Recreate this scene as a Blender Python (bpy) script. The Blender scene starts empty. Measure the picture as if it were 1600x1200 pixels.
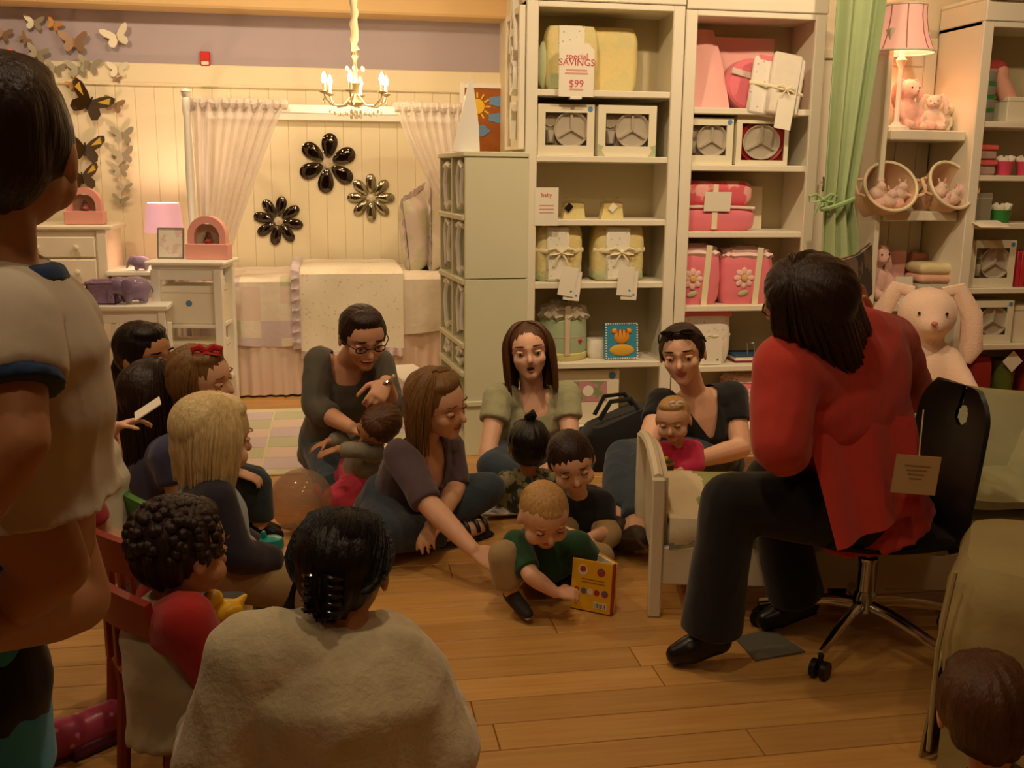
import bpy, bmesh, math, random
import numpy as np
from mathutils import Vector, Matrix, noise
random.seed(7)
SC = bpy.context.scene
COL = SC.collection
# ------------------------------------------------------------------ camera
YAW, PITCH, ROLL, CAMH, FPX = math.radians(10), math.atan(328/1600), .01, 1.4, 1600.
_f = Vector((math.sin(YAW)*math.cos(PITCH), math.cos(YAW)*math.cos(PITCH), -math.sin(PITCH)))
_r0 = Vector((math.cos(YAW), -math.sin(YAW), 0)); _u0 = _r0.cross(_f)
_r = _r0*math.cos(ROLL)+_u0*math.sin(ROLL); _u = _u0*math.cos(ROLL)-_r0*math.sin(ROLL)
CAMP = Vector((0, 0, CAMH))
cd = bpy.data.cameras.new('camera'); cam = bpy.data.objects.new('camera', cd); COL.objects.link(cam)
cd.sensor_width = 36; cd.lens = 36*FPX/1600; cd.clip_start = .05; cd.clip_end = 60
cam.matrix_world = Matrix(((_r.x, _u.x, -_f.x, 0), (_r.y, _u.y, -_f.y, 0), (_r.z, _u.z, -_f.z, CAMH), (0, 0, 0, 1)))
SC.camera = cam
# ------------------------------------------------------------------ world, exposure
w = bpy.data.worlds.new('world'); SC.world = w; w.use_nodes = True
w.node_tree.nodes['Background'].inputs[0].default_value = (.05, .035, .02, 1)
w.node_tree.nodes['Background'].inputs[1].default_value = .3
vs = SC.view_settings
vs.view_transform = 'Standard'; vs.look = 'None'; vs.gamma = 1; vs.use_curve_mapping = False
vs.exposure = 0.28
WARM = (1, .76, .48)
# recessed ceiling downlights: (x, y, watts, spot half-angle deg, aim x, aim y, aim z)
CEIL = 2.95
DOWN = [(-1.7, 5.9, 46, 62, -1.7, 7.4, 1.5), (-.55, 5.9, 44, 62, -.5, 7.4, 1.3), (.5, 5.7, 36, 62, .4, 7.4, 1.1),
        (.75, 3.75, 58, 60, 1.1, 5.2, 1.5), (1.75, 3.7, 60, 60, 2.0, 5.2, 1.5), (2.75, 3.7, 56, 60, 3.1, 5.3, 1.4),
        (-.9, 3.7, 36, 62, -.3, 4.4, .3), (-1.5, 2.9, 24, 62, -1.0, 3.2, .2), (.55, 2.7, 24, 62, .6, 3.7, .3),
        (.3, 1.6, 23, 62, .3, 2.4, 0), (1.7, 1.5, 9, 60, 1.6, 2.4, .3), (-.9, 1.0, 11, 62, -.6, 1.5, .3), (-.3, .2, 12, 62, -.4, 1.3, .5)]
# ------------------------------------------------------------------ measuring helpers
def ray(px, py): return _f+_r*((px-800)/FPX)+_u*((600-py)/FPX)
def A(px, py, Y):
    r = ray(px, py); return CAMP+r*(Y/r.y)
def G(px, py, Z=0.):
    r = ray(px, py); return CAMP+r*((Z-CAMH)/r.z)
V = Vector
def K(px, Y, z):
    py = 700.
    for _ in range(8): py += (A(px, py, Y).z-z)*FPX/Y
    return A(px, py, Y)
# ------------------------------------------------------------------ materials
MATS = {}
def srgb(c):
    if isinstance(c, str):
        c = c.lstrip('#'); c = [int(c[i:i+2], 16)/255 for i in (0, 2, 4)]
    return tuple(x/12.92 if x <= .04045 else ((x+.055)/1.055)**2.4 for x in c)
def mat(name, col, rough=.6, metal=0, var=0, vscale=6, bump=0, bscale=60, stretch=(1, 1, 1), spec=.5, sheen=0, emit=None, estr=0,
        trans=0, sss=0, rnd=0, col2=None, pat=None, pscale=10, alpha=1, ior=1.45, detail=4):
    """principled material: var = noise value variation, rnd = per-object variation, col2+pat = second colour in a pattern"""
    if name in MATS: return MATS[name]
    m = bpy.data.materials.new(name); m.use_nodes = True; nt = m.node_tree; N = nt.nodes; L = nt.links
    b = N['Principled BSDF']; c = srgb(col)+(1,)
    b.inputs['Base Color'].default_value = c; b.inputs['Roughness'].default_value = rough; b.inputs['Metallic'].default_value = metal
    b.inputs['Specular IOR Level'].default_value = spec; b.inputs['IOR'].default_value = ior
    if sheen: b.inputs['Sheen Weight'].default_value = sheen
    if trans: b.inputs['Transmission Weight'].default_value = trans
    if alpha < 1: b.inputs['Alpha'].default_value = alpha
    if sss:
        b.inputs['Subsurface Weight'].default_value = sss; b.inputs['Subsurface Radius'].default_value = (.012, .004, .002)
        b.inputs['Subsurface Scale'].default_value = 1
    if emit:
        b.inputs['Emission Color'].default_value = srgb(emit)+(1,); b.inputs['Emission Strength'].default_value = estr
    tc = N.new('ShaderNodeTexCoord'); mp = N.new('ShaderNodeMapping'); mp.inputs['Scale'].default_value = stretch
    L.new(tc.outputs['Object'], mp.inputs['Vector'])
    cur = None
    if pat:
        mx = N.new('ShaderNodeMix'); mx.data_type = 'RGBA'
        mx.inputs[6].default_value = c; mx.inputs[7].default_value = srgb(col2)+(1,)
        ramp = N.new('ShaderNodeValToRGB')
        if pat == 'spots':
            t = N.new('ShaderNodeTexVoronoi'); t.inputs['Scale'].default_value = pscale; o = t.outputs['Distance']
            ramp.color_ramp.elements[0].position = .16; ramp.color_ramp.elements[1].position = .22
            ramp.color_ramp.elements[0].color = (1, 1, 1, 1); ramp.color_ramp.elements[1].color = (0, 0, 0, 1)
        elif pat == 'blotch':
            t = N.new('ShaderNodeTexNoise'); t.inputs['Scale'].default_value = pscale; t.inputs['Detail'].default_value = 3; o = t.outputs['Fac']
            ramp.color_ramp.elements[0].position = .48; ramp.color_ramp.elements[1].position = .54
        elif pat == 'stripe':
            t = N.new('ShaderNodeTexWave'); t.inputs['Scale'].default_value = pscale; o = t.outputs['Fac']
            ramp.color_ramp.elements[0].position = .45; ramp.color_ramp.elements[1].position = .55
        elif pat == 'check':
            t = N.new('ShaderNodeTexChecker'); t.inputs['Scale'].default_value = pscale; o = t.outputs['Fac']
        elif pat == 'grain':
            t = N.new('ShaderNodeTexNoise'); t.inputs['Scale'].default_value = pscale; t.inputs['Detail'].default_value = 6; o = t.outputs['Fac']
            ramp.color_ramp.elements[0].position = .3; ramp.color_ramp.elements[1].position = .72
        L.new(mp.outputs[0], t.inputs['Vector']); L.new(o, ramp.inputs[0]); L.new(ramp.outputs[0], mx.inputs[0]); cur = mx.outputs[2]
    if var or rnd:
        hsv = N.new('ShaderNodeHueSaturation'); hsv.inputs['Color'].default_value = c
        if cur: L.new(cur, hsv.inputs['Color'])
        val = None
        if var:
            nz = N.new('ShaderNodeTexNoise'); nz.inputs['Scale'].default_value = vscale; nz.inputs['Detail'].default_value = 5
            L.new(mp.outputs[0], nz.inputs['Vector'])
            r = N.new('ShaderNodeMapRange'); r.inputs[1].default_value = .25; r.inputs[2].default_value = .75
            r.inputs[3].default_value = 1-var; r.inputs[4].default_value = 1+var; L.new(nz.outputs['Fac'], r.inputs[0]); val = r.outputs[0]
        if rnd:
            oi = N.new('ShaderNodeObjectInfo'); r2 = N.new('ShaderNodeMapRange'); r2.inputs[3].default_value = 1-rnd; r2.inputs[4].default_value = 1+rnd
            L.new(oi.outputs['Random'], r2.inputs[0])
            if val:
                mu = N.new('ShaderNodeMath'); mu.operation = 'MULTIPLY'; L.new(val, mu.inputs[0]); L.new(r2.outputs[0], mu.inputs[1]); val = mu.outputs[0]
            else: val = r2.outputs[0]
        L.new(val, hsv.inputs['Value']); cur = hsv.outputs[0]
    if cur: L.new(cur, b.inputs['Base Color'])
    if bump:
        nb = N.new('ShaderNodeTexNoise'); nb.inputs['Scale'].default_value = bscale; nb.inputs['Detail'].default_value = detail
        L.new(mp.outputs[0], nb.inputs['Vector'])
        bp = N.new('ShaderNodeBump'); bp.inputs['Strength'].default_value = bump; bp.inputs['Distance'].default_value = .01
        L.new(nb.outputs['Fac'], bp.inputs['Height']); L.new(bp.outputs[0], b.inputs['Normal'])
    MATS[name] = m
    return m
def sheer(name, col, mixf=.35):
    if name in MATS: return MATS[name]
    m = mat(name, col, .9, sheen=.3, var=.05, vscale=20); nt = m.node_tree; b = nt.nodes['Principled BSDF']; out = nt.nodes['Material Output']
    tr = nt.nodes.new('ShaderNodeBsdfTransparent'); mx = nt.nodes.new('ShaderNodeMixShader'); mx.inputs[0].default_value = 1-mixf
    tl = nt.nodes.new('ShaderNodeBsdfTranslucent'); tl.inputs[0].default_value = srgb(col)+(1,); m2 = nt.nodes.new('ShaderNodeMixShader'); m2.inputs[0].default_value = .35
    nt.links.new(b.outputs[0], m2.inputs[1]); nt.links.new(tl.outputs[0], m2.inputs[2])
    nt.links.new(tr.outputs[0], mx.inputs[1]); nt.links.new(m2.outputs[0], mx.inputs[2]); nt.links.new(mx.outputs[0], out.inputs[0])
    return m
# ------------------------------------------------------------------ mesh helpers
class MB:
    """collects closed shapes into one mesh; v/f lists, M = current transform, mi = material index"""
    def __init__(s, M=None): s.v = []; s.f = []; s.mi = []; s.cur = 0; s.M = M or Matrix()
    def add(s, vs_, fs):
        o = len(s.v); M = s.M
        s.v += [tuple(M @ V(p)) for p in vs_]; s.f += [tuple(i+o for i in q) for q in fs]; s.mi += [s.cur]*len(fs); return s
    def box(s, c, d, bev=0, rot=None):
        x, y, z = d[0]/2, d[1]/2, d[2]/2; c = V(c)
        if bev:
            b = min(bev, x*.9, y*.9, z*.9); vs_ = []; 
            for sx in (-1, 1):
                for sy in (-1, 1):
                    for sz in (-1, 1):
                        vs_ += [(sx*x, sy*(y-b), sz*(z-b)), (sx*(x-b), sy*y, sz*(z-b)), (sx*(x-b), sy*(y-b), sz*z)]
            I = lambda sx, sy, sz, k: (((sx > 0)*2+(sy > 0))*2+(sz > 0))*3+k
            fs = []
            def q(l, n):
                p = [V(vs_[i]) for i in l]; nn = (p[1]-p[0]).cross(p[2]-p[0])
                fs.append(tuple(l) if nn.dot(V(n)) > 0 else tuple(reversed(l)))
            for t in (-1, 1):
                q([I(t, -1, -1, 0), I(t, 1, -1, 0), I(t, 1, 1, 0), I(t, -1, 1, 0)], (t, 0, 0))
                q([I(-1, t, -1, 1), I(1, t, -1, 1), I(1, t, 1, 1), I(-1, t, 1, 1)], (0, t, 0))
                q([I(-1, -1, t, 2), I(1, -1, t, 2), I(1, 1, t, 2), I(-1, 1, t, 2)], (0, 0, t))
                for u in (-1, 1):
                    q([I(t, u, -1, 0), I(t, u, 1, 0), I(t, u, 1, 1), I(t, u, -1, 1)], (t, u, 0))
                    q([I(t, -1, u, 0), I(t, 1, u, 0), I(t, 1, u, 2), I(t, -1, u, 2)], (t, 0, u))
                    q([I(-1, t, u, 1), I(1, t, u, 1), I(1, t, u, 2), I(-1, t, u, 2)], (0, t, u))
                    for k in (-1, 1): q([I(t, u, k, 0), I(t, u, k, 1), I(t, u, k, 2)], (t, u, k))
        else:
            vs_ = [(sx*x, sy*y, sz*z) for sx in (-1, 1) for sy in (-1, 1) for sz in (-1, 1)]
            fs = [(0, 1, 3, 2), (4, 6, 7, 5), (0, 4, 5, 1), (2, 3, 7, 6), (0, 2, 6, 4), (1, 5, 7, 3)]
        vs_ = [V(p) for p in vs_]
        if rot is not None: vs_ = [rot @ p for p in vs_]
        return s.add([p+c for p in vs_], fs)
    def bb(s, lo, hi, bev=0):
        return s.box([(a+b)/2 for a, b in zip(lo, hi)], [abs(b-a) for a, b in zip(lo, hi)], bev)
    def rings(s, R, close=True, cap=True):
        n = len(R[0]); vs_ = [p for r in R for p in r]; fs = []
        for i in range(len(R)-1):
            for j in range(n if close else n-1):
                k = (j+1) % n; fs.append((i*n+j, i*n+k, (i+1)*n+k, (i+1)*n+j))
        if cap and close:
            fs.append(tuple(reversed(range(n)))); fs.append(tuple((len(R)-1)*n+j for j in range(n)))
        return s.add(vs_, fs)
    def lathe(s, prof, n=20, c=(0, 0, 0), cap=True):
        R = [[(c[0]+r*math.cos(2*math.pi*j/n), c[1]+r*math.sin(2*math.pi*j/n), c[2]+z) for j in range(n)] for r, z in prof]
        return s.rings(R, cap=cap)
    def tube(s, pts, rad, n=8, flat=1., side=None):
        """tube along points, radii list; flat = ratio of second radius; rounded ends"""
        P = [V(p) for p in pts]
        if not isinstance(rad, (list, tuple)): rad = [rad]*len(P)
        R = []; prev = None
        for i, p in enumerate(P):
            t = (P[min(i+1, len(P)-1)]-P[max(i-1, 0)])
            if t.length < 1e-9: t = V((0, 0, 1))
            t.normalize()
            a = V(side) if side is not None else (prev if prev is not None else (V((0, 0, 1)) if abs(t.z) < .9 else V((1, 0, 0))))
            a = a-t*a.dot(t)
            if a.length < 1e-6: a = V((1, 0, 0))-t*t.x
            a.normalize(); prev = a; b = t.cross(a)
            r = rad[i]
            R.append([p+a*(r*math.cos(2*math.pi*j/n))+b*(r*flat*math.sin(2*math.pi*j/n)) for j in range(n)])
        return s.rings(R)
    def cap(s, p0, r0, p1, r1, n=12, h=3):
        """tapered capsule"""
        p0 = V(p0); p1 = V(p1); t = p1-p0
        if t.length < 1e-6: t = V((0, 0, 1e-3))
        t.normalize(); a = V((0, 0, 1)) if abs(t.z) < .9 else V((1, 0, 0)); a = (a-t*a.dot(t)).normalized(); b = t.cross(a); R = []
        L_ = [(p0, r0, -math.pi/2*(1-k/h)) for k in range(h+1)]+[(p1, r1, math.pi/2*k/h) for k in range(h+1)]
        for p, r, th in L_:
            rr = max(r*math.cos(th), r*.05)
            q = p+t*(r*math.sin(th)); R.append([q+a*(rr*math.cos(2*math.pi*j/n))+b*(rr*math.sin(2*math.pi*j/n)) for j in range(n)])
        return s.rings(R)
    def ell(s, c, r, rot=None, n=16, m=10):
        R = []
        for i in range(m+1):
            th = -math.pi/2+math.pi*i/m; k = max(math.cos(th), .02)
            ring_ = [V((r[0]*k*math.cos(2*math.pi*j/n), r[1]*k*math.sin(2*math.pi*j/n), r[2]*math.sin(th))) for j in range(n)]
            if rot is not None: ring_ = [rot @ q for q in ring_]
            R.append([q+V(c) for q in ring_])
        return s.rings(R)
    def loft(s, secs, n=20):
        """secs: (centre, side vec, a, fwd vec, b) elliptical sections"""
        R = []
        for c, sd, a, fw, b in secs:
            R.append([V(c)+V(sd)*(a*math.cos(2*math.pi*j/n))+V(fw)*(b*math.sin(2*math.pi*j/n)) for j in range(n)])
        return s.rings(R)
    def prism(s, out, y0, y1, holes=None):
        """outline in x,z extruded along y"""
        n = len(out); vs_ = [(x, y0, z) for x, z in out]+[(x, y1, z) for x, z in out]
        fs = [tuple(range(n)), tuple(reversed(range(n, 2*n)))]+[(j, n+j, n+(j+1) % n, (j+1) % n) for j in range(n)]
        return s.add(vs_, fs)
    def sheet(s, fn, nu, nv, thick=0):
        """grid surface fn(u,v)->point, optional thickness offset along -normal"""
        P = [[V(fn(i/nu, j/nv)) for j in range(nv+1)] for i in range(nu+1)]; w_ = nv+1
        vs_ = [p for r in P for p in r]; fs = [(i*w_+j, i*w_+j+1, (i+1)*w_+j+1, (i+1)*w_+j) for i in range(nu) for j in range(nv)]
        if thick:
            N_ = []
            for i in range(nu+1):
                for j in range(nv+1):
                    du = P[min(i+1, nu)][j]-P[max(i-1, 0)][j]; dv = P[i][min(j+1, nv)]-P[i][max(j-1, 0)]; c = dv.cross(du)
                    N_.append(c.normalized() if c.length > 1e-9 else V((0, 0, 1)))
            o = len(vs_); vs_ += [p-q*thick for p, q in zip(vs_[:o], N_)]; fs += [tuple(reversed([k+o for k in f])) for f in fs]
            e = [i*w_ for i in range(nu+1)]+[nu*w_+j for j in range(1, nv+1)]+[i*w_+nv for i in range(nu-1, -1, -1)]+[j for j in range(nv-1, 0, -1)]
            fs += [(a, b, b+o, a+o) for a, b in zip(e, e[1:]+e[:1])]
        return s.add(vs_, fs)
    def mesh(s, name, mats, smooth=True):
        me = bpy.data.meshes.new(name); me.from_pydata(s.v, [], s.f)
        for m in (mats if isinstance(mats, (list, tuple)) else [mats]): me.materials.append(m)
        if any(s.mi): me.polygons.foreach_set('material_index', s.mi)
        if smooth: shade(me, 40)
        me.update(); return me
def shade(me, ang=40):
    me.polygons.foreach_set('use_smooth', [True]*len(me.polygons))
    if ang < 180: me.set_sharp_from_angle(angle=math.radians(ang))
def fixn(me):
    bm = bmesh.new(); bm.from_mesh(me); bmesh.ops.recalc_face_normals(bm, faces=bm.faces); bm.to_mesh(me); bm.free()
def link(name, me, parent=None):
    o = bpy.data.objects.new(name, me); COL.objects.link(o)
    if parent is not None: o.parent = parent
    return o
def tag(o, label, cat, group=None):
    o['label'] = label; o['category'] = cat
    if group: o['group'] = group
    return o
def thing(name, label, cat, loc=(0, 0, 0), rz=0, group=None):
    o = bpy.data.objects.new(name, None); COL.objects.link(o); o.empty_display_size = .05
    o.location = loc; o.rotation_euler = (0, 0, rz); return tag(o, label, cat, group)
def part(parent, name, m, mb, smooth=True, label=None, fix=True):
    me = mb.mesh(name, m, smooth)
    if fix: fixn(me)
    o = link(name, me, parent)
    if label: o['label'] = label
    return o
def solo(name, label, cat, m, mb, loc=(0, 0, 0), rz=0, group=None, smooth=True, fix=True):
    o = part(None, name, m, mb, smooth, fix=fix); o.location = loc; o.rotation_euler = (0, 0, rz); return tag(o, label, cat, group)
def struct(name, m, mb, smooth=False, parent=None):
    o = part(parent, name, m, mb, smooth)
    if parent is None: o['kind'] = 'structure'
    return o
def copy_tree(o, parent=None):
    c = o.copy(); COL.objects.link(c); c.parent = parent
    for k in list(o.children): copy_tree(k, c)
    return c
def textmb(txt, size, depth, M, res=2):
    cu = bpy.data.curves.new('t', 'FONT'); cu.body = txt; cu.size = size; cu.extrude = depth/2; cu.align_x = 'CENTER'; cu.resolution_u = res
    o = bpy.data.objects.new('t', cu); me = bpy.data.meshes.new_from_object(o)
    mb = MB(M); mb.add([tuple(v.co) for v in me.vertices], [tuple(p.vertices) for p in me.polygons])
    bpy.data.objects.remove(o); bpy.data.curves.remove(cu); bpy.data.meshes.remove(me); return mb
RXZ = Matrix.Rotation(math.radians(90), 4, 'X')   # text plane facing -Y
def remesh(mb, voxel, smooth=4, ratio=1, fn=None, iters=None):
    """union all shells of mb into one continuous surface"""
    me = bpy.data.meshes.new('r'); me.from_pydata(mb.v, [], mb.f); fixn(me)
    o = bpy.data.objects.new('r', me); COL.objects.link(o)
    md = o.modifiers.new('r', 'REMESH'); md.mode = 'VOXEL'; md.voxel_size = voxel
    sm = o.modifiers.new('s', 'SMOOTH'); sm.iterations = smooth; sm.factor = .5
    if ratio < 1:
        dc = o.modifiers.new('d', 'DECIMATE'); dc.ratio = ratio
    dg = bpy.context.evaluated_depsgraph_get(); dg.update()
    out = bpy.data.meshes.new_from_object(o.evaluated_get(dg))
    bpy.data.objects.remove(o); bpy.data.meshes.remove(me)
    if fn:
        n = len(out.vertices); a = np.empty(n*3, np.float32); out.vertices.foreach_get('co', a); a = a.reshape(-1, 3)
        b = np.empty(n*3, np.float32); out.vertices.foreach_get('normal', b)
        a = fn(a.astype(float), b.reshape(-1, 3).astype(float)); out.vertices.foreach_set('co', a.astype(np.float32).ravel()); out.update()
    shade(out, 180); return out
# ================================================================== materials
CREAM = mat('cream_paint', '#efe6cf', .45, var=.03, vscale=3)
CREAM2 = mat('sage_cream_paint', '#d9d6b4', .5, var=.03, vscale=3)
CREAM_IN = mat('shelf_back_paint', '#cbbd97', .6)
WHITE = mat('white_paint', '#f3efe4', .4)
WALLW = mat('wall_cream', '#ece0c0', .6, var=.02, vscale=2)
LILAC = mat('lilac_wall', '#b3a6ae', .85, var=.03, vscale=2)
TAN = mat('tan_ceiling', '#d8b784', .85)
FLOORM = mat('pine_plank', '#d0a05c', .36, col2='#bd8a48', pat='grain', pscale=5, stretch=(.5, 9, 9), rnd=.14, bump=.05, bscale=14)
GAP = mat('plank_gap', '#7a4a1c', .8)
METAL = mat('chrome', '#d8d8d8', .12, metal=1)
MIRROR = mat('mirror_glass', '#c9cbc4', .04, metal=1)
def clear(name, col, g, rough=.04):
    m = bpy.data.materials.new(name); m.use_nodes = True; nt = m.node_tree; out = nt.nodes['Material Output']; nt.nodes.remove(nt.nodes['Principled BSDF'])
    tr = nt.nodes.new('ShaderNodeBsdfTransparent'); tr.inputs[0].default_value = srgb(col)+(1,); gl = nt.nodes.new('ShaderNodeBsdfGlossy'); gl.inputs['Roughness'].default_value = rough
    mx = nt.nodes.new('ShaderNodeMixShader'); lw = nt.nodes.new('ShaderNodeLayerWeight'); lw.inputs[0].default_value = .5; pw_ = nt.nodes.new('ShaderNodeMath'); pw_.operation = 'POWER'; pw_.inputs[1].default_value = 3; ma_ = nt.nodes.new('ShaderNodeMath'); ma_.operation = 'MULTIPLY_ADD'; ma_.inputs[1].default_value = g*2.2; ma_.inputs[2].default_value = .03+g*.12; nt.links.new(lw.outputs['Facing'], pw_.inputs[0]); nt.links.new(pw_.outputs[0], ma_.inputs[0])
    nt.links.new(ma_.outputs[0], mx.inputs[0]); nt.links.new(tr.outputs[0], mx.inputs[1]); nt.links.new(gl.outputs[0], mx.inputs[2]); nt.links.new(mx.outputs[0], out.inputs[0]); return m
GLASS = clear('clear_pane', '#f4f2ee', .25)
PAPER = mat('paper', '#f2ead6', .8)
BLUEDOT = mat('blue_sticker', '#5f8fc0', .5)
PINK = mat('pink_cotton', '#ef7f8c', .85, bump=.2, bscale=40, sheen=.3)
PINKL = mat('pale_pink_cotton', '#f6b9b0', .85, bump=.15, bscale=30, sheen=.3)
PLUSH = mat('pink_plush', '#f2c3b4', .95, bump=.5, bscale=150, sheen=.6, var=.06, vscale=20)
BLACK = mat('black_plastic', '#161412', .4)
INK = mat('red_print', '#c9485a', .7)
INKB = mat('dark_print', '#4a4238', .7)
# ================================================================== setting
FX0, FX1, FY0, FY1 = -3.2, 5.0, -1.6, 7.45
fl = struct('floor', GAP, MB().bb((FX0, FY0, -.06), (FX1, FY1, -.004)))
PW = .125; lens = (1.25, 1.75, 2.25); pm = []
for L_ in lens:
    pm.append(MB().bb((0, .001, -.02), (L_-.003, PW-.002, 0), .0015).mesh('plank', FLOORM, False))
row = 0; y = FY0+.001; rr = random.Random(3)
yy = .9
while yy < FY1-PW:
    x = -2.5-rr.random()*1.2; xe = min(3.6, 1.2+yy*.55); xs = max(-2.6, -.3-yy*.42)
    while x < xe:
        k = rr.randrange(3)
        if x+lens[k] > xs: o = link('plank', pm[k], fl); o.location = (x, yy, 0)
        x += lens[k]
    yy += PW
mb = MB().bb((FX0, FY0, -.02), (FX1, .9, 0)); far = part(fl, 'plank_field', FLOORM, mb, False); far['kind'] = 'stuff'
mb = MB().bb((FX0, .9, -.03), (FX1, FY1, -.008)); part(fl, 'subfloor', FLOORM, mb, False)
WB = 7.45
wb = struct('wall_back', LILAC, MB().bb((FX0, WB, 0), (1.35, WB+.1, CEIL)))
pk = MB().bb((.0005, -.012, .02), (.1245, 0, 1.965), .003).mesh('wall_plank', WALLW, False)
for i in range(36):
    o = link('wall_plank', pk, wb); o.location = (FX0+.05+i*.125, WB, 0)
part(wb, 'rail', WALLW, MB().bb((FX0, WB-.03, 1.965), (1.35, WB, 2.1), .006), False)
part(wb, 'rail_bead', WALLW, MB().bb((FX0, WB-.036, 1.955), (1.35, WB, 1.975), .006), False)
part(wb, 'soffit_beam', TAN, MB().bb((FX0, WB-.28, 2.43), (1.35, WB, CEIL), .015), False)
struct('baseboard_back', WALLW, MB().bb((FX0, WB-.035, 0), (1.35, WB-.016, .14), .006))
struct('wall_partition', WALLW, MB().bb((1.2, 5.72, 0), (1.35, WB+.1, CEIL)))
struct('wall_shop', WALLW, MB().bb((1.2, 5.62, 0), (FX1, 5.72, CEIL)))
struct('wall_left', LILAC, MB().bb((FX0-.1, FY0, 0), (FX0, WB, CEIL)))
struct('wall_right', WALLW, MB().bb((FX1, FY0, 0), (FX1+.1, 5.72, CEIL)))
struct('wall_front', TAN, MB().bb((FX0, FY0-.1, 0), (FX1, FY0, CEIL)))
ce = struct('ceiling', TAN, MB().bb((FX0-.1, FY0-.1, CEIL), (FX1+.1, WB+.1, CEIL+.1)))
BULB = mat('lamp_glow', '#ffdca0', .5, emit='#ffcf8a', estr=14)
for i, (x, y, wt, ang, ax, ay, az) in enumerate(DOWN):
    t = thing('ceiling_downlight', 'small round white spotlight fitting on the shop ceiling', 'light', (x, y, CEIL), 0, 'ceiling spotlights')
    part(t, 'housing', WHITE, MB().lathe([(.045, -.11), (.055, -.11), (.06, -.02), (.075, -.006), (.075, 0)], 20))
    part(t, 'lens', BULB, MB().lathe([(.001, -.112), (.042, -.113), (.042, -.106)], 16))
    ld = bpy.data.lights.new('spot', 'SPOT'); ld.energy = wt; ld.spot_size = math.radians(ang*2); ld.spot_blend = .8; ld.shadow_soft_size = .05; ld.color = WARM
    lo = bpy.data.objects.new('spot', ld); COL.objects.link(lo); lo.location = (x, y, CEIL-.13)
    lo.rotation_euler = (V((ax, ay, az))-V(lo.location)).to_track_quat('-Z', 'Y').to_euler()
# ================================================================== bookcases
def zY(px, py, Y): return A(px, py, Y).z
def xY(px, py, Y): return A(px, py, Y).x
def bookcase(label, x0, x1, Yf, ztop, shelves, depth=.36, stile=.06, cornice=.13, sidepanel=False):
    """shelves: z of each shelf's upper face"""
    t = thing('bookcase', label, 'bookcase', ((x0+x1)/2, Yf, 0)); w_ = x1-x0; h = w_/2; D = depth
    part(t, 'back_panel', CREAM_IN, MB().bb((-h+.01, D-.02, .05), (h-.01, D, ztop)), False)
    for s_ in (-1, 1):
        part(t, 'side_panel', CREAM, MB().bb((s_*h, .0, 0), (s_*(h-.022), D, ztop), .002), False)
        part(t, 'stile', CREAM, MB().bb((s_*h, -.02, 0), (s_*(h-stile), .005, ztop), .004), False)
    part(t, 'top_rail', CREAM, MB().bb((-h+stile, -.018, ztop-.03), (h-stile, .005, ztop), .003), False)
    part(t, 'top_panel', CREAM, MB().bb((-h, 0, ztop-.02), (h, D, ztop), .002), False)
    c = MB(); c.bb((-h, -.03, ztop), (h, D, ztop+cornice*.8), .004); c.bb((-h-.002, -.07, ztop+cornice*.8), (h+.002, D, ztop+cornice), .008)
    part(t, 'cornice', CREAM, c, False)
    for z in shelves:
        part(t, 'shelf', CREAM, MB().bb((-h+.022, -.004, z-.032), (h-.022, D-.02, z), .004), False)
    part(t, 'plinth', CREAM, MB().bb((-h+stile, -.012, 0), (h-stile, .01, min(shelves)-.03), .003), False)
    return t
Y1 = 5.15
B1X0, B1X1 = xY(820, 200, Y1), xY(1062, 200, Y1)
SH1 = [zY(930, y, Y1) for y in (141, 244, 343, 441, 566, 690)]
SH1[-1] = .09
bc1 = bookcase('tall cream bookcase with yellow and green nursery goods beside the cubby cabinet', B1X0, B1X1, Y1, zY(930, 4, Y1), SH1)
B2X0, B2X1 = B1X1+.006, xY(1279, 200, Y1)
SH2 = [zY(1150, y, Y1) for y in (169, 258, 362, 477, 571, 690)]
SH2[-1] = .09
bc2 = bookcase('tall cream bookcase with pink nursery goods next to the green curtain', B2X0, B2X1, Y1, zY(1160, 18, Y1), SH2)
Y3 = 5.2
B3X0 = xY(1524, 150, Y3); B3X1 = B3X0+.78
SH3 = [zY(1560, y, Y3) for y in (190, 274, 349, 450, 538)]+[.09]
bc3 = bookcase('tall cream bookcase with green and red goods at the right edge', B3X0, B3X1, Y3, zY(1570, 34, Y3), SH3, depth=.4)
print('BC', B1X0, B1X1, B2X0, B2X1, B3X0, B3X1, SH1, SH2, SH3)
# letters on the side of bookcase 1 : framed side panel
sx = B1X0-.004
t = thing('letter_panel', 'narrow framed cream panel on the left side of the yellow-goods bookcase', 'panel', (sx, Y1+.19, 0))
zt, zb = zY(800, 12, Y1+.1), zY(800, 234, Y1+.1)
fr = MB()
for y0, y1 in ((-.20, -.165), (.17, .21)): fr.bb((-.03, y0, zb), (0, y1, zt), .003)
fr.bb((-.03, -.165, zt-.03), (0, .17, zt), .003); fr.bb((-.03, -.165, zb), (0, .17, zb+.02), .003)
part(t, 'frame', CREAM, fr, False); part(t, 'backing', CREAM, MB().bb((-.006, -.165, zb), (0, .17, zt)), False)
RYZ = Matrix(((0, 0, -1, 0), (-1, 0, 0, 0), (0, 1, 0, 0), (0, 0, 0, 1)))
for ch, py, hh, wh in (('A', 80, .27, 'A, topmost of four,'), ('R', 114, .14, 'R under the A'), ('D', 148, .17, 'D above the lowest letter'), ('r', 217, .30, 'r, lowest of four,')):
    z = zY(803, py, Y1+.15)
    m = textmb(ch, hh*1.38, .03, Matrix.Translation((sx-.022, Y1+.17, z)) @ RYZ @ Matrix.Diagonal((.75, 1, 1, 1)))
    solo('wooden_letter', 'white wooden letter %s on the bookcase side panel' % wh, 'letter', WHITE, m, group=None)
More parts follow.
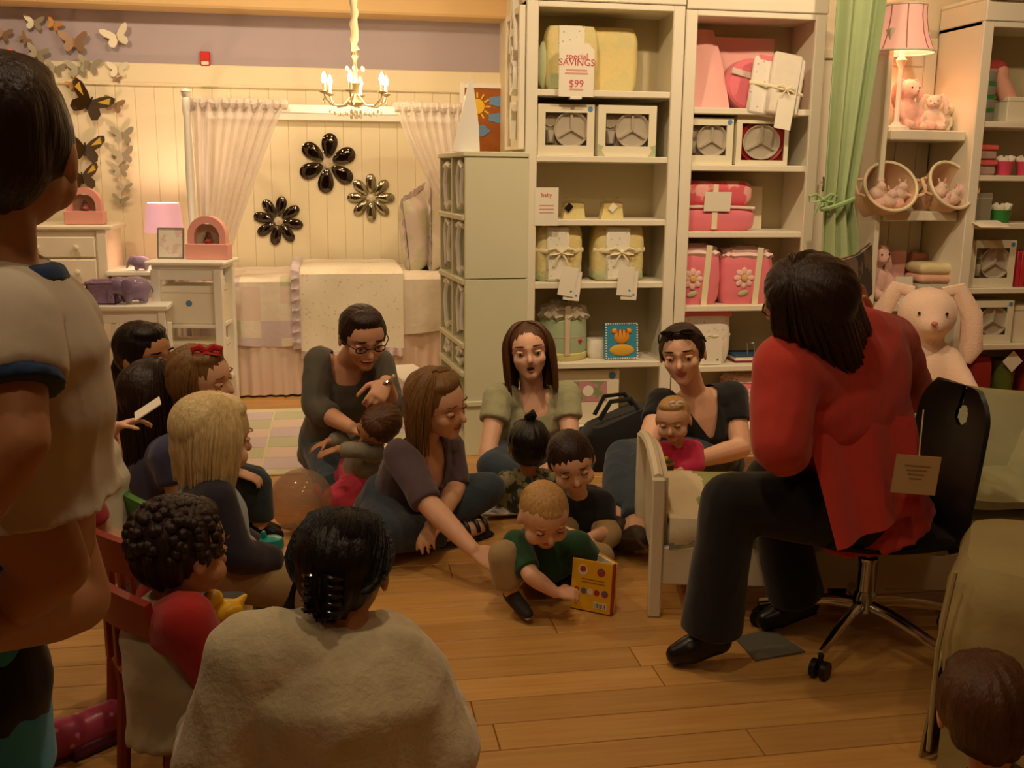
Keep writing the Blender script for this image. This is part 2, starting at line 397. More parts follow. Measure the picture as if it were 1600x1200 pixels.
# ================================================================== cubby cabinet
CY0, CY1 = 4.98, 5.62; CX0, CX1 = xY(717, 400, 4.98), xY(821, 400, 4.98)-.012; CZ = zY(775, 237, 4.98)
tc = thing('cubby_cabinet', 'sage cream cubby cabinet standing end-on beside the bookcase', 'cabinet', ((CX0+CX1)/2, (CY0+CY1)/2, 0), math.radians(5))
hx, hy = (CX1-CX0)/2, (CY1-CY0)/2
zs = [CZ-.02, zY(717, 339, 4.98), zY(717, 440, 4.98), zY(717, 540, 4.98), .42, .06]
part(tc, 'top_panel', CREAM2, MB().bb((-hx-.012, -hy-.008, CZ-.025), (hx, hy, CZ), .004), False)
zm = zY(775, 436, 4.98)
part(tc, 'end_panel', CREAM2, MB().bb((-hx, -hy, zm+.003), (hx, -hy+.02, CZ-.025), .002), False)
part(tc, 'end_panel', CREAM2, MB().bb((-hx, -hy, .0), (hx, -hy+.02, zm-.003), .002), False)
part(tc, 'end_moulding', CREAM2, MB().bb((-hx, -hy-.012, zY(740, 634, 4.98)), (hx, -hy, zY(740, 626, 4.98)), .004), False)
part(tc, 'back_panel', CREAM2, MB().bb((-hx+.26, -hy+.02, 0), (hx, hy, CZ-.025)), False)
part(tc, 'far_panel', CREAM2, MB().bb((-hx, hy-.02, 0), (hx, hy, CZ-.025)), False)
part(tc, 'divider', CREAM2, MB().bb((-hx, -.012, 0), (-hx+.26, .012, CZ-.025), .002), False)
for z in zs[1:]:
    part(tc, 'shelf', CREAM2, MB().bb((-hx-.012, -hy+.02, z-.018), (-hx+.26, hy-.02, z+.008), .003), False)
rw = random.Random(5); words_ = ('top', 'second', 'third', 'fourth')
for r in range(4):
    for c in range(2):
        zhi = zs[r]-.05; zlo = zs[r+1]+.01; yc = (-hy*.5 if c == 0 else hy*.5)+(CY0+CY1)/2; xc = CX0+.012
        k = rw.random()*.04; m = MB()
        if (r+c) % 2 == 0:
            m.tube([(0, -.07, zhi-.01), (0, -.02+k, zhi+.02), (0, .06, zhi-.05), (0, .08-k, (zhi+zlo)/2), (0, .02, zlo+.03), (0, -.05, zlo+.06), (0, -.06+k, (zhi+zlo)/2), (0, -.07, zhi-.01)], .014, 8)
        else:
            m.tube([(0, -.08, zhi), (0, 0, zhi+.015), (0, .07, zhi)], .013, 8); m.tube([(0, .0, zhi+.01), (0, .05, (zhi+zlo)/2+k), (0, -.02+k, zlo+.025)], [.016, .018, .014], 8)
            m.tube([(0, -.06, zlo+.05), (0, -.02+k, zlo+.02), (0, .05, zlo+.04)], .012, 8)
        solo('hanging_wooden_shape', 'white curved wooden piece hanging in the %s %s cubby of the sage cabinet' % (('near', 'far')[c], words_[r]), 'ornament', WHITE, m, tuple(Matrix.Rotation(math.radians(5), 3, 'Z') @ V((xc-(CX0+CX1)/2, yc-(CY0+CY1)/2, 0))+V(((CX0+CX1)/2, (CY0+CY1)/2, 0))), math.radians(5), 'white pieces in the cubbies')
# ================================================================== back left: bed, tables, wall ornaments
def rect_frame(mb, x0, x1, z0, z1, w_, y0, y1, bev=.003):
    mb.bb((x0, y0, z0), (x0+w_, y1, z1), bev); mb.bb((x1-w_, y0, z0), (x1, y1, z1), bev)
    mb.bb((x0+w_, y0, z0), (x1-w_, y1, z0+w_), bev); mb.bb((x0+w_, y0, z1-w_), (x1-w_, y1, z1), bev); return mb
SHEER = sheer('sheer_curtain', '#efe4dc', .25)
LAV = mat('lavender_cloth', '#d6c6cc', .9, bump=.2, bscale=50)
SAGE = mat('sage_cloth', '#cccbaa', .9, bump=.2, bscale=50)
OFFW = mat('offwhite_cloth', '#eadfce', .9, bump=.25, bscale=30, var=.05, vscale=25)
FLOR = mat('floral_cloth', '#efe6d2', .9, col2='#d9cfae', pat='spots', pscale=28, bump=.2, bscale=30)
PSKIRT = mat('pale_pink_skirt', '#e6d0c2', .9, bump=.15, bscale=30)
YB = 6.55; bx0, bx1 = A(291, 160, YB).x, A(733, 160, YB).x; zr = A(500, 170, YB).z; zp = A(291, 143, YB).z
tb = thing('canopy_bed', 'white four-post canopy bed against the panelled wall', 'bed', ((bx0+bx1)/2, YB+.42, 0)); hb = (bx1-bx0)/2
for sx_ in (-1, 1):
    for sy_ in (-.42, .42):
        m = MB(); c = (sx_*hb, sy_, 0)
        m.box((c[0], c[1], .5), (.07, .07, 1.0), .006)
        m.lathe([(.026, 1.0), (.034, 1.03), (.022, 1.06), (.026, 1.4), (.02, zr-.06), (.026, zr-.03), (.026, zr+.03), (.02, zr+.05), (.03, zr+.07), (.012, zp-.02), (.034, zp), (.03, zp+.012), (.004, zp+.02)], 14, c)
        part(tb, 'post', WHITE, m)
for sy_ in (-.42, .42): part(tb, 'canopy_rail', WHITE, MB().bb((-hb, sy_-.016, zr-.03), (hb, sy_+.016, zr+.02), .004), False)
for sx_ in (-1, 1):
    part(tb, 'canopy_rail', WHITE, MB().bb((sx_*hb-.016, -.42, zr-.03), (sx_*hb+.016, .42, zr+.02), .004), False)
    m = MB().bb((sx_*hb-.02, -.4, .3), (sx_*hb+.02, .4, .38), .005); m.bb((sx_*hb-.02, -.4, .82), (sx_*hb+.02, .4, .9), .005)
    for k in range(7): m.bb((sx_*hb-.01, -.36+k*.115, .38), (sx_*hb+.01, -.33+k*.115, .82), .003)
    part(tb, 'end_board', WHITE, m, False)
for sy_ in (-.42, .42): part(tb, 'side_rail', WHITE, MB().bb((-hb, sy_-.014, .26), (hb, sy_+.014, .40), .004), False)
solo('mattress', 'white mattress hidden under the bedding of the canopy bed', 'mattress', OFFW, MB().bb((-hb+.05, -.39, .40), (hb-.05, .39, .70), .05), ((bx0+bx1)/2, YB+.42, 0))
# pleated bed skirt
def skirt(u, v):
    x = -hb+.03+u*(2*hb-.06); a = .012*math.sin(u*150)+.006*math.sin(u*67+1)
    return (x, -.45-a*(v*.8+.2)-.02*v, .40-v*.385)
solo('bed_skirt', 'pale pink gathered bed skirt under the canopy bed', 'bed skirt', PSKIRT, MB().sheet(skirt, 150, 4, .004), ((bx0+bx1)/2, YB+.42, 0))
# patchwork quilt
def drape(x0, x1, y0, y1, ztop, zlo, wob, seed, front=-.47, fold=.03):
    def fn(u, v):
        x = x0+u*(x1-x0); n_ = noise.noise(V((x*5, v*4, seed)))*wob
        if v < .5: t_ = v/.5; y = y1+(front+.02-y1)*t_; z = ztop+n_
        else:
            t_ = (v-.5)/.5; y = front-.012*math.sin(x*23+seed)*t_+n_*.5; z = ztop-.02-(ztop-zlo-.02)*t_+.012*math.sin(x*9+seed)*t_
        return (x, y, z)
    return fn
m = MB(); fn = drape(-hb+.02, .05, 0, .36, .75, .335, .012, 2.); nu, nv = 36, 30
m.sheet(fn, nu, nv, .02)
me_i = [0]*len(m.f); rq = random.Random(11); cells = {}
for i in range(nu):
    for j in range(nv):
        key = (i//5, j//4); 
        if key not in cells: cells[key] = rq.choice([0, 1, 2, 3, 0])
        me_i[i*nv+j] = cells[key]
m.mi = me_i
solo('patchwork_quilt', 'lavender and sage patchwork quilt over the foot of the canopy bed', 'quilt', [OFFW, LAV, SAGE, PSKIRT], m, ((bx0+bx1)/2, YB+.42, 0))
m = MB(); m.sheet(drape(-.22, .42, 0, .36, .80, .30, .02, 5., front=-.5), 36, 24, .035)
dv = solo('floral_duvet', 'cream floral duvet with ruffled lavender edge folded across the canopy bed', 'duvet', FLOR, m, ((bx0+bx1)/2, YB+.42, 0))
m = MB()
def ruff(u, v):
    p = drape(-.22, .42, 0, .36, .80, .30, .02, 5., front=-.5)(0, u); return (p[0]-.05*v+.0, p[1]-.006+.02*math.sin(u*90)*v, p[2]+.015+.02*math.cos(u*90)*v)
m.sheet(ruff, 80, 3, .004)
def ruff2(u, v):
    p = drape(-.22, .42, 0, .36, .80, .30, .02, 5., front=-.5)(u, 1.); return (p[0], p[1]-.004+.02*math.sin(u*70)*v, p[2]-.05*v)
m.sheet(ruff2, 80, 3, .004)
part(dv, 'ruffle', LAV, m)
m = MB(); m.sheet(drape(.36, hb-.04, 0, .36, .76, .395, .015, 8., front=-.475), 26, 24, .012)
solo('white_sheet', 'white bed sheet pulled over the mattress near the pillows', 'sheet', OFFW, m, ((bx0+bx1)/2, YB+.42, 0))
def pillow(name, label, m_, c, sx_, sy_, sz_, rot, ruffle=None, cat='pillow'):
    t_ = thing(name, label, cat, c); mb_ = MB()
    def sq(u, v):
        a = u*2-1; b = v*2-1; return a, b, max(0, (1-abs(a)**3)*(1-abs(b)**3))**.45
    R_ = rot.to_matrix() if hasattr(rot, 'to_matrix') else rot
    for sgn in (1, -1):
        def fn(u, v):
            a, b, h = sq(u, v); k = 1-.06*(1-abs(a*b)); return R_ @ V((a*sx_*k, b*sy_*k, sgn*(h*sz_+.003)+.012*noise.noise(V((a*3, b*3, sgn*3)))*h))
        mb_.sheet(fn, 12, 12)
    part(t_, 'cushion', m_, mb_)
    if ruffle:
        r_ = MB(); per = []
        for k in range(64):
            th = 2*math.pi*k/64; cx, sy = math.cos(th), math.sin(th); q = max(abs(cx), abs(sy)); per.append((cx/q, sy/q))
        R2 = []
        for i, kk in enumerate((.97, 1.1)):
            R2.append([R_ @ V((a*sx_*kk, b*sy_*kk, (.012*math.sin(j*2.2) if i else 0))) for j, (a, b) in enumerate(per)])
        r_.rings(R2, cap=False); part(t_, 'ruffle', ruffle, r_)
    return t_
from mathutils import Euler
zq = .79
pillow('bed_pillow', 'large cream pillow propped upright at the head of the canopy bed', OFFW, (bx1-.12, YB+.55, zq+.28), .28, .32, .10, Euler((math.radians(90), 0, math.radians(70))), LAV)
pillow('bed_pillow', 'lavender patch pillow leaning in front of the large cream pillow', mat('pillow_patch', '#d9c9c0', .9, col2='#c9c5a4', pat='blotch', pscale=7), (bx1-.28, YB+.40, zq+.23), .23, .26, .09, Euler((math.radians(90), math.radians(-14), math.radians(62))), LAV)
# curtains on the front canopy rail
def curtain(xa, xb, ea, eb, zt_, zb_, Y, n_p, amp):
    """xa,xb at top; ea(v), eb(v) edges"""
    def fn(u, v):
        l = ea(v); r_ = eb(v); x = l+(r_-l)*u; a = amp*(.3+.7*(1-v*.4))
        return (x, Y-.03+a*math.sin(u*n_p*2*math.pi+v*1.5)+a*.4*math.sin(u*n_p*5.1+2), zt_+(zb_-zt_)*v)
    return fn
def cx(px, py): return A(px, py, YB).x
zb_ = A(330, 440, YB).z
e0 = cx(299, 180); e1 = cx(449, 180); e2 = cx(345, 430)
m = MB().sheet(curtain(0, 0, lambda v: e0+.02*v, lambda v: e1+(e2-e1)*(v**.9), zr+.035, zb_, YB, 9, .018), 90, 24)
m.tube([(e0+(e1-e0)*k/40, YB-.02+.008*math.sin(k*2.1), zr+.02+.006*math.sin(k*3.3)) for k in range(41)], .03, 8)
solo('sheer_curtain', 'sheer white curtain on the left of the bed canopy', 'curtain', SHEER, m, fix=False)
f0 = cx(617, 185); f1 = cx(733, 185); zc_ = A(690, 340, YB).z
m = MB().sheet(curtain(0, 0, lambda v: f0+(cx(700, 330)-f0)*(v**1.25), lambda v: f1-.02*v, zr+.035, zc_, YB, 8, .018), 80, 24)
m.tube([(f0+(f1-f0)*k/40, YB-.02+.008*math.sin(k*2.1), zr+.02+.006*math.sin(k*3.3)) for k in range(41)], .03, 8)
solo('sheer_curtain', 'sheer white curtain gathered on the right of the bed canopy', 'curtain', SHEER, m, fix=False)
# chandelier
YC = 6.05; pc = A(556, 165, YC); zc0 = pc.z
tch = thing('chandelier', 'small crystal chandelier with candle bulbs hanging before the canopy bed', 'chandelier', (pc.x, YC, CEIL)); Zr = zc0-CEIL
GOLD = mat('pale_gold_metal', '#d9c79a', .3, metal=.8)
CRYS = mat('crystal', '#fff4df', .05, trans=.6, ior=1.5)
SLEEVE = mat('chain_sleeve', '#e9dcb8', .8, bump=.3, bscale=40)
part(tch, 'ceiling_rose', GOLD, MB().lathe([(.002, -.05), (.04, -.04), (.06, 0)], 16))
part(tch, 'chain_sleeve', SLEEVE, MB().tube([(.004*math.sin(k*1.7), 0, -.03+(Zr+.33)*k/30) for k in range(31)], [.016+.008*abs(math.sin(k*1.3)) for k in range(31)], 10))
part(tch, 'stem', GOLD, MB().lathe([(.004, Zr-.01), (.03, Zr), (.05, Zr+.015), (.02, Zr+.03), (.014, Zr+.08), (.03, Zr+.12), (.012, Zr+.16), (.01, Zr+.24), (.022, Zr+.27), (.008, Zr+.31)], 14))
for k in range(6):
    a = 2*math.pi*k/6+.35; dx, dy = math.cos(a), math.sin(a); m = MB(); r_ = .185
    m.tube([(dx*q, dy*q, Zr+h) for q, h in ((.015, .06), (.07, .0), (.13, -.005), (r_-.01, .03), (r_, .06))], .005, 6)
    m.lathe([(.004, .055), (.026, .065), (.028, .07), (.008, .072)], 12, (dx*r_, dy*r_, Zr))
    arm = part(tch, 'arm', GOLD, m)
    part(arm, 'candle_sleeve', WHITE, MB().lathe([(.009, .07), (.009, .115)], 10, (dx*r_, dy*r_, Zr)))
    part(arm, 'bulb', mat('bulb_glow', '#fff0c8', .4, emit='#ffdf9c', estr=60), MB().lathe([(.006, .115), (.013, .125), (.015, .14), (.009, .16), (.001, .175)], 10, (dx*r_, dy*r_, Zr)))
    m = MB()
    for i in range(5):
        t_ = (i+1)/6; q = r_*t_; m.ell((dx*q, dy*q, Zr-.02-.03*math.sin(t_*3.1)), (.006, .006, .011), n=6, m=4)
    m.ell((dx*r_, dy*r_, Zr+.02), (.008, .008, .016), n=6, m=4); m.ell((dx*.05, dy*.05, Zr+.2), (.008, .008, .014), n=6, m=4); m.ell((dx*.03, dy*.03, Zr-.06), (.007, .007, .014), n=6, m=4)
    part(arm, 'crystal_drops', CRYS, m)
ld = bpy.data.lights.new('chandelier_light', 'POINT'); ld.energy = 9; ld.color = WARM; ld.shadow_soft_size = .12
lo = bpy.data.objects.new('chandelier_light', ld); COL.objects.link(lo); lo.parent = tch; lo.location = (0, 0, Zr+.2)
# mirrored wall flowers
WY = WB-.018
def flower(label, px, py, R_, n_, m_, rot=0, pw=.34, cm=None):
    p = A(px, py, WY-.02); t_ = thing('wall_flower', label, 'wall ornament', (p.x, WY-.004, p.z), 0, 'mirrored flowers on the panelled wall')
    for k in range(n_):
        a = rot+2*math.pi*k/n_; m = MB(Matrix.Rotation(a, 4, 'Y')); out = []; 
        for i in range(20):
            th = 2*math.pi*i/20; z = .58+.40*math.cos(th); ww = pw*math.sin(th)*(.55+.5*(z-.18)); out.append((ww*R_, z*R_))
        cz = .6*R_
        # gently domed petal
        rs = []
        for s_, yy_ in ((1., 0.), (1., -.006), (.8, -.014), (.4, -.019)): rs.append([(x*s_, yy_, cz+(z-cz)*s_) for x, z in out])
        m.rings(rs); part(t_, 'petal', m_, m)
    part(t_, 'centre', cm or CRYS, MB(RXZ).lathe([(.16*R_, 0), (.16*R_, .02), (.09*R_, .03), (.001, .032)], 14))
DKM = mat('dark_mirror', '#57504a', .06, metal=1)
flower('six-petal dark mirrored flower on the wall above the bed', 512, 255, .21, 6, DKM, .12)
flower('eight-petal dark mirrored flower on the wall nearest the left curtain', 435, 345, .175, 8, DKM, .2, .27)
flower('eight-petal pale grey mirrored flower on the wall right of the bed centre', 580, 309, .17, 8, mat('grey_mirror', '#a9a58f', .12, metal=1), 0, .27)
# fire alarm
p = A(321, 93, WB); t_ = thing('fire_alarm', 'small red fire alarm strobe on the lilac wall', 'alarm', (p.x, WB, p.z-.05))
RED = mat('alarm_red', '#c8281e', .4)
part(t_, 'housing', RED, MB().bb((-.033, -.03, 0), (.033, 0, .1), .005)); part(t_, 'strobe', mat('strobe_lens', '#e9d9c9', .2), MB().bb((-.025, -.042, .012), (.025, -.03, .035), .004))
# butterflies
def butterfly_out(n_=10):
    R_ = []
    pts = [(0, -.12), (.10, -.30), (.26, -.42), (.40, -.34), (.42, -.16), (.30, -.02), (.48, .10), (.60, .30), (.58, .44), (.40, .42), (.18, .26), (.03, .10), (.0, .12)]
    return pts+[(-x, z) for x, z in reversed(pts[1:-1])]
BO = butterfly_out()
GREYP = mat('silver_paper', '#b9b39c', .35, metal=.4); PEARL = mat('pearl_paper', '#e9e1c8', .4); BROWNP = mat('bronze_paper', '#a5876a', .4, metal=.3)
ORNG = mat('amber_paper', '#c98f4a', .5); PKP = mat('rose_paper', '#d98a88', .5); YEL = mat('yellow_paper', '#c9a83c', .4)
def bfly(px, py, wpx, m_, tilt=0, what='', mirror=False):
    p = A(px, py, WY-.03); W_ = wpx*7.3/1600/1.2; t_ = Matrix.Rotation(tilt, 4, 'Y')
    th_ = thing('wall_butterfly', what, 'wall ornament', (p.x, WY-.02, p.z), 0, 'butterflies fixed to the wall')
    for s_ in (1, -1):
        half = [(x, z) for x, z in BO if x*s_ >= 0]
        m = MB(t_); n_ = len(half); bend = lambda x: -.25*abs(x)*W_
        vs_ = [(x*W_, bend(x)-.003, z*W_) for x, z in half]+[(x*W_, bend(x)+.001, z*W_) for x, z in half]
        m.add(vs_, [tuple(range(n_)), tuple(range(n_, 2*n_))]+[(j, (j+1) % n_, n_+(j+1) % n_, n_+j) for j in range(n_)])
        part(th_, 'wing', m_, m, False)
    part(th_, 'body', BROWNP if not mirror else BLACK, MB(t_).cap((0, -.002, -.2*W_), .03*W_, (0, -.004, .16*W_), .025*W_, 8, 2))
    if mirror:
        m = MB(t_)
        for s_ in (1, -1): m.prism([(s_*.2*W_, .1*W_), (s_*.45*W_, .38*W_), (s_*.5*W_, .2*W_)], -.14*W_-.006, -.13*W_-.004)
        part(th_, 'marking', YEL, m, False)
BF = [(53, 35, 28, GREYP, .1, 'pale silver butterfly high on the lilac wall at the far left'), (84, 38, 22, ORNG, .5, 'amber butterfly beside the pale silver one near the ceiling'),
      (4, 52, 26, BROWNP, .3, 'bronze butterfly cut by the left edge of the picture'), (38, 60, 18, BROWNP, .9, 'small bronze butterfly turned sideways on the lilac wall'),
      (115, 65, 40, BROWNP, 0, 'wide bronze butterfly on the lilac wall'), (182, 57, 40, PEARL, -.3, 'pearl white butterfly alone on the lilac wall'),
      (6, 88, 30, DKM, .2, 'dark mirrored butterfly at the left edge above the boy'), (22, 91, 26, PKP, .7, 'rose pink butterfly on the wall'),
      (58, 83, 30, GREYP, .3, 'silver butterfly just above the rail'), (86, 107, 28, GREYP, .25, 'silver butterfly on the cream rail'),
      (40, 111, 20, GREYP, .6, 'small silver butterfly on the rail just above the boy'), (122, 108, 34, GREYP, 0, 'silver butterfly overlapping another on the rail'), (140, 102, 34, GREYP, .2, 'upper silver butterfly of the overlapping pair on the rail'),
      (184, 109, 30, PEARL, 0, 'pearl butterfly at the right end of the rail group'), (182, 123, 14, BROWNP, .2, 'tiny bronze butterfly under the rail'),
      (113, 130, 18, ORNG, -.5, 'tiny amber butterfly under the rail'), (69, 130, 14, GREYP, .4, 'tiny silver butterfly right beside the boy head'),
      (178, 164, 30, BROWNP, .25, 'bronze butterfly on the planks below the rail'), (191, 211, 34, GREYP, 0, 'silver butterfly at the top of the right hand column'),
      (192, 243, 34, GREYP, -.15, 'silver butterfly second in the right hand column'), (188, 267, 27, GREYP, 0, 'silver butterfly third in the right hand column'),
      (195, 292, 22, GREYP, .2, 'small silver butterfly low in the right hand column'), (188, 314, 25, GREYP, .2, 'lowest silver butterfly above the dresser')]
for b in BF: bfly(b[0], b[1], b[2], b[3], b[4], b[5])
bfly(140, 160, 62, MIRROR, .5, 'large mirrored butterfly with yellow marked wings', True)
bfly(132, 232, 58, MIRROR, .1, 'large mirrored butterfly in the middle of the mirrored three', True)
bfly(128, 277, 52, MIRROR, -.1, 'large mirrored butterfly lowest of the mirrored three', True)
# dresser
p1 = A(170, 352, 6.85); zt = p1.z; t_ = thing('dresser', 'cream dresser with round knobs behind the boy at the far left', 'dresser', (p1.x-.55, 7.08, 0))
part(t_, 'top', CREAM, MB().bb((-.57, -.25, zt-.03), (.57, .25, zt), .008))
part(t_, 'body', CREAM, MB().bb((-.53, -.22, 0), (.53, .25, zt-.03), .006), False)
for sx_ in (-1, 1): part(t_, 'corner_post', CREAM, MB().bb((sx_*.53, -.235, 0), (sx_*.47, -.215, zt-.03), .004), False)
z = zt-.06; 
for k, hh in enumerate((.14, .17, .17, .17)):
    for s_ in (-1, 1):
        dr = part(t_, 'drawer', CREAM, MB().bb((s_*.012, -.24, z-hh), (s_*.46, -.21, z-.012), .006), False)
        for q in (.12, .35): part(dr, 'knob', CREAM, MB(Matrix.Translation((s_*q, -.24, z-hh/2-.006)) @ RXZ).lathe([(.008, 0), (.008, .012), (.017, .02), (.014, .03), (.001, .034)], 12))
    z -= hh
# nightstand, lamp
pn = A(180, 425, 6.75); zn = pn.z; nx = A(215, 425, 6.75).x
t_ = thing('nightstand', 'white nightstand between the dresser and the canopy bed', 'nightstand', (nx+.05, 7.0, 0))
part(t_, 'top', WHITE, MB().bb((-.25, -.22, zn-.03), (.25, .22, zn), .006)); part(t_, 'body', WHITE, MB().bb((-.22, -.19, .1), (.22, .2, zn-.03), .004), False)
d_ = part(t_, 'drawer', WHITE, MB().bb((-.19, -.205, zn-.2), (.19, -.18, zn-.05), .005), False); part(d_, 'knob', WHITE, MB(Matrix.Translation((0, -.2, zn-.12)) @ RXZ).lathe([(.008, 0), (.016, .018), (.001, .028)], 10))
part(t_, 'door', WHITE, MB().bb((-.19, -.205, .14), (.19, -.18, zn-.22), .005), False)
for a in (-.2, .2):
    for b in (-.17, .17): part(t_, 'foot', WHITE, MB().bb((a-.02, b-.02, 0), (a+.02, b+.02, .12), .003), False)
YL = 6.98; pl = A(257, 363, YL); pl2 = A(257, 317, YL); LAMPSH = mat('lavender_lampshade', '#d9a3b4', .9, emit='#e0a8a8', estr=.5, bump=.2, bscale=30)
t_ = thing('table_lamp', 'small lavender pleated table lamp on the nightstand', 'lamp', (pl.x, YL, zn)); z0, z1 = pl.z-zn, pl2.z-zn
n_ = 48; R0, R1 = .118, .10
rg = [[((r_*(1+.03*(j % 2)))*math.cos(2*math.pi*j/n_), (r_*(1+.03*(j % 2)))*math.sin(2*math.pi*j/n_), z) for j in range(n_)] for r_, z in ((R0, z0), (R1, z1), (R1-.006, z1), (R0-.006, z0), (R0, z0))]
part(t_, 'shade', LAMPSH, MB().rings(rg, cap=False))
part(t_, 'stand', WHITE, MB().lathe([(.07, 0), (.07, .015), (.02, .03), (.03, .08), (.012, .14), (.01, z0+.03)], 16))
part(t_, 'bulb', BULB, MB().ell((0, 0, (z0+z1)/2), (.03, .03, .04), n=10, m=8))
ld = bpy.data.lights.new('lamp_light', 'POINT'); ld.energy = 7; ld.color = WARM; ld.shadow_soft_size = .03
lo = bpy.data.objects.new('lamp_light', ld); COL.objects.link(lo); lo.parent = t_; lo.location = (0, 0, (z0+z1)/2+.06)
# elephants
def elephant(label, c, s_, m_, rz=0):
    t_ = thing('elephant_figurine', label, 'figurine', c, rz); m = MB()
    m.ell((0, 0, .55*s_), (.62*s_, .46*s_, .44*s_)); m.ell((-.5*s_, 0, .66*s_), (.34*s_, .32*s_, .34*s_))
    for a in (-.3, .3):
        for b in (-.22, .22): m.cap((a*s_, b*s_, .13*s_), .13*s_, (a*s_, b*s_, .4*s_), .15*s_, 10, 3)
    m.tube([(-.75*s_, 0, .6*s_), (-.9*s_, 0, .4*s_), (-.92*s_, 0, .2*s_), (-1.02*s_, 0, .14*s_)], [.13*s_, .1*s_, .07*s_, .06*s_], 8)
    me = remesh(m, .06*s_, 3); me.materials.append(m_); o = link('body', me, t_)
    for sy_ in (-1, 1): part(t_, 'ear', m_, MB().ell((-.38*s_, sy_*.36*s_, .68*s_), (.2*s_, .05*s_, .26*s_), Matrix.Rotation(sy_*.4, 3, 'Z'), 12, 8))
    part(t_, 'tail', m_, MB().tube([(.6*s_, 0, .6*s_), (.68*s_, 0, .45*s_), (.66*s_, 0, .35*s_)], .03*s_, 6)); return t_
PURP = mat('purple_glaze', '#8d7a9a', .12, var=.1); PURPM = mat('purple_felt', '#9c8aa8', .85)
p = A(221, 426, 6.82); elephant('small lilac elephant standing on the nightstand', (p.x, 6.84, zn), .095, PURPM)
# low slatted bench with basket and piggy bank
YBn = 5.95; pb = A(262, 478, YBn); pa = A(120, 478, YBn); zbn = A(200, 478, YBn).z
t_ = thing('slatted_bench', 'white slatted bench holding the purple basket', 'bench', ((pa.x+pb.x)/2, YBn+.19, 0)); hw = (pb.x-pa.x)/2
part(t_, 'top', WHITE, MB().bb((-hw, -.19, zbn-.03), (hw, .19, zbn), .006)); part(t_, 'apron', WHITE, MB().bb((-hw+.02, -.16, zbn-.1), (hw-.02, -.14, zbn-.03), .003), False)
for a in (-1, 1):
    for b in (-.15, .15): part(t_, 'leg', WHITE, MB().bb((a*(hw-.04)-.02, b-.02, 0), (a*(hw-.04)+.02, b+.02, zbn-.03), .003), False)
for k in range(6): part(t_, 'slat', WHITE, MB().bb((-hw+.09+k*.075, -.15, .1), (-hw+.115+k*.075, -.135, zbn-.1), .002), False)
part(t_, 'lower_rail', WHITE, MB().bb((-hw+.05, -.158, .08), (hw-.05, -.132, .11), .002), False)
x0, x1 = A(131, 470, YBn).x, A(178, 470, YBn).x; zt_ = A(150, 444, YBn).z
WICK = mat('lilac_wicker', '#9c7fa0', .8, bump=.8, bscale=90, stretch=(1, 1, 2), var=.15, vscale=80)
t2 = thing('wicker_basket', 'small lilac wicker basket on the slatted bench', 'basket', ((x0+x1)/2, YBn+.14, zbn)); hh = zt_-zbn; ww = (x1-x0)/2
m = MB(); m.bb((-ww, -.08, 0), (ww, .08, .008)); 
for s_ in (-1, 1): m.bb((s_*ww, -.08, 0), (s_*(ww-.01), .08, hh), .002); m.bb((-ww, s_*.08, 0), (ww, s_*.07, hh), .002)
part(t2, 'body', WICK, m, False); m = MB(); rim = [(-ww, -.08, hh), (ww, -.08, hh), (ww, .08, hh), (-ww, .08, hh), (-ww, -.08, hh)]; m.tube(rim, .008, 6); part(t2, 'rim', WICK, m)
p = A(203, 476, YBn+.02); elephant('shiny purple elephant bank beside the wicker basket', (p.x+.01, YBn+.12, zbn), .155, PURP, .5)
# tall display table
br = A(397, 404, 6.28); zt = br.z; fr_ = G(350, 409, zt); flp = G(224, 408, zt)
ax = (fr_-flp); LW = ax.length; rz = math.atan2(ax.y, ax.x); dp = (br-fr_); dp = abs(-math.sin(rz)*dp.x+math.cos(rz)*dp.y); dp = max(.36, min(dp, .5))
cen = flp+(ax*.5)+V((-math.sin(rz), math.cos(rz), 0))*(dp/2); hw, hd = LW/2, dp/2
print('display table', zt, flp, fr_, br, LW, dp, math.degrees(rz))
td = thing('display_table', 'tall white display table with two lower shelves before the canopy bed', 'table', (cen.x, cen.y, 0), rz)
m = MB().bb((-hw, -hd, zt-.025), (hw, hd, zt), .008); m.bb((-hw+.03, -hd+.03, zt-.05), (hw-.03, hd-.03, zt-.025), .006); part(td, 'top', WHITE, m, False)
for s_ in (-1, 1):
    part(td, 'apron', WHITE, MB().bb((-hw+.05, s_*(hd-.05)-.01, zt-.11), (hw-.05, s_*(hd-.05)+.01, zt-.05), .003), False)
    for b in (-1, 1): part(td, 'leg', WHITE, MB().bb((s_*(hw-.05)-.025, b*(hd-.05)-.025, 0), (s_*(hw-.05)+.025, b*(hd-.05)+.025, zt-.05), .004), False)
ys = [G(265, 503, 0), G(265, 600, 0)]
zsh = [zt-.37, zt-.70]
for z in zsh: part(td, 'shelf', WHITE, MB().bb((-hw+.04, -hd+.04, z-.022), (hw-.04, hd-.04, z), .003), False)
def carton(name, label, loc, rz, w_, d_, h_, m_=PAPER, sticker=True, cat='box'):
    t_ = thing(name, label, cat, loc, rz); part(t_, 'carton', m_, MB().bb((-w_/2, -d_/2, 0), (w_/2, d_/2, h_), .004), False)
    part(t_, 'lid_seam', mat('box_seam', '#b9aa88', .8), MB().bb((-w_/2-.001, -d_/2-.001, h_*.82), (w_/2+.001, d_/2+.001, h_*.82+.004)), False)
    if sticker: part(t_, 'sticker', BLUEDOT, MB(Matrix.Translation((0, -d_/2, h_*.55)) @ RXZ).lathe([(.018, 0), (.018, .003)], 14), False, 'round blue sticker')
    return t_
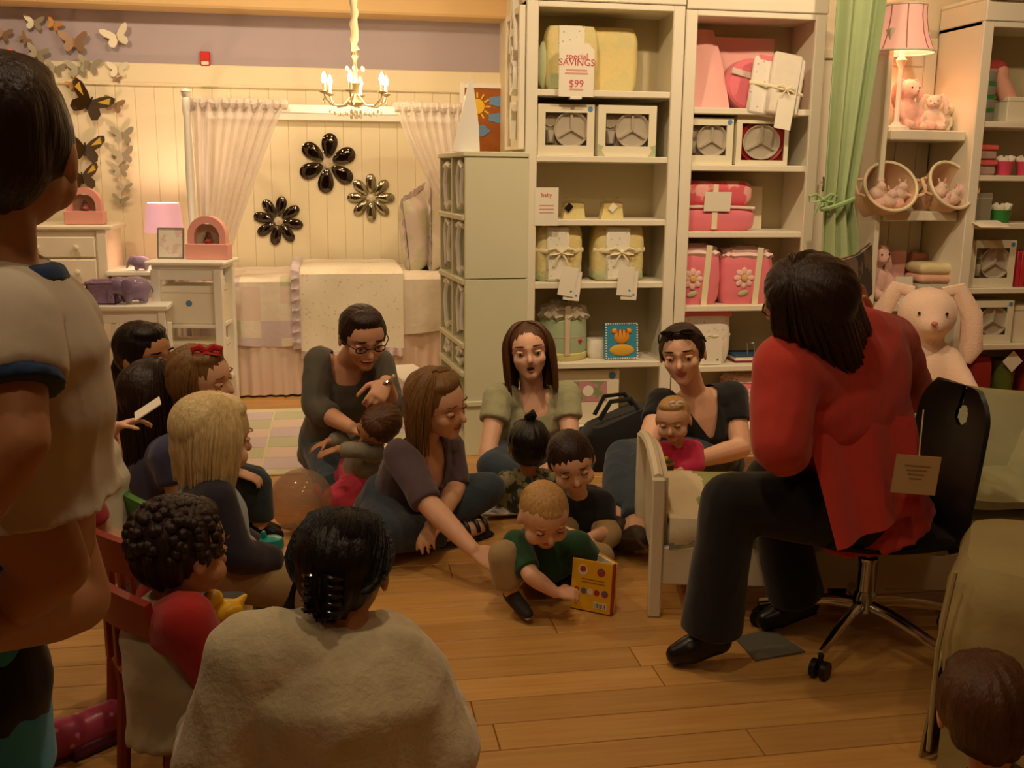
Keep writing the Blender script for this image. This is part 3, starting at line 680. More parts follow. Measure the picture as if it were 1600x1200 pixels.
for z, s_, w_, lab in ((zsh[0], 0, .34, 'upper'), (zsh[1], 0, .34, 'lower')):
    carton('white_carton', 'white carton with blue sticker on the %s shelf of the display table' % lab, (cen.x, cen.y, z+.001), rz, w_, .24, .22)
SILV = mat('silver_frame', '#a9a698', .3, metal=.7)
pf = A(267, 404, flp.y+.14); t_ = thing('photo_frame', 'silver framed card standing on the display table', 'picture frame', (pf.x, pf.y, zt+.002), rz)
fw, fh = .155, A(267, 356, pf.y).z-zt; tilt = Matrix.Rotation(math.radians(-10), 4, 'X'); m = MB(tilt); rect_frame(m, -fw/2, fw/2, 0, fh, .009, -.008, .008); part(t_, 'frame', SILV, m, False)
part(t_, 'card', mat('pale_card', '#e6ded0', .6, col2='#dcc3bf', pat='blotch', pscale=16), MB(tilt).bb((-fw/2+.009, -.004, .009), (fw/2-.009, .005, fh-.009)), False)
part(t_, 'easel', SILV, MB().bb((-.02, .02, 0), (.02, .09, .004)), False)
def music_box(label, loc, rz, w_, h_, d_=.10):
    t_ = thing('music_box', label, 'music box', loc, rz); PB = mat('pink_lacquer', '#e9a79b', .35)
    m = MB().bb((-w_/2, -d_/2, 0), (w_/2, d_/2, h_*.36), .004); part(t_, 'base', PB, m, False)
    out = [(w_*.44*math.cos(math.pi*i/16), h_*.55+h_*.45*math.sin(math.pi*i/16)) for i in range(17)]; out = [(w_*.44, h_*.36)]+out+[(-w_*.44, h_*.36)]
    inn = [(x*.68, h_*.36+(z-h_*.36)*.74) for x, z in out]; m = MB(); n_ = len(out); vs_ = []
    for y_ in (-d_*.4, d_*.4): vs_ += [(x, y_, z) for x, z in out]+[(x, y_, z) for x, z in inn]
    fs = []
    for j in range(n_-1):
        fs += [(j, j+1, n_+j+1, n_+j), (2*n_+j, 3*n_+j, 3*n_+j+1, 2*n_+j+1), (j, 2*n_+j, 2*n_+j+1, j+1), (n_+j, n_+j+1, 3*n_+j+1, 3*n_+j)]
    m.add(vs_, fs); part(t_, 'arch', PB, m)
    m = MB().lathe([(.02, h_*.36), (.028, h_*.42), (.012, h_*.55), (.016, h_*.6), (.001, h_*.66)], 12); part(t_, 'figure', mat('figure_paint', '#b9483f', .5, col2='#3c3a30', pat='blotch', pscale=40), m)
    part(t_, 'backdrop', mat('scene_card', '#c9c4a8', .6), MB().bb((-w_*.3, d_*.3, h_*.36), (w_*.3, d_*.34, h_*.8)), False)
pm_ = A(326, 402, flp.y+.1); music_box('pink arched music box standing on the display table', (pm_.x, pm_.y+.03, zt+.001), rz, .25, .25)
pm_ = A(133, 350, 6.95); music_box('pink arched music box standing on the dresser', (pm_.x, 6.98, p1.z+.001), 0, .24, .23)
# rug
z = .006; ga, gb = G(392, 745), G(396, 641); m = MB(); ru = [OFFW, LAV, SAGE, mat('rug_cream', '#e4dcb8', .95, bump=.5, bscale=120)]
rx0, rx1, ry0, ry1 = -1.1, .62, ga.y, gb.y-.02
tr = thing('patchwork_rug', 'pale patchwork area rug lying before the canopy bed', 'rug', ((rx0+rx1)/2, (ry0+ry1)/2, 0)); hx_, hy_ = (rx1-rx0)/2, (ry1-ry0)/2
part(tr, 'border', ru[3], MB().bb((-hx_, -hy_, .001), (hx_, hy_, .01), .003), False)
rq = random.Random(2); q = [MB(), MB(), MB()]
nx_, ny_ = 7, 6
for i in range(nx_):
    for j in range(ny_):
        k = (i+j*2) % 3; a0 = -hx_+.08+(2*hx_-.16)*i/nx_; a1 = -hx_+.08+(2*hx_-.16)*(i+1)/nx_-.012; b0 = -hy_+.08+(2*hy_-.16)*j/ny_; b1 = -hy_+.08+(2*hy_-.16)*(j+1)/ny_-.012
        part(tr, 'patch', [LAV, SAGE, PSKIRT][k], MB().bb((a0, b0, .009), (a1, b1, .013), .002), False)
# cork board
yb_ = WB-.05; xc0, xc1 = A(718, 190, yb_).x, A(792, 190, yb_).x; zc0_, zc1_ = A(755, 245, yb_).z, A(755, 130, yb_).z
t_ = thing('pin_board', 'brown pin board with paper sun and clouds in a white frame', 'pin board', (xc0, yb_, zc0_)); W_, H_ = xc1-xc0+.12, zc1_-zc0_
m = rect_frame(MB(), 0, W_, 0, H_, .035, -.02, .02); part(t_, 'frame', WHITE, m, False)
part(t_, 'board', mat('cork_brown', '#a8622a', .9, bump=.3, bscale=120, var=.1, vscale=60), MB().bb((.03, -.005, .03), (W_-.03, .02, H_-.03)), False)
YP = mat('sun_yellow', '#f0c23a', .7); BP = mat('cloud_blue', '#6f96c4', .7)
def onb(px, py): q_ = A(px, py, yb_-.02); return q_.x-xc0, q_.z-zc0_
sx_, sz_ = onb(746, 166); m = MB(Matrix.Translation((sx_, -.008, sz_)) @ RXZ).lathe([(.052, 0), (.052, .004)], 24)
su = part(t_, 'paper_sun', YP, m, False)
for k in range(12):
    a = 2*math.pi*k/12; m = MB(Matrix.Translation((sx_, -.008, sz_)) @ Matrix.Rotation(a, 4, 'Y')).bb((-.006, -.004, .058), (.006, 0, .095)); part(su, 'sun_ray', YP, m, False)
for px, py, s_ in ((750, 204, .07), (778, 158, .065), (776, 184, .06)):
    ax_, az_ = onb(px, py); m = MB()
    m.prism([(ax_+s_*(1+.12*math.cos(5*th))*math.cos(th), az_+s_*.55*(1+.12*math.cos(5*th+.6))*math.sin(th)) for th in [2*math.pi*i/28 for i in range(28)]], -.012, -.006); part(t_, 'paper_cloud', BP, m, False)
# small white arched ornament standing on the cubby cabinet
pw = A(708, 234, 5.1)
m = MB().prism([(-.075, 0), (.06, 0), (.055, .12), (.03, .3), (.015, .36), (-.0, .3)], -.01, .01); solo('white_pennant', 'tall white pointed card standing on the cubby cabinet', 'card', WHITE, m, (pw.x+.07, 5.1, CZ+.002))
# low white crate beside the cubby cabinet
g0 = A(616, 590, 5.5); m = MB(); zz = A(640, 592, 5.5).z
t_ = thing('white_crate', 'low white open-topped box on the floor beside the sage cabinet', 'box', (A(640, 640, 5.6).x, 5.72, 0), math.radians(12)); 
part(t_, 'body', WHITE, MB().bb((-.08, -.2, .014), (.09, .2, zz-.02), .004), False); part(t_, 'lid', WHITE, MB().bb((-.09, -.215, zz-.02), (.1, .215, zz), .005), False)
# ================================================================== goods on the bookcases
def slot(px0, px1, pyt, Y, z, pym=None):
    pym = pym or pyt+20; x0, x1 = A(px0, pym, Y).x, A(px1, pym, Y).x; return (x0+x1)/2, x1-x0, max(.02, A((px0+px1)/2, pyt, Y).z-z)
YELQ = mat('yellow_quilt', '#e6d290', .9, bump=.4, bscale=45, col2='#ddd093', pat='blotch', pscale=9)
SAGEQ = mat('sage_quilt', '#b9c193', .9, bump=.3, bscale=45)
GRNB = mat('mint_bedding', '#b4c6a0', .9, bump=.2, bscale=40)
RIB = mat('cream_ribbon', '#efe3bd', .6)
CARD = mat('box_card', '#ece3c6', .6)
FLWH = mat('white_floral', '#f0e8da', .9, col2='#e3b3ae', pat='spots', pscale=34, bump=.2, bscale=40)
FLGN = mat('white_leaf_print', '#f0ead8', .9, col2='#b9c08c', pat='spots', pscale=40, bump=.2, bscale=40)
CELLO = clear('cellophane', '#f6f2ea', .4, .1)
CHINA = mat('china', '#efe8dd', .25); CHINAG = mat('china_grey', '#b8b0a4', .25)
REDP = mat('red_plastic', '#c8343f', .35)
def bow(mb, c, s_, f=1.):
    c = V(c)
    for k in (-1, 1):
        mb.tube([c, c+V((k*.5*s_, -.1*s_, .35*s_)), c+V((k*.95*s_, -.05*s_, .2*s_)), c+V((k*.9*s_, 0, -.15*s_)), c+V((k*.4*s_, 0, -.12*s_)), c], .09*s_*f, 6, .5)
        mb.tube([c, c+V((k*.35*s_, -.05*s_, -.5*s_)), c+V((k*.5*s_, 0, -.95*s_))], .08*s_, 6, .5)
    mb.ell(c, (.16*s_, .14*s_, .16*s_), n=8, m=6); return mb
def softbox(w_, d_, h_, bulge=.02, n=10, seed=0, rnd=.25):
    """rounded, slightly puffed cloth block standing on z=0"""
    mb = MB(); R = []
    for i in range(n+1):
        v = i/n; z = h_*v; k = 1-.12*(abs(v*2-1)**6); ring_ = []
        for j in range(28):
            th = 2*math.pi*j/28; c, s_ = math.cos(th), math.sin(th); p = .5*rnd*2
            x = math.copysign(abs(c)**.4, c)*w_/2*k; y = math.copysign(abs(s_)**.4, s_)*d_/2*k
            b = 1+bulge*(1-(v*2-1)**2)*2+.012*noise.noise(V((x*18+seed, y*18, z*18)))*3; ring_.append((x*b, y*b, z))
        R.append(ring_)
    return mb.rings(R)
def window_box(label, px0, px1, pyt, z, Y, frame_m=CARD, inner=None, kind='three', sticker=True, side=None, win=None):
    xc, w_, h_ = slot(px0, px1, pyt, Y, z); d_ = .16
    t_ = thing('window_gift_box', label, 'gift box', (xc, Y+d_/2, z+.001)); w_ -= .006; fy = -d_/2
    b = w_*.13; wx0, wx1, wz0, wz1 = (-w_/2+b, w_/2-b, h_*.2, h_*.84) if win is None else (win[0]*w_, win[1]*w_, win[2]*h_, win[3]*h_)
    m = MB(); m.bb((-w_/2, fy, 0), (wx0, fy+.006, h_)); m.bb((wx1, fy, 0), (w_/2, fy+.006, h_)); m.bb((wx0, fy, 0), (wx1, fy+.006, wz0)); m.bb((wx0, fy, wz1), (wx1, fy+.006, h_))
    m.bb((-w_/2, fy+.006, 0), (-w_/2+.004, -fy, h_)); m.bb((w_/2-.004, fy+.006, 0), (w_/2, -fy, h_)); m.bb((-w_/2, fy+.006, 0), (w_/2, -fy, .004)); m.bb((-w_/2, fy+.006, h_-.004), (w_/2, -fy, h_)); m.bb((-w_/2, -fy-.004, 0), (w_/2, -fy, h_))
    part(t_, 'carton', frame_m, m, False)
    part(t_, 'insert', inner or mat('grey_insert', '#cbc2b0', .7), MB().bb((-w_/2+.006, fy+.038, .006), (w_/2-.006, fy+.045, h_-.006)), False)
    cz = (wz0+wz1)/2; R_ = (wz1-wz0)*.56
    if kind == 'oval':
        mm = Matrix.Translation((0, fy+.034, cz)) @ RXZ @ Matrix.Diagonal((1.15, 1, 1, 1)); px_ = 0; pr = R_*.86
    else:
        px_ = (wx0+wx1)/2+(wx1-wx0)*.14; pr = R_; mm = Matrix.Translation((px_, fy+.034, cz)) @ RXZ
    m = MB(mm); m.lathe([(.001, .006), (pr*.85, .006), (pr*.95, .022), (pr, .022), (pr*.9, .0)], 28); pl_ = part(t_, 'plate', CHINA, m)
    m = MB(mm)
    for a in (90, 210, 330): m.box((.45*pr*math.cos(math.radians(a)), .45*pr*math.sin(math.radians(a)), .012), (.88*pr, .01, .018), 0, Matrix.Rotation(math.radians(a), 3, 'Z'))
    part(pl_, 'section_rib', CHINA, m)
    if kind == 'oval':
        part(t_, 'plate_rim', REDP, MB(mm).lathe([(pr, .001), (pr*1.22, .016), (pr*1.25, .0), (pr, -.006)], 28))
    else:
        m = MB(Matrix.Translation((wx0+(wx1-wx0)*.14, fy+.03, wz0+(wz1-wz0)*.08))); r_ = (wx1-wx0)*.13; m.lathe([(r_*.8, 0), (r_, (wz1-wz0)*.38), (r_*.9, (wz1-wz0)*.38), (r_*.7, .004)], 14); part(t_, 'cup', CHINAG, m)
        m = MB(Matrix.Translation((wx0+(wx1-wx0)*.14, fy+.045, wz0+(wz1-wz0)*.75)) @ RXZ); m.lathe([(.001, 0), (r_*.9, .004), (r_, .014), (r_, 0)], 16); part(t_, 'bowl', CHINA, m)
    part(t_, 'window_pane', GLASS, MB().bb((wx0, fy+.007, wz0), (wx1, fy+.008, wz1)), False)
    if sticker: part(t_, 'sticker', BLUEDOT, MB(Matrix.Translation((w_/2-b*.6, fy, h_-b*.6)) @ RXZ).lathe([(.013, 0), (.013, .002)], 14), False, 'round blue sticker')
    if side:
        for sx_ in (-1, 1): part(t_, 'leaf_print', side, MB().prism([(sx_*w_/2, .0), (sx_*(w_/2-.04), 0), (sx_*(w_/2-.02), .03), (sx_*(w_/2-.03), .05), (sx_*w_/2, .06)], fy-.002, fy), False)
    return t_
YI = Y1+.03
def hangtag(parent, c, w_, h_, rot=0, back=None, m_=PAPER):
    """tag hanging in front; c = top centre in parent space"""
    M_ = Matrix.Translation(c) @ Matrix.Rotation(rot, 4, 'Y'); o = part(parent, 'hang_tag', m_, MB(M_).bb((-w_/2, -.002, -h_), (w_/2, 0, 0)), False)
    part(o, 'tag_mark', BLUEDOT, MB(M_ @ Matrix.Translation((w_*.3, -.002, -h_*.82)) @ RXZ).lathe([(.006, 0), (.006, .001)], 10), False)
    return o
# ---- row 1
z = SH1[0]
x, w_, h_ = slot(932, 999, 42, YI+.1, z); solo('folded_quilt', 'yellow and sage quilt folded behind the savings sign on the top shelf', 'quilt', YELQ, softbox(w_+.12, .12, h_, .01, seed=3), (x-.05, YI+.2, z+.001))
x, w_, h_ = slot(856, 937, 40, YI, z); t_ = thing('bedding_bag', 'yellow nursery bedding set in a clear bag behind the savings sign', 'bedding', (x, YI+.07, z+.001))
part(t_, 'bundle', YELQ, softbox(w_, .11, h_, .015, seed=5)); m = MB().bb((-w_*.28, -.062, .01), (w_*.22, -.056, h_), .002); part(t_, 'wrap_band', FLGN, m, False)
part(t_, 'side_pouch', SAGEQ, MB(Matrix.Translation((-w_*.52, .0, 0))).ell((0, 0, h_*.4), (.035, .04, h_*.38), n=12, m=8)); part(t_, 'green_trim', SAGEQ, MB().bb((-w_*.47, -.064, 0), (-w_*.25, -.05, .08), .01))
x, w_, h_ = slot(874, 929, 66, Y1-.035, A(900, 150, Y1-.035).z); zs_ = A(900, 151, Y1-.035).z
t_ = thing('savings_sign', 'white hanging savings sign with red print on the top shelf', 'sign', (x, Y1-.03, zs_)); c_ = w_*.18
part(t_, 'card', PAPER, MB().prism([(-w_/2, 0), (w_/2, 0), (w_/2, h_-c_), (w_/2-c_, h_), (-w_/2+c_, h_), (-w_/2, h_-c_)], -.003, 0), False)
for tx, sz, zz_ in (('special', .042, .70), ('SAVINGS', .046, .58), ('$99', .05, .18)): part(t_, 'lettering', INK, textmb(tx, sz, .0012, Matrix.Translation((0, -.004, h_*zz_)) @ RXZ), False)
for zz_, ww in ((.48, .6), (.42, .66), (.12, .4)): part(t_, 'print_line', mat('pale_red_print', '#dba79c', .8), MB().bb((-w_*ww/2, -.0045, h_*zz_), (w_*ww/2, -.003, h_*zz_+.008)), False)
part(t_, 'shelf_clip', WHITE, MB().bb((-.03, -.006, -.012), (.03, .03, 0), .002), False)
# ---- row 2
window_box('white gift box with divided plate and no leaves on the second shelf', 840, 930, 163, SH1[1], YI)
window_box('white gift box with green leaf print beside the plain one', 934, 1027, 165, SH1[1], YI, side=SAGEQ, sticker=False)
# ---- row 3
x, w_, h_ = slot(836, 873, 293, Y1-.03, SH1[2]-.02); t_ = thing('shelf_sign', 'plain white shelf sign with faint red heading', 'sign', (x, Y1-.02, SH1[2]-.03))
part(t_, 'card', PAPER, MB().bb((-w_/2, -.003, 0), (w_/2, 0, h_+.01)), False); part(t_, 'lettering', INK, textmb('baby', .03, .001, Matrix.Translation((0, -.004, h_*.8)) @ RXZ), False)
for zz_ in (.55, .45, .35): part(t_, 'print_line', mat('pale_red_print', '#dba79c', .8), MB().bb((-w_*.3, -.0045, h_*zz_), (w_*.3, -.003, h_*zz_+.005)), False)
for k, (a, b, lab) in enumerate(((881, 916, 'yellow favour bag nearer the white shelf sign'), (941, 976, 'yellow favour bag further from the white shelf sign'))):
    x, w_, h_ = slot(a, b, 310, YI, SH1[2]); t_ = thing('favour_bag', lab, 'favour bag', (x, YI+.05, SH1[2]+.001))
    m = MB(); m.rings([[(-w_/2*s_+o_, -.03*s_, zz_), (w_/2*s_+o_, -.03*s_, zz_), (w_/2*s_+o_, .03*s_, zz_), (-w_/2*s_+o_, .03*s_, zz_)] for s_, zz_, o_ in ((1, 0, 0), (.86, h_*.45, .004), (.8, h_*.72, .006), (.3, h_*.74, .006))]); part(t_, 'paper_bag', YELQ, m, False)
    part(t_, 'cellophane', CELLO, MB().rings([[(-w_/2*s_, -.03*s_, zz_), (w_/2*s_, -.03*s_, zz_), (w_/2*s_, .03*s_, zz_), (-w_/2*s_, .03*s_, zz_)] for s_, zz_ in ((.9, h_*.5), (.9, h_*.8), (.3, h_*.9), (.8, h_*1.05))], cap=False), False)
    part(t_, 'tag', PAPER if k else BLACK, MB(Matrix.Translation((-.03+.03*k, -.036, h_*.55)) @ Matrix.Rotation(.7, 4, 'Y')).bb((-.016, -.002, -.02), (.016, 0, .02)), False)
# ---- row 4
for a, b, tx, rot, lab, mm in ((840, 913, 892, .18, 'yellow bedding bundle tied with cream ribbon, left of the pair', FLGN), (932, 1010, 980, .08, 'yellow bedding bundle tied with cream ribbon, right of the pair', FLWH)):
    z = SH1[3]; x, w_, h_ = slot(a, b, 352, YI, z); t_ = thing('bedding_bundle', lab, 'bedding', (x, YI+.1, z+.001))
    part(t_, 'quilt', YELQ, softbox(w_, .18, h_, .01, seed=a)); part(t_, 'floral_sheet', FLGN, MB(Matrix.Translation((-.02, -.085, 0))).bb((-w_*.22, -.018, .004), (w_*.26, .01, h_*.97), .01)); part(t_, 'green_band', SAGEQ, softbox(w_*1.01, .182, .07, 0, 4, a+1))
    m = MB(); m.tube([(-w_/2-.004, -.06, h_*.55), (-w_*.3, -.108, h_*.54), (0, -.115, h_*.52), (w_*.3, -.106, h_*.54), (w_/2+.004, -.06, h_*.56)], .012, 6, .35); bow(m, (0, -.118, h_*.52), .07); part(t_, 'ribbon', RIB, m)
    tw = A(tx, 430, Y1-.03).x-x; hangtag(t_, (tw, -.155, h_*.28), .085, .15, rot); hangtag(t_, (tw+.02, -.15, h_*.2), .085, .15, rot*.6)
# ---- row 5
z = SH1[4]; x, w_, h_ = slot(851, 926, 474, YI, z); t_ = thing('bedding_drum', 'mint green bedding set in a clear round bag with ribbon', 'bedding', (x, YI+.14, z+.001)); r_ = w_/2
part(t_, 'base_trim', mat('yellow_trim', '#d9cf8d', .8), MB().lathe([(r_*.96, 0), (r_*1.02, .01), (r_*1.02, .035), (r_*.96, .04)], 28)); part(t_, 'bundle', GRNB, MB().lathe([(r_*.95, .03), (r_, .05), (r_*1.0, h_*.5), (r_*.97, h_*.68), (r_*.8, h_*.72)], 28))
m = MB(); R = [[(r_*s_*(1+.08*math.sin(j*1.9))*math.cos(2*math.pi*j/40), r_*s_*(1+.08*math.sin(j*1.9))*math.sin(2*math.pi*j/40), h_*zz_+.01*math.sin(j*2.7)) for j in range(40)] for s_, zz_ in ((.95, .7), (1.08, .76), (.9, .84), (.95, .88), (.5, .93), (.55, 1.0))]; m.rings(R); part(t_, 'gathered_top', mat('satin_bag', '#c9bda6', .3, bump=.5, bscale=30), m)
part(t_, 'ribbon', mat('pink_ribbon', '#e0c9ae', .6), MB().bb((-.018, -r_*1.06, .03), (.012, -r_*1.0, h_*.95), .003)); part(t_, 'cross_band', SAGE, MB().lathe([(r_*1.012, h_*.4), (r_*1.012, h_*.42)], 28, cap=False)); part(t_, 'red_motif', REDP, MB().ell((r_*.55, -r_*.88, h_*.34), (.012, .004, .012), n=8, m=6))
x, w_, h_ = slot(926, 952, 533, YI+.05, z); solo('folded_blanket', 'small folded white blanket between the green drum and the tiger tin', 'blanket', OFFW, softbox(w_+.03, .12, h_, .02, 6), (x, YI+.14, z+.001))
x, w_, h_ = slot(949, 1000, 507, YI, z); t_ = thing('tiger_tin', 'square blue tin lid with an orange tiger face leaning on the shelf', 'tin', (x, YI+.04, z+.001)); Mt = Matrix.Rotation(math.radians(-9), 4, 'X')
part(t_, 'body', mat('tin_blue', '#3c8fae', .4, bump=.2, bscale=60), MB(Mt).bb((-w_/2, -.02, 0), (w_/2, .025, h_), .004), False)
m = MB(Mt); n_ = 14
for k in range(n_):
    for zz_ in (0, h_-.008): m.bb((-w_/2+w_*k/n_, -.024, zz_), (-w_/2+w_*(k+.5)/n_, -.019, zz_+.008))
    for xx_ in (-w_/2, w_/2-.008): m.bb((xx_, -.024, h_*k/n_), (xx_+.008, -.019, h_*(k+.5)/n_))
o = part(t_, 'striped_edge', PAPER, m, False); o['kind'] = 'stuff'
TIG = mat('tiger_orange', '#e2962c', .7)
m = MB(Mt @ Matrix.Translation((0, -.021, h_*.62))); m.ell((0, 0, 0), (w_*.24, .012, h_*.2)); 
for s_ in (-1, 1): m.ell((s_*w_*.22, 0, h_*.15), (w_*.09, .01, h_*.08), n=10, m=6)
hd = part(t_, 'tiger_head', TIG, m); part(t_, 'tiger_body', mat('tiger_gold', '#d9a62e', .7), MB(Mt @ Matrix.Translation((0, -.021, h_*.25))).ell((0, 0, 0), (w_*.38, .012, h_*.16)))
for s_ in (-1, 0, 1): part(hd, 'stripe', mat('tiger_stripe', '#7a2a12', .7), MB(Mt @ Matrix.Translation((s_*w_*.12, -.033, h_*.72))).prism([(-.004, .02), (.004, .02), (0, -.02)], 0, .004), False)
# ---- row 6
z = SH1[5]; x, w_, h_ = slot(888, 968, 580, YI-.01, z, 640); t_ = thing('picture_box', 'large white boxed picture with blue sticker on the bottom shelf', 'box', (x-.03, YI+.06, z+.001)); w_ += .06
m = MB(); m.bb((-w_/2, -.05, 0), (w_/2, .06, h_), .004); part(t_, 'carton', CARD, m, False)
part(t_, 'picture', mat('garden_print', '#c98f94', .6, col2='#8c9a6a', pat='blotch', pscale=14), MB().bb((-w_*.38, -.052, h_*.42), (w_*.3, -.05, h_*.8)), False)
part(t_, 'sticker', BLUEDOT, MB(Matrix.Translation((w_*.38, -.05, h_*.9)) @ RXZ).lathe([(.02, 0), (.02, .002)], 16), False, 'round blue sticker')
part(t_, 'print_flower', PAPER, MB(Matrix.Translation((0, -.052, h_*.62)) @ RXZ).lathe([(.03, 0), (.03, .001)], 12), False)
# ================= bookcase 2
z = SH2[0]; t_ = thing('fabric_display', 'length of pale pink fabric hung across the top shelf of the pink bookcase', 'fabric', (B2X0+.07, Y1+.1, z)); x1_ = A(1142, 60, Y1+.1).x-B2X0-.07; x2_ = A(1214, 60, Y1+.25).x-B2X0-.07; hz = A(1140, 46, Y1+.2).z-z
part(t_, 'front_drop', PINKL, MB().sheet(lambda u, v: ((x1_-.03*(v**3))*u, .02+.012*math.sin(u*7)+.16*v-.05*(1-v), .002+hz*v), 16, 10, .004)); part(t_, 'back_drop', PINKL, MB().sheet(lambda u, v: (x1_*.8+(x2_-x1_*.8)*u, .19+.008*math.sin(u*5), .002+(hz-.03)*v), 8, 6, .004))
x, w_, h_ = slot(1139, 1186, 90, YI+.06, z); r_ = h_/2; t_ = thing('bedding_roll', 'round pink bedding roll with pale band on the top shelf', 'bedding', (x+.05, YI+.14, z+.001)); Mr = Matrix.Translation((0, 0, r_)) @ RXZ
part(t_, 'roll', PINK, MB(Mr).lathe([(r_*.85, -.06), (r_, -.04), (r_, .05), (r_*.9, .065), (.001, .075)], 32)); part(t_, 'band', PSKIRT, MB(Matrix.Translation((0, -.082, r_)) @ Matrix.Rotation(.25, 4, 'Y')).bb((-r_*.97, 0, .02), (r_*.97, .03, .05), .003))
x, w_, h_ = slot(1180, 1246, 86, Y1-.05, z-.0, 130); t_ = thing('swaddle_set', 'tilted white floral blanket set tied with cream bow at the shelf edge', 'blanket', (x, Y1-.03, A(1215, 188, Y1-.05).z)); Ms = Matrix.Rotation(math.radians(9), 4, 'Y') @ Matrix.Rotation(math.radians(-6), 4, 'X'); H_ = A(1215, 82, Y1-.05).z-A(1215, 188, Y1-.05).z
for k, (ox, ww, mm, y_) in enumerate(((-.06, .16, FLWH, .03), (.03, .16, OFFW, .0), (.075, .13, FLWH, .025))): part(t_, 'folded_blanket', mm, MB(Ms @ Matrix.Translation((ox, y_, .0+.012*k))).bb((-ww/2, -.018, .02), (ww/2, .018, H_-.02*(k != 1)), .012))
for ox in (-.06, .07): part(t_, 'pink_binding', PINK, MB(Ms @ Matrix.Translation((ox, .03, H_-.02))).bb((-.06, -.02, -.025), (.06, .02, .008), .008))
m = MB(Ms); m.tube([(-.15, .02, H_*.52), (-.05, -.02, H_*.5), (.06, -.026, H_*.47), (.15, .02, H_*.48)], .008, 6, .4); bow(m, (.035, -.032, H_*.48), .05); part(t_, 'ribbon', RIB, m); part(t_, 'hang_tag', PAPER, MB(Ms).bb((.0, -.03, -.04), (.09, -.026, H_*.33)), False)
z = SH2[1]; window_box('white gift box with divided plate beside the red one', 1066, 1147, 184, z, YI); window_box('red gift box with oval divided plate and red rim', 1151, 1234, 181, z, YI, inner=REDP, kind='oval', sticker=False, win=(-.4, .42, .1, .84))
# row 3
z = SH2[2]; x, w_, h_ = slot(1061, 1184, 280, YI, z); t_ = thing('folded_coverlet', 'two folded pink coverlets stacked with a paper band and tag', 'bedding', (x, YI+.12, z+.001)); hl = h_*.46
part(t_, 'lower_fold', PINK, softbox(w_, .22, hl, .03, 8, 2)); part(t_, 'upper_fold', mat('pink_cotton_deep', '#e2626f', .85, col2='#f0b0a8', pat='blotch', pscale=9, bump=.2, bscale=40), MB(Matrix.Translation((0, .02, hl))).add(*(lambda q: (q.v, q.f))(softbox(w_*.95, .2, h_*.5, .03, 8, 6))))
part(t_, 'paper_band', RIB, MB().bb((-.03, -.122, .01), (.0, -.112, h_*.9), .002), False); part(t_, 'tag', PAPER, MB(Matrix.Translation((-.01, -.125, hl-.02)) @ Matrix.Rotation(.12, 4, 'X')).bb((-.07, -.003, 0), (.075, 0, .1)), False); part(t_, 'white_piping', OFFW, MB().tube([(-w_*.48, -.11, hl), (0, -.118, hl+.004), (w_*.48, -.108, hl-.004)], .008, 6))
x, w_, h_ = slot(1168, 1196, 292, YI+.14, z); solo('paper_gift_bag', 'cream paper bag standing behind the folded pink coverlets', 'bag', CARD, MB().rings([[(-w_/2*k-.02, -.05, zz_), (w_/2*k+.02, -.05, zz_), (w_/2*k+.02, .05, zz_), (-w_/2*k-.02, .05, zz_)] for k, zz_ in ((1, 0), (.94, h_*.6), (.86, h_))]), (x, YI+.27, z+.001), smooth=False)
# row 4, row 6 : pink bundles with applique flower
def pink_bundle(label, px0, px1, pyt, z, fx, fz, Y=YI):
    x, w_, h_ = slot(px0, px1, pyt, Y, z); t_ = thing('pink_bundle', label, 'bedding', (x, Y+.11, z+.001)); hb_ = h_*.84
    part(t_, 'bundle', PINK, softbox(w_, .2, hb_, .02, 10, px0)); m = MB()
    R = [[(w_/2*s_*(1+.05*math.sin(j*2.1))*math.copysign(abs(math.cos(2*math.pi*j/36))**.5, math.cos(2*math.pi*j/36)), .1*s_*(1+.05*math.sin(j*2.1))*math.copysign(abs(math.sin(2*math.pi*j/36))**.5, math.sin(2*math.pi*j/36)), hb_-.02+zz_*h_+.006*math.sin(j*2.9)) for j in range(36)] for s_, zz_ in ((.94, 0), (1.05, .05), (.86, .1), (.92, .13), (.5, .17), (.55, .2))]
    m.rings(R); part(t_, 'satin_frill', mat('satin_frill', '#f3d3cb', .25, bump=.4, bscale=25), m)
    part(t_, 'ribbon', RIB, MB(Matrix.Rotation(.06, 4, 'Y')).bb((-.005+w_*.1, -.108, .0), (.028+w_*.1, -.1, h_*.97), .002), False)
    fl_ = part(t_, 'flower_centre', mat('flower_centre', '#e8b36a', .8), MB(Matrix.Translation((fx*w_, -.112, fz*h_)) @ RXZ).lathe([(.018, 0), (.014, .008), (.001, .01)], 12))
    for k in range(8):
        a = 2*math.pi*k/8; m = MB(Matrix.Translation((fx*w_, -.106, fz*h_)) @ Matrix.Rotation(a, 4, 'Y')); m.ell((0, 0, .036), (.017, .006, .022), n=10, m=6); part(fl_, 'petal', mat('pale_petal', '#f3c6bd', .9), m)
    part(fl_, 'leaf', SAGEQ, MB(Matrix.Translation((fx*w_, -.106, fz*h_-.08)) @ Matrix.Rotation(1.3, 4, 'Y')).ell((0, 0, 0), (.014, .004, .03), n=8, m=6)); return t_
pink_bundle('pink bedding bundle with flower applique, left of the shelf pair', 1057, 1129, 380, SH2[3], -.12, .42); pink_bundle('pink bedding bundle with flower applique, right of the shelf pair', 1133, 1212, 384, SH2[3], -.1, .45)
pink_bundle('pink bedding bundle on the bottom shelf beside the woman in black', 1143, 1213, 585, SH2[5]+.0, .05, .5); 
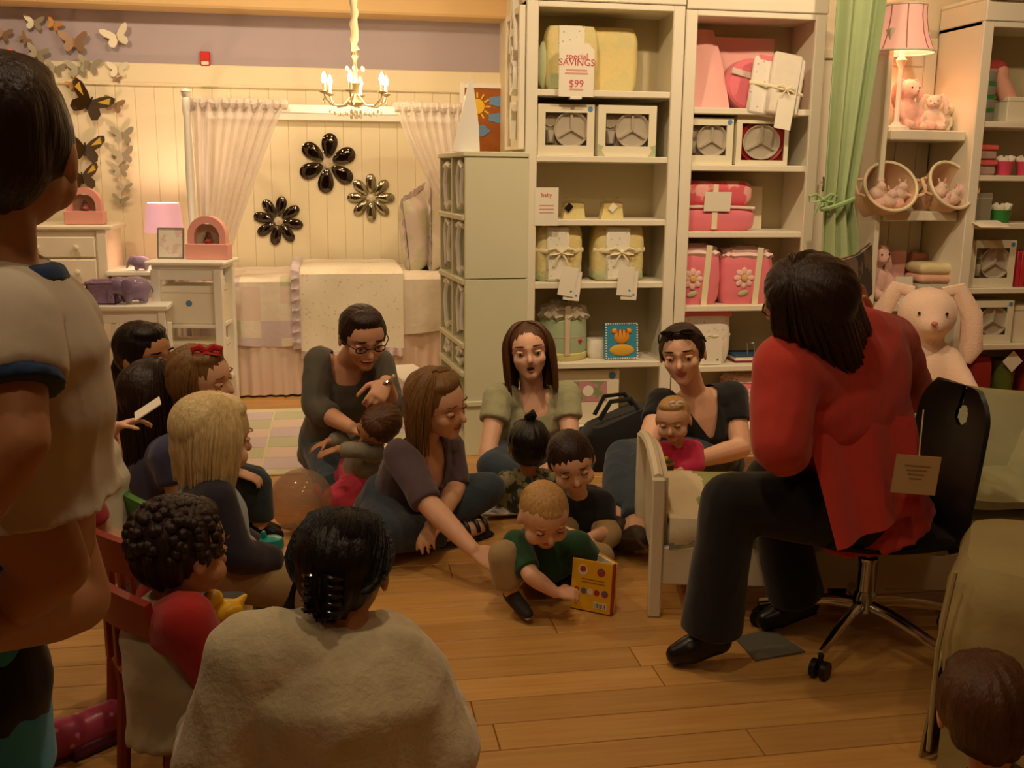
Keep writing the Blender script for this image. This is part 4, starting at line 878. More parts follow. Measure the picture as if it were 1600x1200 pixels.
# row 5
z = SH2[4]; x, w_, h_ = slot(1063, 1146, 488, YI, z); t_ = thing('floral_sheet_set', 'white rosebud sheet set with tag behind the woman in black', 'bedding', (x, YI+.1, z+.001)); part(t_, 'sheets', FLWH, softbox(w_, .16, h_, .012, 8, 9)); part(t_, 'corner_trim', PINK, MB().bb((-w_*.5, -.078, h_*.9), (w_*.5, -.03, h_), .006)); m = MB(); m.tube([(-w_*.5, -.06, h_*.55), (0, -.1, h_*.52), (w_*.5, -.06, h_*.55)], .007, 6, .4); bow(m, (0, -.1, h_*.53), .04); part(t_, 'ribbon', RIB, m); hangtag(t_, (.03, -.105, h_*.5), .12, .14, 0)
x, w_, h_ = slot(1150, 1208, 537, YI+.03, z); t_ = thing('board_book', 'dark red and blue board book lying on the fifth pink shelf', 'book', (x, YI+.12, z+.001)); part(t_, 'cover', mat('book_red', '#8a2a2c', .6), MB().bb((-w_/2, -.08, 0), (w_/2, .08, .012), .002), False); part(t_, 'pages', PAPER, MB().bb((-w_/2+.004, -.077, .012), (w_/2-.003, .077, .03)), False); part(t_, 'upper_cover', mat('book_blue', '#33506e', .6), MB().bb((-w_/2, -.08, .03), (w_/2, .08, .042), .002), False)
m = MB(); m.tube([(-.04, -.07, .045), (-.04, -.05, h_), (.0, -.05, h_), (.0, -.07, .045)], .003, 6); solo('wire_easel', 'small silver wire easel on top of the board book', 'easel', SILV, m, (x, YI+.1, z), group=None)
# ================================================================== display niche: beadboard, shelves
YN = 5.60; nx0, nx1 = A(1328, 250, YN).x, B3X0-.006; yF = 5.24; t_ = thing('display_niche', 'cream beadboard wall display with three shelves of pink plush toys', 'shelving', ((nx0+nx1)/2, YN, 0)); hn = (nx1-nx0)/2; zN = 2.18
bw = .135; k = 0; x = -hn
while x < hn-.02:
    part(t_, 'back_board', CREAM, MB().bb((x+.001, -.014, .1), (min(x+bw, hn)-.001, -.002, zN), .004), False); x += bw
part(t_, 'top_rail', CREAM, MB().bb((-hn, -.03, zN-.16), (hn*.62, 0, zN-.06), .004), False); part(t_, 'top_rail_cap', CREAM, MB().bb((-hn, -.045, A(1470, 84, YN).z), (hn*.72, 0, A(1470, 52, YN).z), .006), False)
NSH = [A(1430, y, yF).z for y in (203, 330, 472)]
for z in NSH: part(t_, 'shelf', CREAM, MB().bb((-hn+.04, yF-YN, z-.055), (hn-.004, -.012, z), .006), False)
part(t_, 'side_panel', CREAM, MB().bb((-hn, yF-YN+.02, 0), (-hn+.03, -.012, zN), .004), False); part(t_, 'base', CREAM, MB().bb((-hn+.03, yF-YN+.02, 0), (hn-.004, -.012, .12), .004), False)
dn = struct('door_1', CREAM, MB().bb((B2X1+.03, 5.595, 0), (nx0-.02, 5.62, 2.2), .004)); dm = MB(); rect_frame(dm, B2X1+.06, nx0-.04, .1, 2.1, .05, 5.57, 5.597, .004); part(dn, 'panel_frame', CREAM, dm, False); pl_ = A(1283, 285, 5.56); m = MB(); m.cap((pl_.x, 5.565, pl_.z), .006, (pl_.x, 5.53, pl_.z), .006, 8, 2); m.tube([(pl_.x, 5.535, pl_.z+.03), (pl_.x, 5.525, pl_.z), (pl_.x, 5.535, pl_.z-.05)], .006, 6); part(dn, 'latch', METAL, m)
# lamp with pink shade
yl = yF+.1; lx = A(1404, 150, yl).x; z = NSH[0]; t_ = thing('pink_lamp', 'table lamp with pink bell shade on the top display shelf', 'lamp', (lx, yl, z)); z0, z1 = A(1412, 82, yl).z-z, A(1412, 9, yl).z-z; lx2 = A(1412, 50, yl).x-lx
PSH = mat('pink_lampshade', '#f0b8a4', .9, emit='#f2ae92', estr=.35, bump=.1, bscale=40); n_ = 48
pr_ = [(.168, 0), (.15, .12), (.125, .4), (.11, .75), (.108, 1.)]; R = [[(lx2+r_*math.cos(2*math.pi*j/n_), r_*math.sin(2*math.pi*j/n_), z0+(z1-z0)*v) for j in range(n_)] for r_, v in pr_]+[[(lx2+(r_-.004)*math.cos(2*math.pi*j/n_), (r_-.004)*math.sin(2*math.pi*j/n_), z0+(z1-z0)*v) for j in range(n_)] for r_, v in reversed(pr_)]; R.append(R[0]); sh_ = part(t_, 'shade', PSH, MB().rings(R, cap=False))
for k in range(8):
    a = 2*math.pi*(k+.5)/8; part(sh_, 'seam', mat('shade_seam', '#b9705c', .8), MB().tube([(lx2+(r_+.002)*math.cos(a), (r_+.002)*math.sin(a), z0+(z1-z0)*v) for r_, v in pr_], .003, 5))
for k_, (r_, zz_) in enumerate(((.169, z0), (.109, z1))): part(sh_, 'trim', PAPER, MB().tube([(lx2+r_*math.cos(a), r_*math.sin(a), zz_) for a in [2*math.pi*i/32 for i in range(33)]], .006, 6))
part(t_, 'stand', WHITE, MB().lathe([(.075, 0), (.075, .015), (.03, .03), (.014, .05), (.013, z0*.8), (.03, z0*.9), (.012, z0*.96), (.01, z0+.05)], 16)); part(t_, 'bulb', BULB, MB().ell((lx2, 0, (z0+z1)/2), (.03, .03, .045), n=10, m=8))
ld = bpy.data.lights.new('lamp_light', 'POINT'); ld.energy = 5; ld.color = WARM; ld.shadow_soft_size = .03; lo = bpy.data.objects.new('lamp_light', ld); COL.objects.link(lo); lo.parent = t_; lo.location = (lx2, 0, (z0+z1)/2+.06)
# plush bunnies
EYE = mat('bead_eye', '#1a1210', .2)
def bunny(label, c, s_, rz=0, m_=PLUSH, lean=0, ears='down', vox=.012):
    """seated plush rabbit, s_ = overall height"""
    t_ = thing('plush_bunny', label, 'plush toy', c, rz); m = MB(Matrix.Rotation(lean, 4, 'Y'))
    m.ell((0, 0, .24*s_), (.2*s_, .18*s_, .24*s_)); m.ell((0, -.03*s_, .62*s_), (.17*s_, .16*s_, .16*s_)); m.ell((0, -.15*s_, .57*s_), (.09*s_, .08*s_, .07*s_), n=10, m=8)
    for k in (-1, 1): m.cap((k*.15*s_, -.05*s_, .38*s_), .06*s_, (k*.24*s_, -.2*s_, .2*s_), .055*s_, 10, 3); m.cap((k*.12*s_, -.1*s_, .09*s_), .085*s_, (k*.22*s_, -.36*s_, .08*s_), .07*s_, 10, 3)
    me = remesh(m, s_*.03, 4); me.materials.append(m_); link('body', me, t_)
    for k in (-1, 1):
        e = MB(Matrix.Rotation(lean, 4, 'Y')); e.tube([(k*.08*s_, 0, .74*s_), (k*.17*s_, .02*s_, .76*s_), (k*.25*s_, 0, .62*s_), (k*.26*s_, -.02*s_, .42*s_), (k*.24*s_, -.02*s_, .34*s_)] if ears == 'down' else [(k*.06*s_, 0, .74*s_), (k*.09*s_, .02*s_, .9*s_), (k*.12*s_, .02*s_, 1.04*s_)], [.035*s_, .05*s_, .06*s_, .065*s_, .03*s_] if ears == 'down' else [.04*s_, .055*s_, .03*s_], 10, .45); part(t_, 'ear', m_, e)
        part(t_, 'eye', EYE, MB(Matrix.Rotation(lean, 4, 'Y')).ell((k*.075*s_, -.175*s_, .64*s_), ((.016 if s_ < .6 else .009)*s_, .010*s_, (.016 if s_ < .6 else .009)*s_), n=8, m=6))
    part(t_, 'nose', mat('bunny_nose', '#c98078', .6), MB(Matrix.Rotation(lean, 4, 'Y')).ell((0, -.232*s_, .59*s_), (.02*s_, .012*s_, .014*s_), n=8, m=6)); return t_
z = NSH[0]+.002
bunny('pink plush bunny slumped behind the lamp stand on the top display shelf', (A(1418, 190, yF+.17).x, yF+.2, z), .36, .25); bunny('pink plush bunny at the shelf edge right of the lamp', (A(1462, 200, yF+.1).x, yF+.14, z), .25, -.5, mat('pale_plush', '#efd0bd', .95, bump=.5, bscale=150, sheen=.5)); bunny('small pale bunny propped at the right end of the top display shelf', (A(1490, 200, yF+.1).x-.005, yF+.19, z), .20, -.9, mat('cream_plush', '#ecd9b8', .95, bump=.5, bscale=150, sheen=.5), .15)
# baskets tilted to the viewer
def tub(label, px, py, R_, rzt, fill_n, Y):
    c = A(px, py, Y); t_ = thing('cloth_basket', label, 'basket', tuple(c)); Mz = Matrix.Rotation(rzt, 4, 'Z') @ Matrix.Rotation(math.radians(62), 4, 'X'); TC = mat('peach_canvas', '#eec9a6', .8, bump=.2, bscale=60)
    m = MB(Mz); m.lathe([(.001, -.22), (R_*.72, -.22), (R_*.75, -.2), (R_, 0), (R_*.97, .004), (R_*.7, -.195), (.001, -.2)], 32); part(t_, 'body', TC, m)
    m = MB(Mz); m.tube([(R_*math.cos(a), R_*math.sin(a), .0) for a in [2*math.pi*i/32 for i in range(33)]], .009, 6); part(t_, 'rim', RIB, m)
    for sg in (1, -1):
        m = MB(Mz); m.tube([(sg*R_*.99, -.05, -.02), (sg*(R_+.04), -.04, -.01), (sg*(R_+.05), 0, .0), (sg*(R_+.04), .04, -.01), (sg*R_*.99, .05, -.02)], .009, 6); part(t_, 'handle', TC, m)
    rb = random.Random(px); k = 0
    for i in range(fill_n):
        a = math.pi+(i+.5)*math.pi/fill_n; r_ = R_*(.45+.12*(i % 2)); p_ = c+(Mz @ V((r_*math.cos(a), r_*math.sin(a), -.05-.02*(i % 2))))
        s_ = R_*.34; tt = thing('small_plush', '%s pale pink plush tucked in the %s' % (('first', 'second', 'third', 'fourth', 'fifth')[i], 'left peach basket' if px < 1440 else 'right peach basket'), 'plush toy', tuple(p_), rb.random()*2, 'small plush toys in the baskets'); m = MB()
        m.ell((0, 0, 0), (s_, s_*.9, s_*.8), n=12, m=8); m.ell((0, -s_*.5, s_*.8), (s_*.6, s_*.55, s_*.55), n=12, m=8); m.cap((s_*.7, -s_*.4, 0), s_*.25, (s_*1.1, -s_*.8, -s_*.2), s_*.22, 8, 2); me = remesh(m, s_*.14, 3); me.materials.append(PLUSH if i % 2 else MATS['pale_plush']); link('body', me, tt)
        for e in (-1, 1): part(tt, 'ear', PLUSH, MB().ell((e*s_*.45, -s_*.4, s_*1.35), (s_*.14, s_*.1, s_*.4), Matrix.Rotation(e*.5, 3, 'Y'), 8, 6))
tub('peach canvas basket of plush toys tipped forward, left of two', 1392, 291, .145, -.1, 5, yF-.02); tub('peach canvas basket of plush toys tipped forward, right of two', 1487, 289, .14, .18, 4, yF-.02)
# third niche shelf
z = NSH[2]+.002
bunny('pink plush bunny sitting on the lower display shelf behind the raised book', (A(1372, 460, yF+.1).x, yF+.16, z), .40, .35)
x, w_, h_ = slot(1386, 1412, 392, yF+.2, z); solo('pink_plush_book', 'upright pink cloth book behind the folded knits', 'book', PINKL, MB().bb((-.06, -.02, 0), (.06, .02, h_), .008), (x+.04, yF+.27, z), -.1); solo('rose_cloth_book', 'upright rose cloth book leaning by the first cloth book', 'book', mat('rose_cloth', '#d9958a', .9, bump=.3, bscale=60), MB(Matrix.Rotation(.12, 4, 'Y')).bb((-.06, -.02, 0), (.06, .02, h_*.92), .008), (x+.17, yF+.28, z+.008))
x0_, x1_ = A(1436, 440, yF+.06).x, A(1492, 440, yF+.06).x; zz = z
for nm, mm, hh, lab in (('knit_base', OFFW, .03, 'cream folded knit at the bottom of the knit pile'), ('folded_knit', mat('grey_knit', '#b9b6a2', .95, bump=.5, bscale=90), .065, 'grey folded knit in the knit pile'), ('folded_knit', mat('peach_knit', '#e8b79c', .95, bump=.5, bscale=90), .05, 'peach folded knit in the knit pile'), ('folded_knit', mat('cream_knit', '#e8d9a8', .95, bump=.5, bscale=90), .06, 'yellow cream folded knit on top of the knit pile')):
    solo('folded_knit', lab, 'clothing', mm, softbox((x1_-x0_)*(1-.05*(zz-z)*10), .2, hh, .04, 6, zz*9), ((x0_+x1_)/2, yF+.14, zz), 0, 'folded knits on the display shelf'); zz += hh+.001
x, w_, h_ = slot(1404, 1431, 433, yF-.0, z); solo('price_card', 'blank cream price card standing on the lower display shelf', 'card', PAPER, MB(Matrix.Rotation(-.1, 4, 'X')).bb((-w_/2, -.002, 0), (w_/2, .002, h_)), (x, yF+.03, z), smooth=False)
# big bunny on the floor of the niche
bb_ = A(1440, 600, 4.95); bunny('large pale pink plush rabbit sitting beside the reader', (bb_.x+.02, 5.0, .12), .92, -.35, mat('big_plush', '#f0cdb4', .95, bump=.4, bscale=120, sheen=.5), ears='down', vox=.02)
m = MB().bb((-.3, -.22, 0), (.3, .22, .12), .01); solo('low_platform', 'low cream platform under the large plush rabbit', 'platform', CREAM, m, (bb_.x+.02, 4.98, 0))
# ================= bookcase 3 goods
Y3i = Y3+.03; GLAS = mat('jar_glass', '#cfcabc', .1, trans=.5, ior=1.3); GRN = mat('green_lid', '#3d8a3c', .4); PKL = mat('coral_lid', '#e8685f', .4); CLR = mat('clear_tub', '#d9b8ac', .2, trans=.3)
z = SH3[0]; x = A(1551, 160, Y3i).x; hh = (A(1551, 106, Y3i).z-z)/4
for k in range(4):
    t_ = thing('snack_jar', '%s jar of the green lidded stack on the right bookcase' % ('lowest', 'second', 'third', 'topmost')[k], 'jar', (x, Y3i+.07, z+.001+k*hh), 0, 'stacked jars'); part(t_, 'jar', GLAS, MB().lathe([(.045, 0), (.05, .01), (.05, hh*.7), (.046, hh*.74)], 18)); part(t_, 'lid', GRN if k < 3 else CLR, MB().lathe([(.052, hh*.72), (.052, hh*.97), (.001, hh*.98)], 18))
x = A(1572, 125, Y3i).x; t_ = thing('rag_doll', 'small red and pink rag doll lying over the jars on the right bookcase', 'doll', (x+.02, Y3i+.1, z+.14)); m = MB(); m.ell((0, 0, .12), (.06, .05, .06), n=12, m=8); m.cap((0, 0, .1), .05, (.07, -.02, -.02), .05, 10, 3); m.cap((.05, 0, .02), .025, (.1, -.03, -.1), .022, 8, 3); me = remesh(m, .01, 3); me.materials.append(mat('doll_pink', '#e0a58f', .9)); link('body', me, t_); part(t_, 'hair', mat('doll_red', '#b2463c', .95, bump=.6, bscale=60), MB().ell((-.01, .015, .14), (.07, .055, .06), n=12, m=8))
x = A(1592, 170, Y3i).x; carton('small_white_box', 'plain white box under the rag doll on the right bookcase', (x+.02, Y3i+.08, z+.001), 0, .15, .12, .135, CARD, False)
z = SH3[1]; x = A(1546, 250, Y3i).x; hh = (A(1546, 226, Y3i).z-z)/2
for k in range(2):
    t_ = thing('snack_box', '%s coral lidded snack box on the right bookcase' % ('lower', 'upper')[k], 'container', (x, Y3i+.07, z+.001+k*hh), 0, 'coral lidded boxes'); part(t_, 'tub', CLR, MB().bb((-.06, -.05, 0), (.06, .05, hh*.62), .01)); part(t_, 'lid', PKL, MB().bb((-.066, -.056, hh*.62), (.066, .056, hh*.98), .008))
for k, px in enumerate((1580, 1612)):
    x = A(px, 258, Y3i).x; t_ = thing('party_cup', 'pink cup filled with white tissue, %s' % ('beside the coral boxes', 'cut by the right edge'), 'cup', (x, Y3i+.06, z+.001)) if False else thing('party_cup', ('pink cup with white tissue beside the coral boxes', 'pink cup with white tissue at the right edge')[k], 'cup', (x, Y3i+.06, z+.001)); part(t_, 'cup', mat('hot_pink', '#d94f68', .4), MB().lathe([(.035, 0), (.05, .075), (.046, .076), (.03, .01)], 18)); part(t_, 'tissue', PAPER, MB().rings([[(.04*q*(1+.3*math.sin(j*2.4))*math.cos(2*math.pi*j/20), .04*q*(1+.3*math.sin(j*2.4))*math.sin(2*math.pi*j/20), zz_+.012*math.sin(j*2.4)) for j in range(20)] for q, zz_ in ((.9, .05), (1.1, .09), (.5, .1))]))
z = SH3[2]; x = A(1540, 320, Y3i).x; carton('grey_box', 'grey card box beside the green pot on the right bookcase', (x, Y3i+.06, z+.001), 0, .095, .1, A(1540, 302, Y3i).z-z, mat('grey_card', '#8e8470', .7), False)
x = A(1573, 335, Y3i).x; t_ = thing('green_pot', 'green cup with white tissue beside the grey box', 'cup', (x, Y3i+.06, z+.001)); part(t_, 'cup', mat('leaf_green', '#3f8a3a', .4), MB().lathe([(.045, 0), (.062, .07), (.058, .071), (.04, .01)], 18)); part(t_, 'tissue', PAPER, MB().rings([[(.045*q*(1+.3*math.sin(j*2.4))*math.cos(2*math.pi*j/20), .045*q*(1+.3*math.sin(j*2.4))*math.sin(2*math.pi*j/20), zz_+.012*math.sin(j*2.4)) for j in range(20)] for q, zz_ in ((.9, .05), (1.1, .09), (.5, .1))]))
x = A(1545, 350, Y3-.04).x; solo('shelf_card', 'white card lying over the shelf edge under the green pot', 'card', PAPER, MB(Matrix.Rotation(.25, 4, 'X')).bb((-.09, -.1, 0), (.09, .03, .003)), (x, Y3-.01, z+.006), smooth=False)
z = SH3[3]; window_box('white gift box with ribbed plate beside the red books', 1516, 1588, 376, z, Y3i)
for k in range(3): solo('red_book', ('red book touching the gift box on the right bookcase', 'middle red book of three on the right bookcase', 'red book furthest right on the right bookcase')[k], 'book', REDP, MB().bb((-.014, -.07, 0), (.014, .07, .2), .004), (A(1594, 420, Y3i).x+.005+k*.03, Y3i+.09, z+.001), 0, 'red books')
z = SH3[4]; window_box('white gift box with blue plate on the lower right shelf', 1514, 1584, 470, z, Y3i, inner=mat('blue_insert', '#7f9dae', .7)); x = A(1592, 500, Y3i).x; carton('cream_carton', 'narrow cream carton at the right edge of the lower shelf', (x+.04, Y3i+.1, z+.001), 0, .1, .15, .22, CARD, False)
z = SH3[5]; x = A(1577, 610, Y3i).x; GLIT = mat('green_glitter', '#6f7d2e', .35, metal=.3, bump=.9, bscale=300, var=.35, vscale=160); hv = A(1577, 565, Y3i).z-z; t_ = thing('glitter_vase', 'tall tapered green glitter vase with white tag', 'vase', (x, Y3i+.08, z+.001)); part(t_, 'vase', GLIT, MB().lathe([(.05, 0), (.055, .02), (.07, hv*.9), (.075, hv), (.065, hv), (.045, .03)], 20)); part(t_, 'tag', PAPER, MB(Matrix.Translation((0, -.08, hv)) @ Matrix.Rotation(.78, 4, 'Y')).bb((-.045, -.002, -.045), (.045, 0, .045)), False)
x = A(1532, 600, Y3i).x; m = softbox(.13, .2, A(1520, 560, Y3i).z-z, .04, 10, 4); solo('red_cushion', 'red cloth cushion standing on the bottom right shelf', 'cushion', mat('red_cloth', '#a8302c', .9), m, (x+.02, Y3i+.12, z+.001)); solo('red_cushion', 'red cloth cushion at the right edge beyond the glitter vase', 'cushion', MATS['red_cloth'], softbox(.12, .2, .42, .04, 10, 6), (A(1612, 610, Y3i).x+.05, Y3i+.12, z+.001))
# ================================================================== green curtain
GC = mat('green_curtain', '#a9b989', .85, bump=.15, bscale=40, var=.05); YG = 4.95; xs = lambda px, py: A(px, py, YG).x
zt_, zk, zb_ = 2.6, A(1312, 318, YG).z, .03; tl, tr_ = xs(1318, 0), xs(1378, 0); kl, kr = xs(1291, 318), xs(1327, 318); bl, brr = xs(1285, 450), xs(1345, 450)
def gfn(u, v):
    z = zt_+(zb_-zt_)*v; vk = (zt_-zk)/(zt_-zb_)
    if v < vk: q = (v/vk)**1.3; l = tl-.03+(kl-tl+.03)*q; r = tr_+.03+(kr-tr_-.03)*q
    else: q = min(1, (v-vk)/(1-vk)*2.2)**.7; l = kl+(bl-kl)*q; r = kr+(brr-kr)*q
    return (l+(r-l)*u, YG+.028*math.sin(u*5.2*math.pi+v)+.01*math.sin(u*23), z)
t_ = thing('green_curtain', 'sage green curtain tied back beside the pink bookcase', 'curtain', ((tl+tr_)/2, YG, 0)); mo = MB(Matrix.Translation((-(tl+tr_)/2, -YG, 0))); mo.sheet(gfn, 40, 50, .004); part(t_, 'cloth', GC, mo)
m = MB(Matrix.Translation((-(tl+tr_)/2, -YG, 0))); kc = V(((kl+kr)/2, YG, zk)); rw_ = (kr-kl)/2+.02; m.tube([kc+V((rw_*math.cos(a), .05*math.sin(a), .03*math.cos(a))) for a in [2*math.pi*i/16 for i in range(17)]], .012, 6); bow(m, kc+V((-rw_-.01, -.02, .02)), .08); part(t_, 'tie_back', mat('tie_green', '#93b377', .7), m)
# ================================================================== toddler bed
BW = mat('bed_white', '#e9e0c4', .45); c0 = V((1.0, 2.985, 0)); rzb = math.radians(-12); t_ = thing('toddler_bed', 'low cream toddler bed with curved footboard behind the reader', 'bed', tuple(c0), rzb); LB, DB = 1.42, .56; hp = A(1030, 748, 2.97).z
def bedend(x, h, nm):
    m = MB(); 
    e = part(t_, nm, BW, MB().sheet(lambda u, v: (x+.012, .03+u*(DB-.06), .12+v*(h-.12+.035*math.sin(u*math.pi)-.01)), 20, 2, .024))
    for y_ in (0, DB): part(e, 'post', BW, MB().bb((x-.02, y_-.022, 0), (x+.022, y_+.022, h), .005), False)
    part(e, 'cap_rail', BW, MB().tube([(x, .0+u/20*DB, h-.005+.035*math.sin(u/20*math.pi)) for u in range(21)], .019, 8))
bedend(0, hp, 'footboard'); bedend(LB, hp+.2, 'headboard')
zr0, zr1 = A(1060, 912, 2.97).z, A(1060, 853, 2.97).z
for y_ in (0, DB): part(t_, 'side_rail', BW, MB().bb((.02, y_-.012, zr0), (LB-.02, y_+.012, zr1), .005), False)
part(t_, 'centre_stile', BW, MB().bb((.70, -.018, zr0), (.73, -.012, zr1), .003), False); part(t_, 'slat_base', BW, MB().bb((.02, .02, zr0+.04), (LB-.02, DB-.02, zr0+.06)), False)
R12 = Matrix.Rotation(rzb, 3, 'Z'); bedp = lambda p: tuple(c0+R12 @ V(p)); zm_ = .335
solo('crib_mattress', 'small mattress in the toddler bed under the green wave quilt', 'mattress', OFFW, MB().bb((.035, .03, zr0+.062), (LB-.04, DB-.03, zm_-.02), .03), bedp((0, 0, 0)), rzb)
BEDQ = [mat('quilt_cream', '#ece0bb', .9, bump=.2, bscale=40), mat('quilt_green', '#a8b070', .9, bump=.25, bscale=50), mat('quilt_blue', '#9fb0b4', .9, col2='#c9cfa0', pat='blotch', pscale=30, bump=.2, bscale=40)]
nu, nv = 170, 34; m = MB()
def qf(u, v):
    x = .04+u*(LB-.09)
    if v < .55: t2 = v/.55; return (x, DB-.03-(DB-.035)*t2, zm_+.012*noise.noise(V((x*6, t2*5, 1))))
    t2 = (v-.55)/.45; return (x, -.006-.012*math.sin(t2*3.1)-.006*math.sin(x*30)*t2, zm_-(zm_-zr1+.01)*t2)
m.sheet(qf, nu, nv, .012); mi = [0]*len(m.f)
for i in range(nu):
    for j in range(nv):
        w1 = .13+.025*math.sin(j*.35)+.008*math.sin(j*.9); w2 = w1+.2+.03*math.sin(j*.4+1); xx = i/nu; k = 0
        if w1/1 < xx*LB*.9 < w2 or w2+.32 < xx*LB*.9 < w2+.55: k = 1
        if j > nv-5+2*math.sin(i*.35) and math.sin(i*.21) > -.5: k = 2
        mi[i*nv+j] = k
m.mi = mi; solo('wave_quilt', 'cream and green wavy quilt with blue flowers on the toddler bed', 'quilt', BEDQ, m, bedp((0, 0, 0)), rzb)
MINT = mat('mint_quilt', '#ccd0a4', .9, bump=.3, bscale=25, var=.04)
q1 = A(1500, 700, 2.95); pillow('mint_pillow', 'large pale mint pillow leaning behind the swivel chair', MINT, (q1.x+.22, 3.12, zm_+.17), .30, .22, .09, Euler((math.radians(52), math.radians(6), math.radians(-14))))
pillow('mint_cushion', 'pale mint cushion slumped at the right end of the toddler bed', MINT, (q1.x+.42, 2.92, zm_+.13), .26, .20, .10, Euler((math.radians(30), math.radians(-8), math.radians(-30))))
m = MB().sheet(lambda u, v: (.88+u*.50, .01+v*(DB-.1), zm_+.03+.06*math.sin(u*math.pi)*math.sin(v*2.6+.3)+.025*noise.noise(V((u*4, v*4, 3)))), 20, 20, .03); solo('folded_mint_quilt', 'rumpled pale mint quilt heaped at the head of the toddler bed', 'quilt', MINT, m, bedp((0, 0, 0)), rzb)
# small white stool behind the bed
ps = A(1185, 668, 4.45); t_ = thing('step_stool', 'small white step stool behind the toddler bed', 'stool', (ps.x+.03, 4.55, 0)); part(t_, 'top', WHITE, MB().bb((-.17, -.12, ps.z-.03), (.17, .12, ps.z), .006)); 
for a in (-1, 1): part(t_, 'side', WHITE, MB().bb((a*.15-.012, -.11, 0), (a*.15+.012, .11, ps.z-.03), .003), False)
part(t_, 'front', WHITE, MB().bb((-.14, -.1, .1), (.14, -.085, ps.z-.03), .003), False)
# ================================================================== swivel chair
hub = V((1.575, 2.70, 0)); fa = math.radians(2); F_ = V((-math.cos(fa), math.sin(fa), 0)); rzc = math.atan2(F_.y, F_.x)-math.pi/2; t_ = thing('swivel_chair', 'black shell swivel chair on chrome five-star base under the reader', 'chair', tuple(hub), rzc)
SHELL = mat('black_shell', '#1d1a16', .38); zs_ = .36
part(t_, 'hub', METAL, MB().lathe([(.03, .10), (.04, .11), (.035, .16), (.03, .17)], 16)); part(t_, 'column_sleeve', METAL, MB().lathe([(.027, .16), (.027, .26), (.03, .265), (.03, .275), (.016, .28)], 18)); part(t_, 'gas_lift', METAL, MB().lathe([(.015, .27), (.015, zs_-.01)], 14)); part(t_, 'seat_bracket', BLACK, MB().bb((-.08, -.08, zs_-.03), (.08, .08, zs_-.012), .004), False)
iR = Matrix.Rotation(-rzc, 3, 'Z')
tips = [G(1245, 1066, .05), G(1425, 1092, .05), G(1196, 996, .05)]; angs = sorted([math.atan2((p-hub).y, (p-hub).x) for p in tips]); base_a = math.atan2((tips[0]-hub).y, (tips[0]-hub).x)
for k in range(5):
    a = base_a+2*math.pi*k/5-rzc; d_ = V((math.cos(a), math.sin(a), 0)); L5 = .31
    lg = part(t_, 'base_leg', METAL, MB().tube([d_*.02+V((0, 0, .125)), d_*.1+V((0, 0, .122)), d_*.2+V((0, 0, .105)), d_*L5+V((0, 0, .075))], [.022, .02, .017, .014], 10, .8))
    m = MB(); sd = V((-d_.y, d_.x, 0)); cc = d_*L5+V((0, 0, .028))
    for q in (-1, 1): m.tube([cc+sd*(q*.007), cc+sd*(q*.024)], .027, 14)
    part(lg, 'caster', BLACK, m); part(lg, 'caster_stem', BLACK, MB().tube([cc+V((0, 0, .0)), cc+V((0, 0, .045))], .008, 8))
# moulded shell: seat then back (local +y = sitter's front)
def prof(v):
    if v < .42: t2 = v/.42; return (.21-.38*t2, zs_+.012*(1-t2)**2-.015*math.sin(t2*math.pi))
    t2 = (v-.42)/.58; b = min(1, t2/.25); y_ = -.17-.055*math.sin(b*math.pi/2)-.06*max(0, t2-.25); return (y_, zs_+.0+.05*(1-math.cos(b*math.pi/2))+.44*max(0, t2-.12))
def shell(u, v):
    y_, z_ = prof(v); wv = .19 if v < .42 else .19-.02*((v-.42)/.58)**2; 
    if v > .88: wv *= math.sqrt(max(.05, 1-((v-.88)/.12)**2*.55))
    x = (u*2-1)*wv; c = (u*2-1)**2
    return (x, y_+(.035*c if v > .42 else 0), z_+(.02*c if v <= .42 else 0))
m = MB(); nu, nv = 56, 150; hole = lambda x, z: ((x-.0)**2+(z-(ztop_-.085))**2 < .032**2) or (abs(x-.012) < .009 and z > ztop_-.09); ztop_ = prof(1)[1]
P_ = [[V(shell(i/nu, j/nv)) for j in range(nv+1)] for i in range(nu+1)]; m.sheet(shell, nu, nv, .012)
keep = []; nf = nu*nv
kill = set()
for i in range(nu):
    for j in range(nv):
        c_ = (P_[i][j]+P_[i+1][j+1])/2
        if j/nv > .6 and hole(c_.x, c_.z): kill.add(i*nv+j)
m.f = [f for q, f in enumerate(m.f) if not (q in kill or (nf <= q < 2*nf and q-nf in kill))]; m.mi = [0]*len(m.f)
part(t_, 'shell', SHELL, m)
tp = A(1436, 712, 2.45); lp = iR @ (tp-hub); TAGM = mat('kraft_tag', '#c9a878', .8); Mtg = Matrix.Translation(lp) @ Matrix.Rotation(-rzc, 4, 'Z') @ Matrix.Rotation(math.radians(-8), 4, 'Z') @ Matrix.Rotation(.08, 4, 'Y'); tgo = part(t_, 'price_tag', TAGM, MB(Mtg).bb((-.062, -.002, -.108), (.062, .002, 0)), False)
for k in range(4): part(tgo, 'print_line', mat('tag_print', '#9a7a50', .8), MB(Mtg).bb((-.035+.006*k, -.0032, -.03-.012*k), (.035-.006*k, -.002, -.027-.012*k)), False)
tp2 = iR @ (A(1443, 640, 2.47)-hub); part(t_, 'tag_string', RIB, MB().tube([tp2, lp+V((0, 0, .0))], .0018, 5))
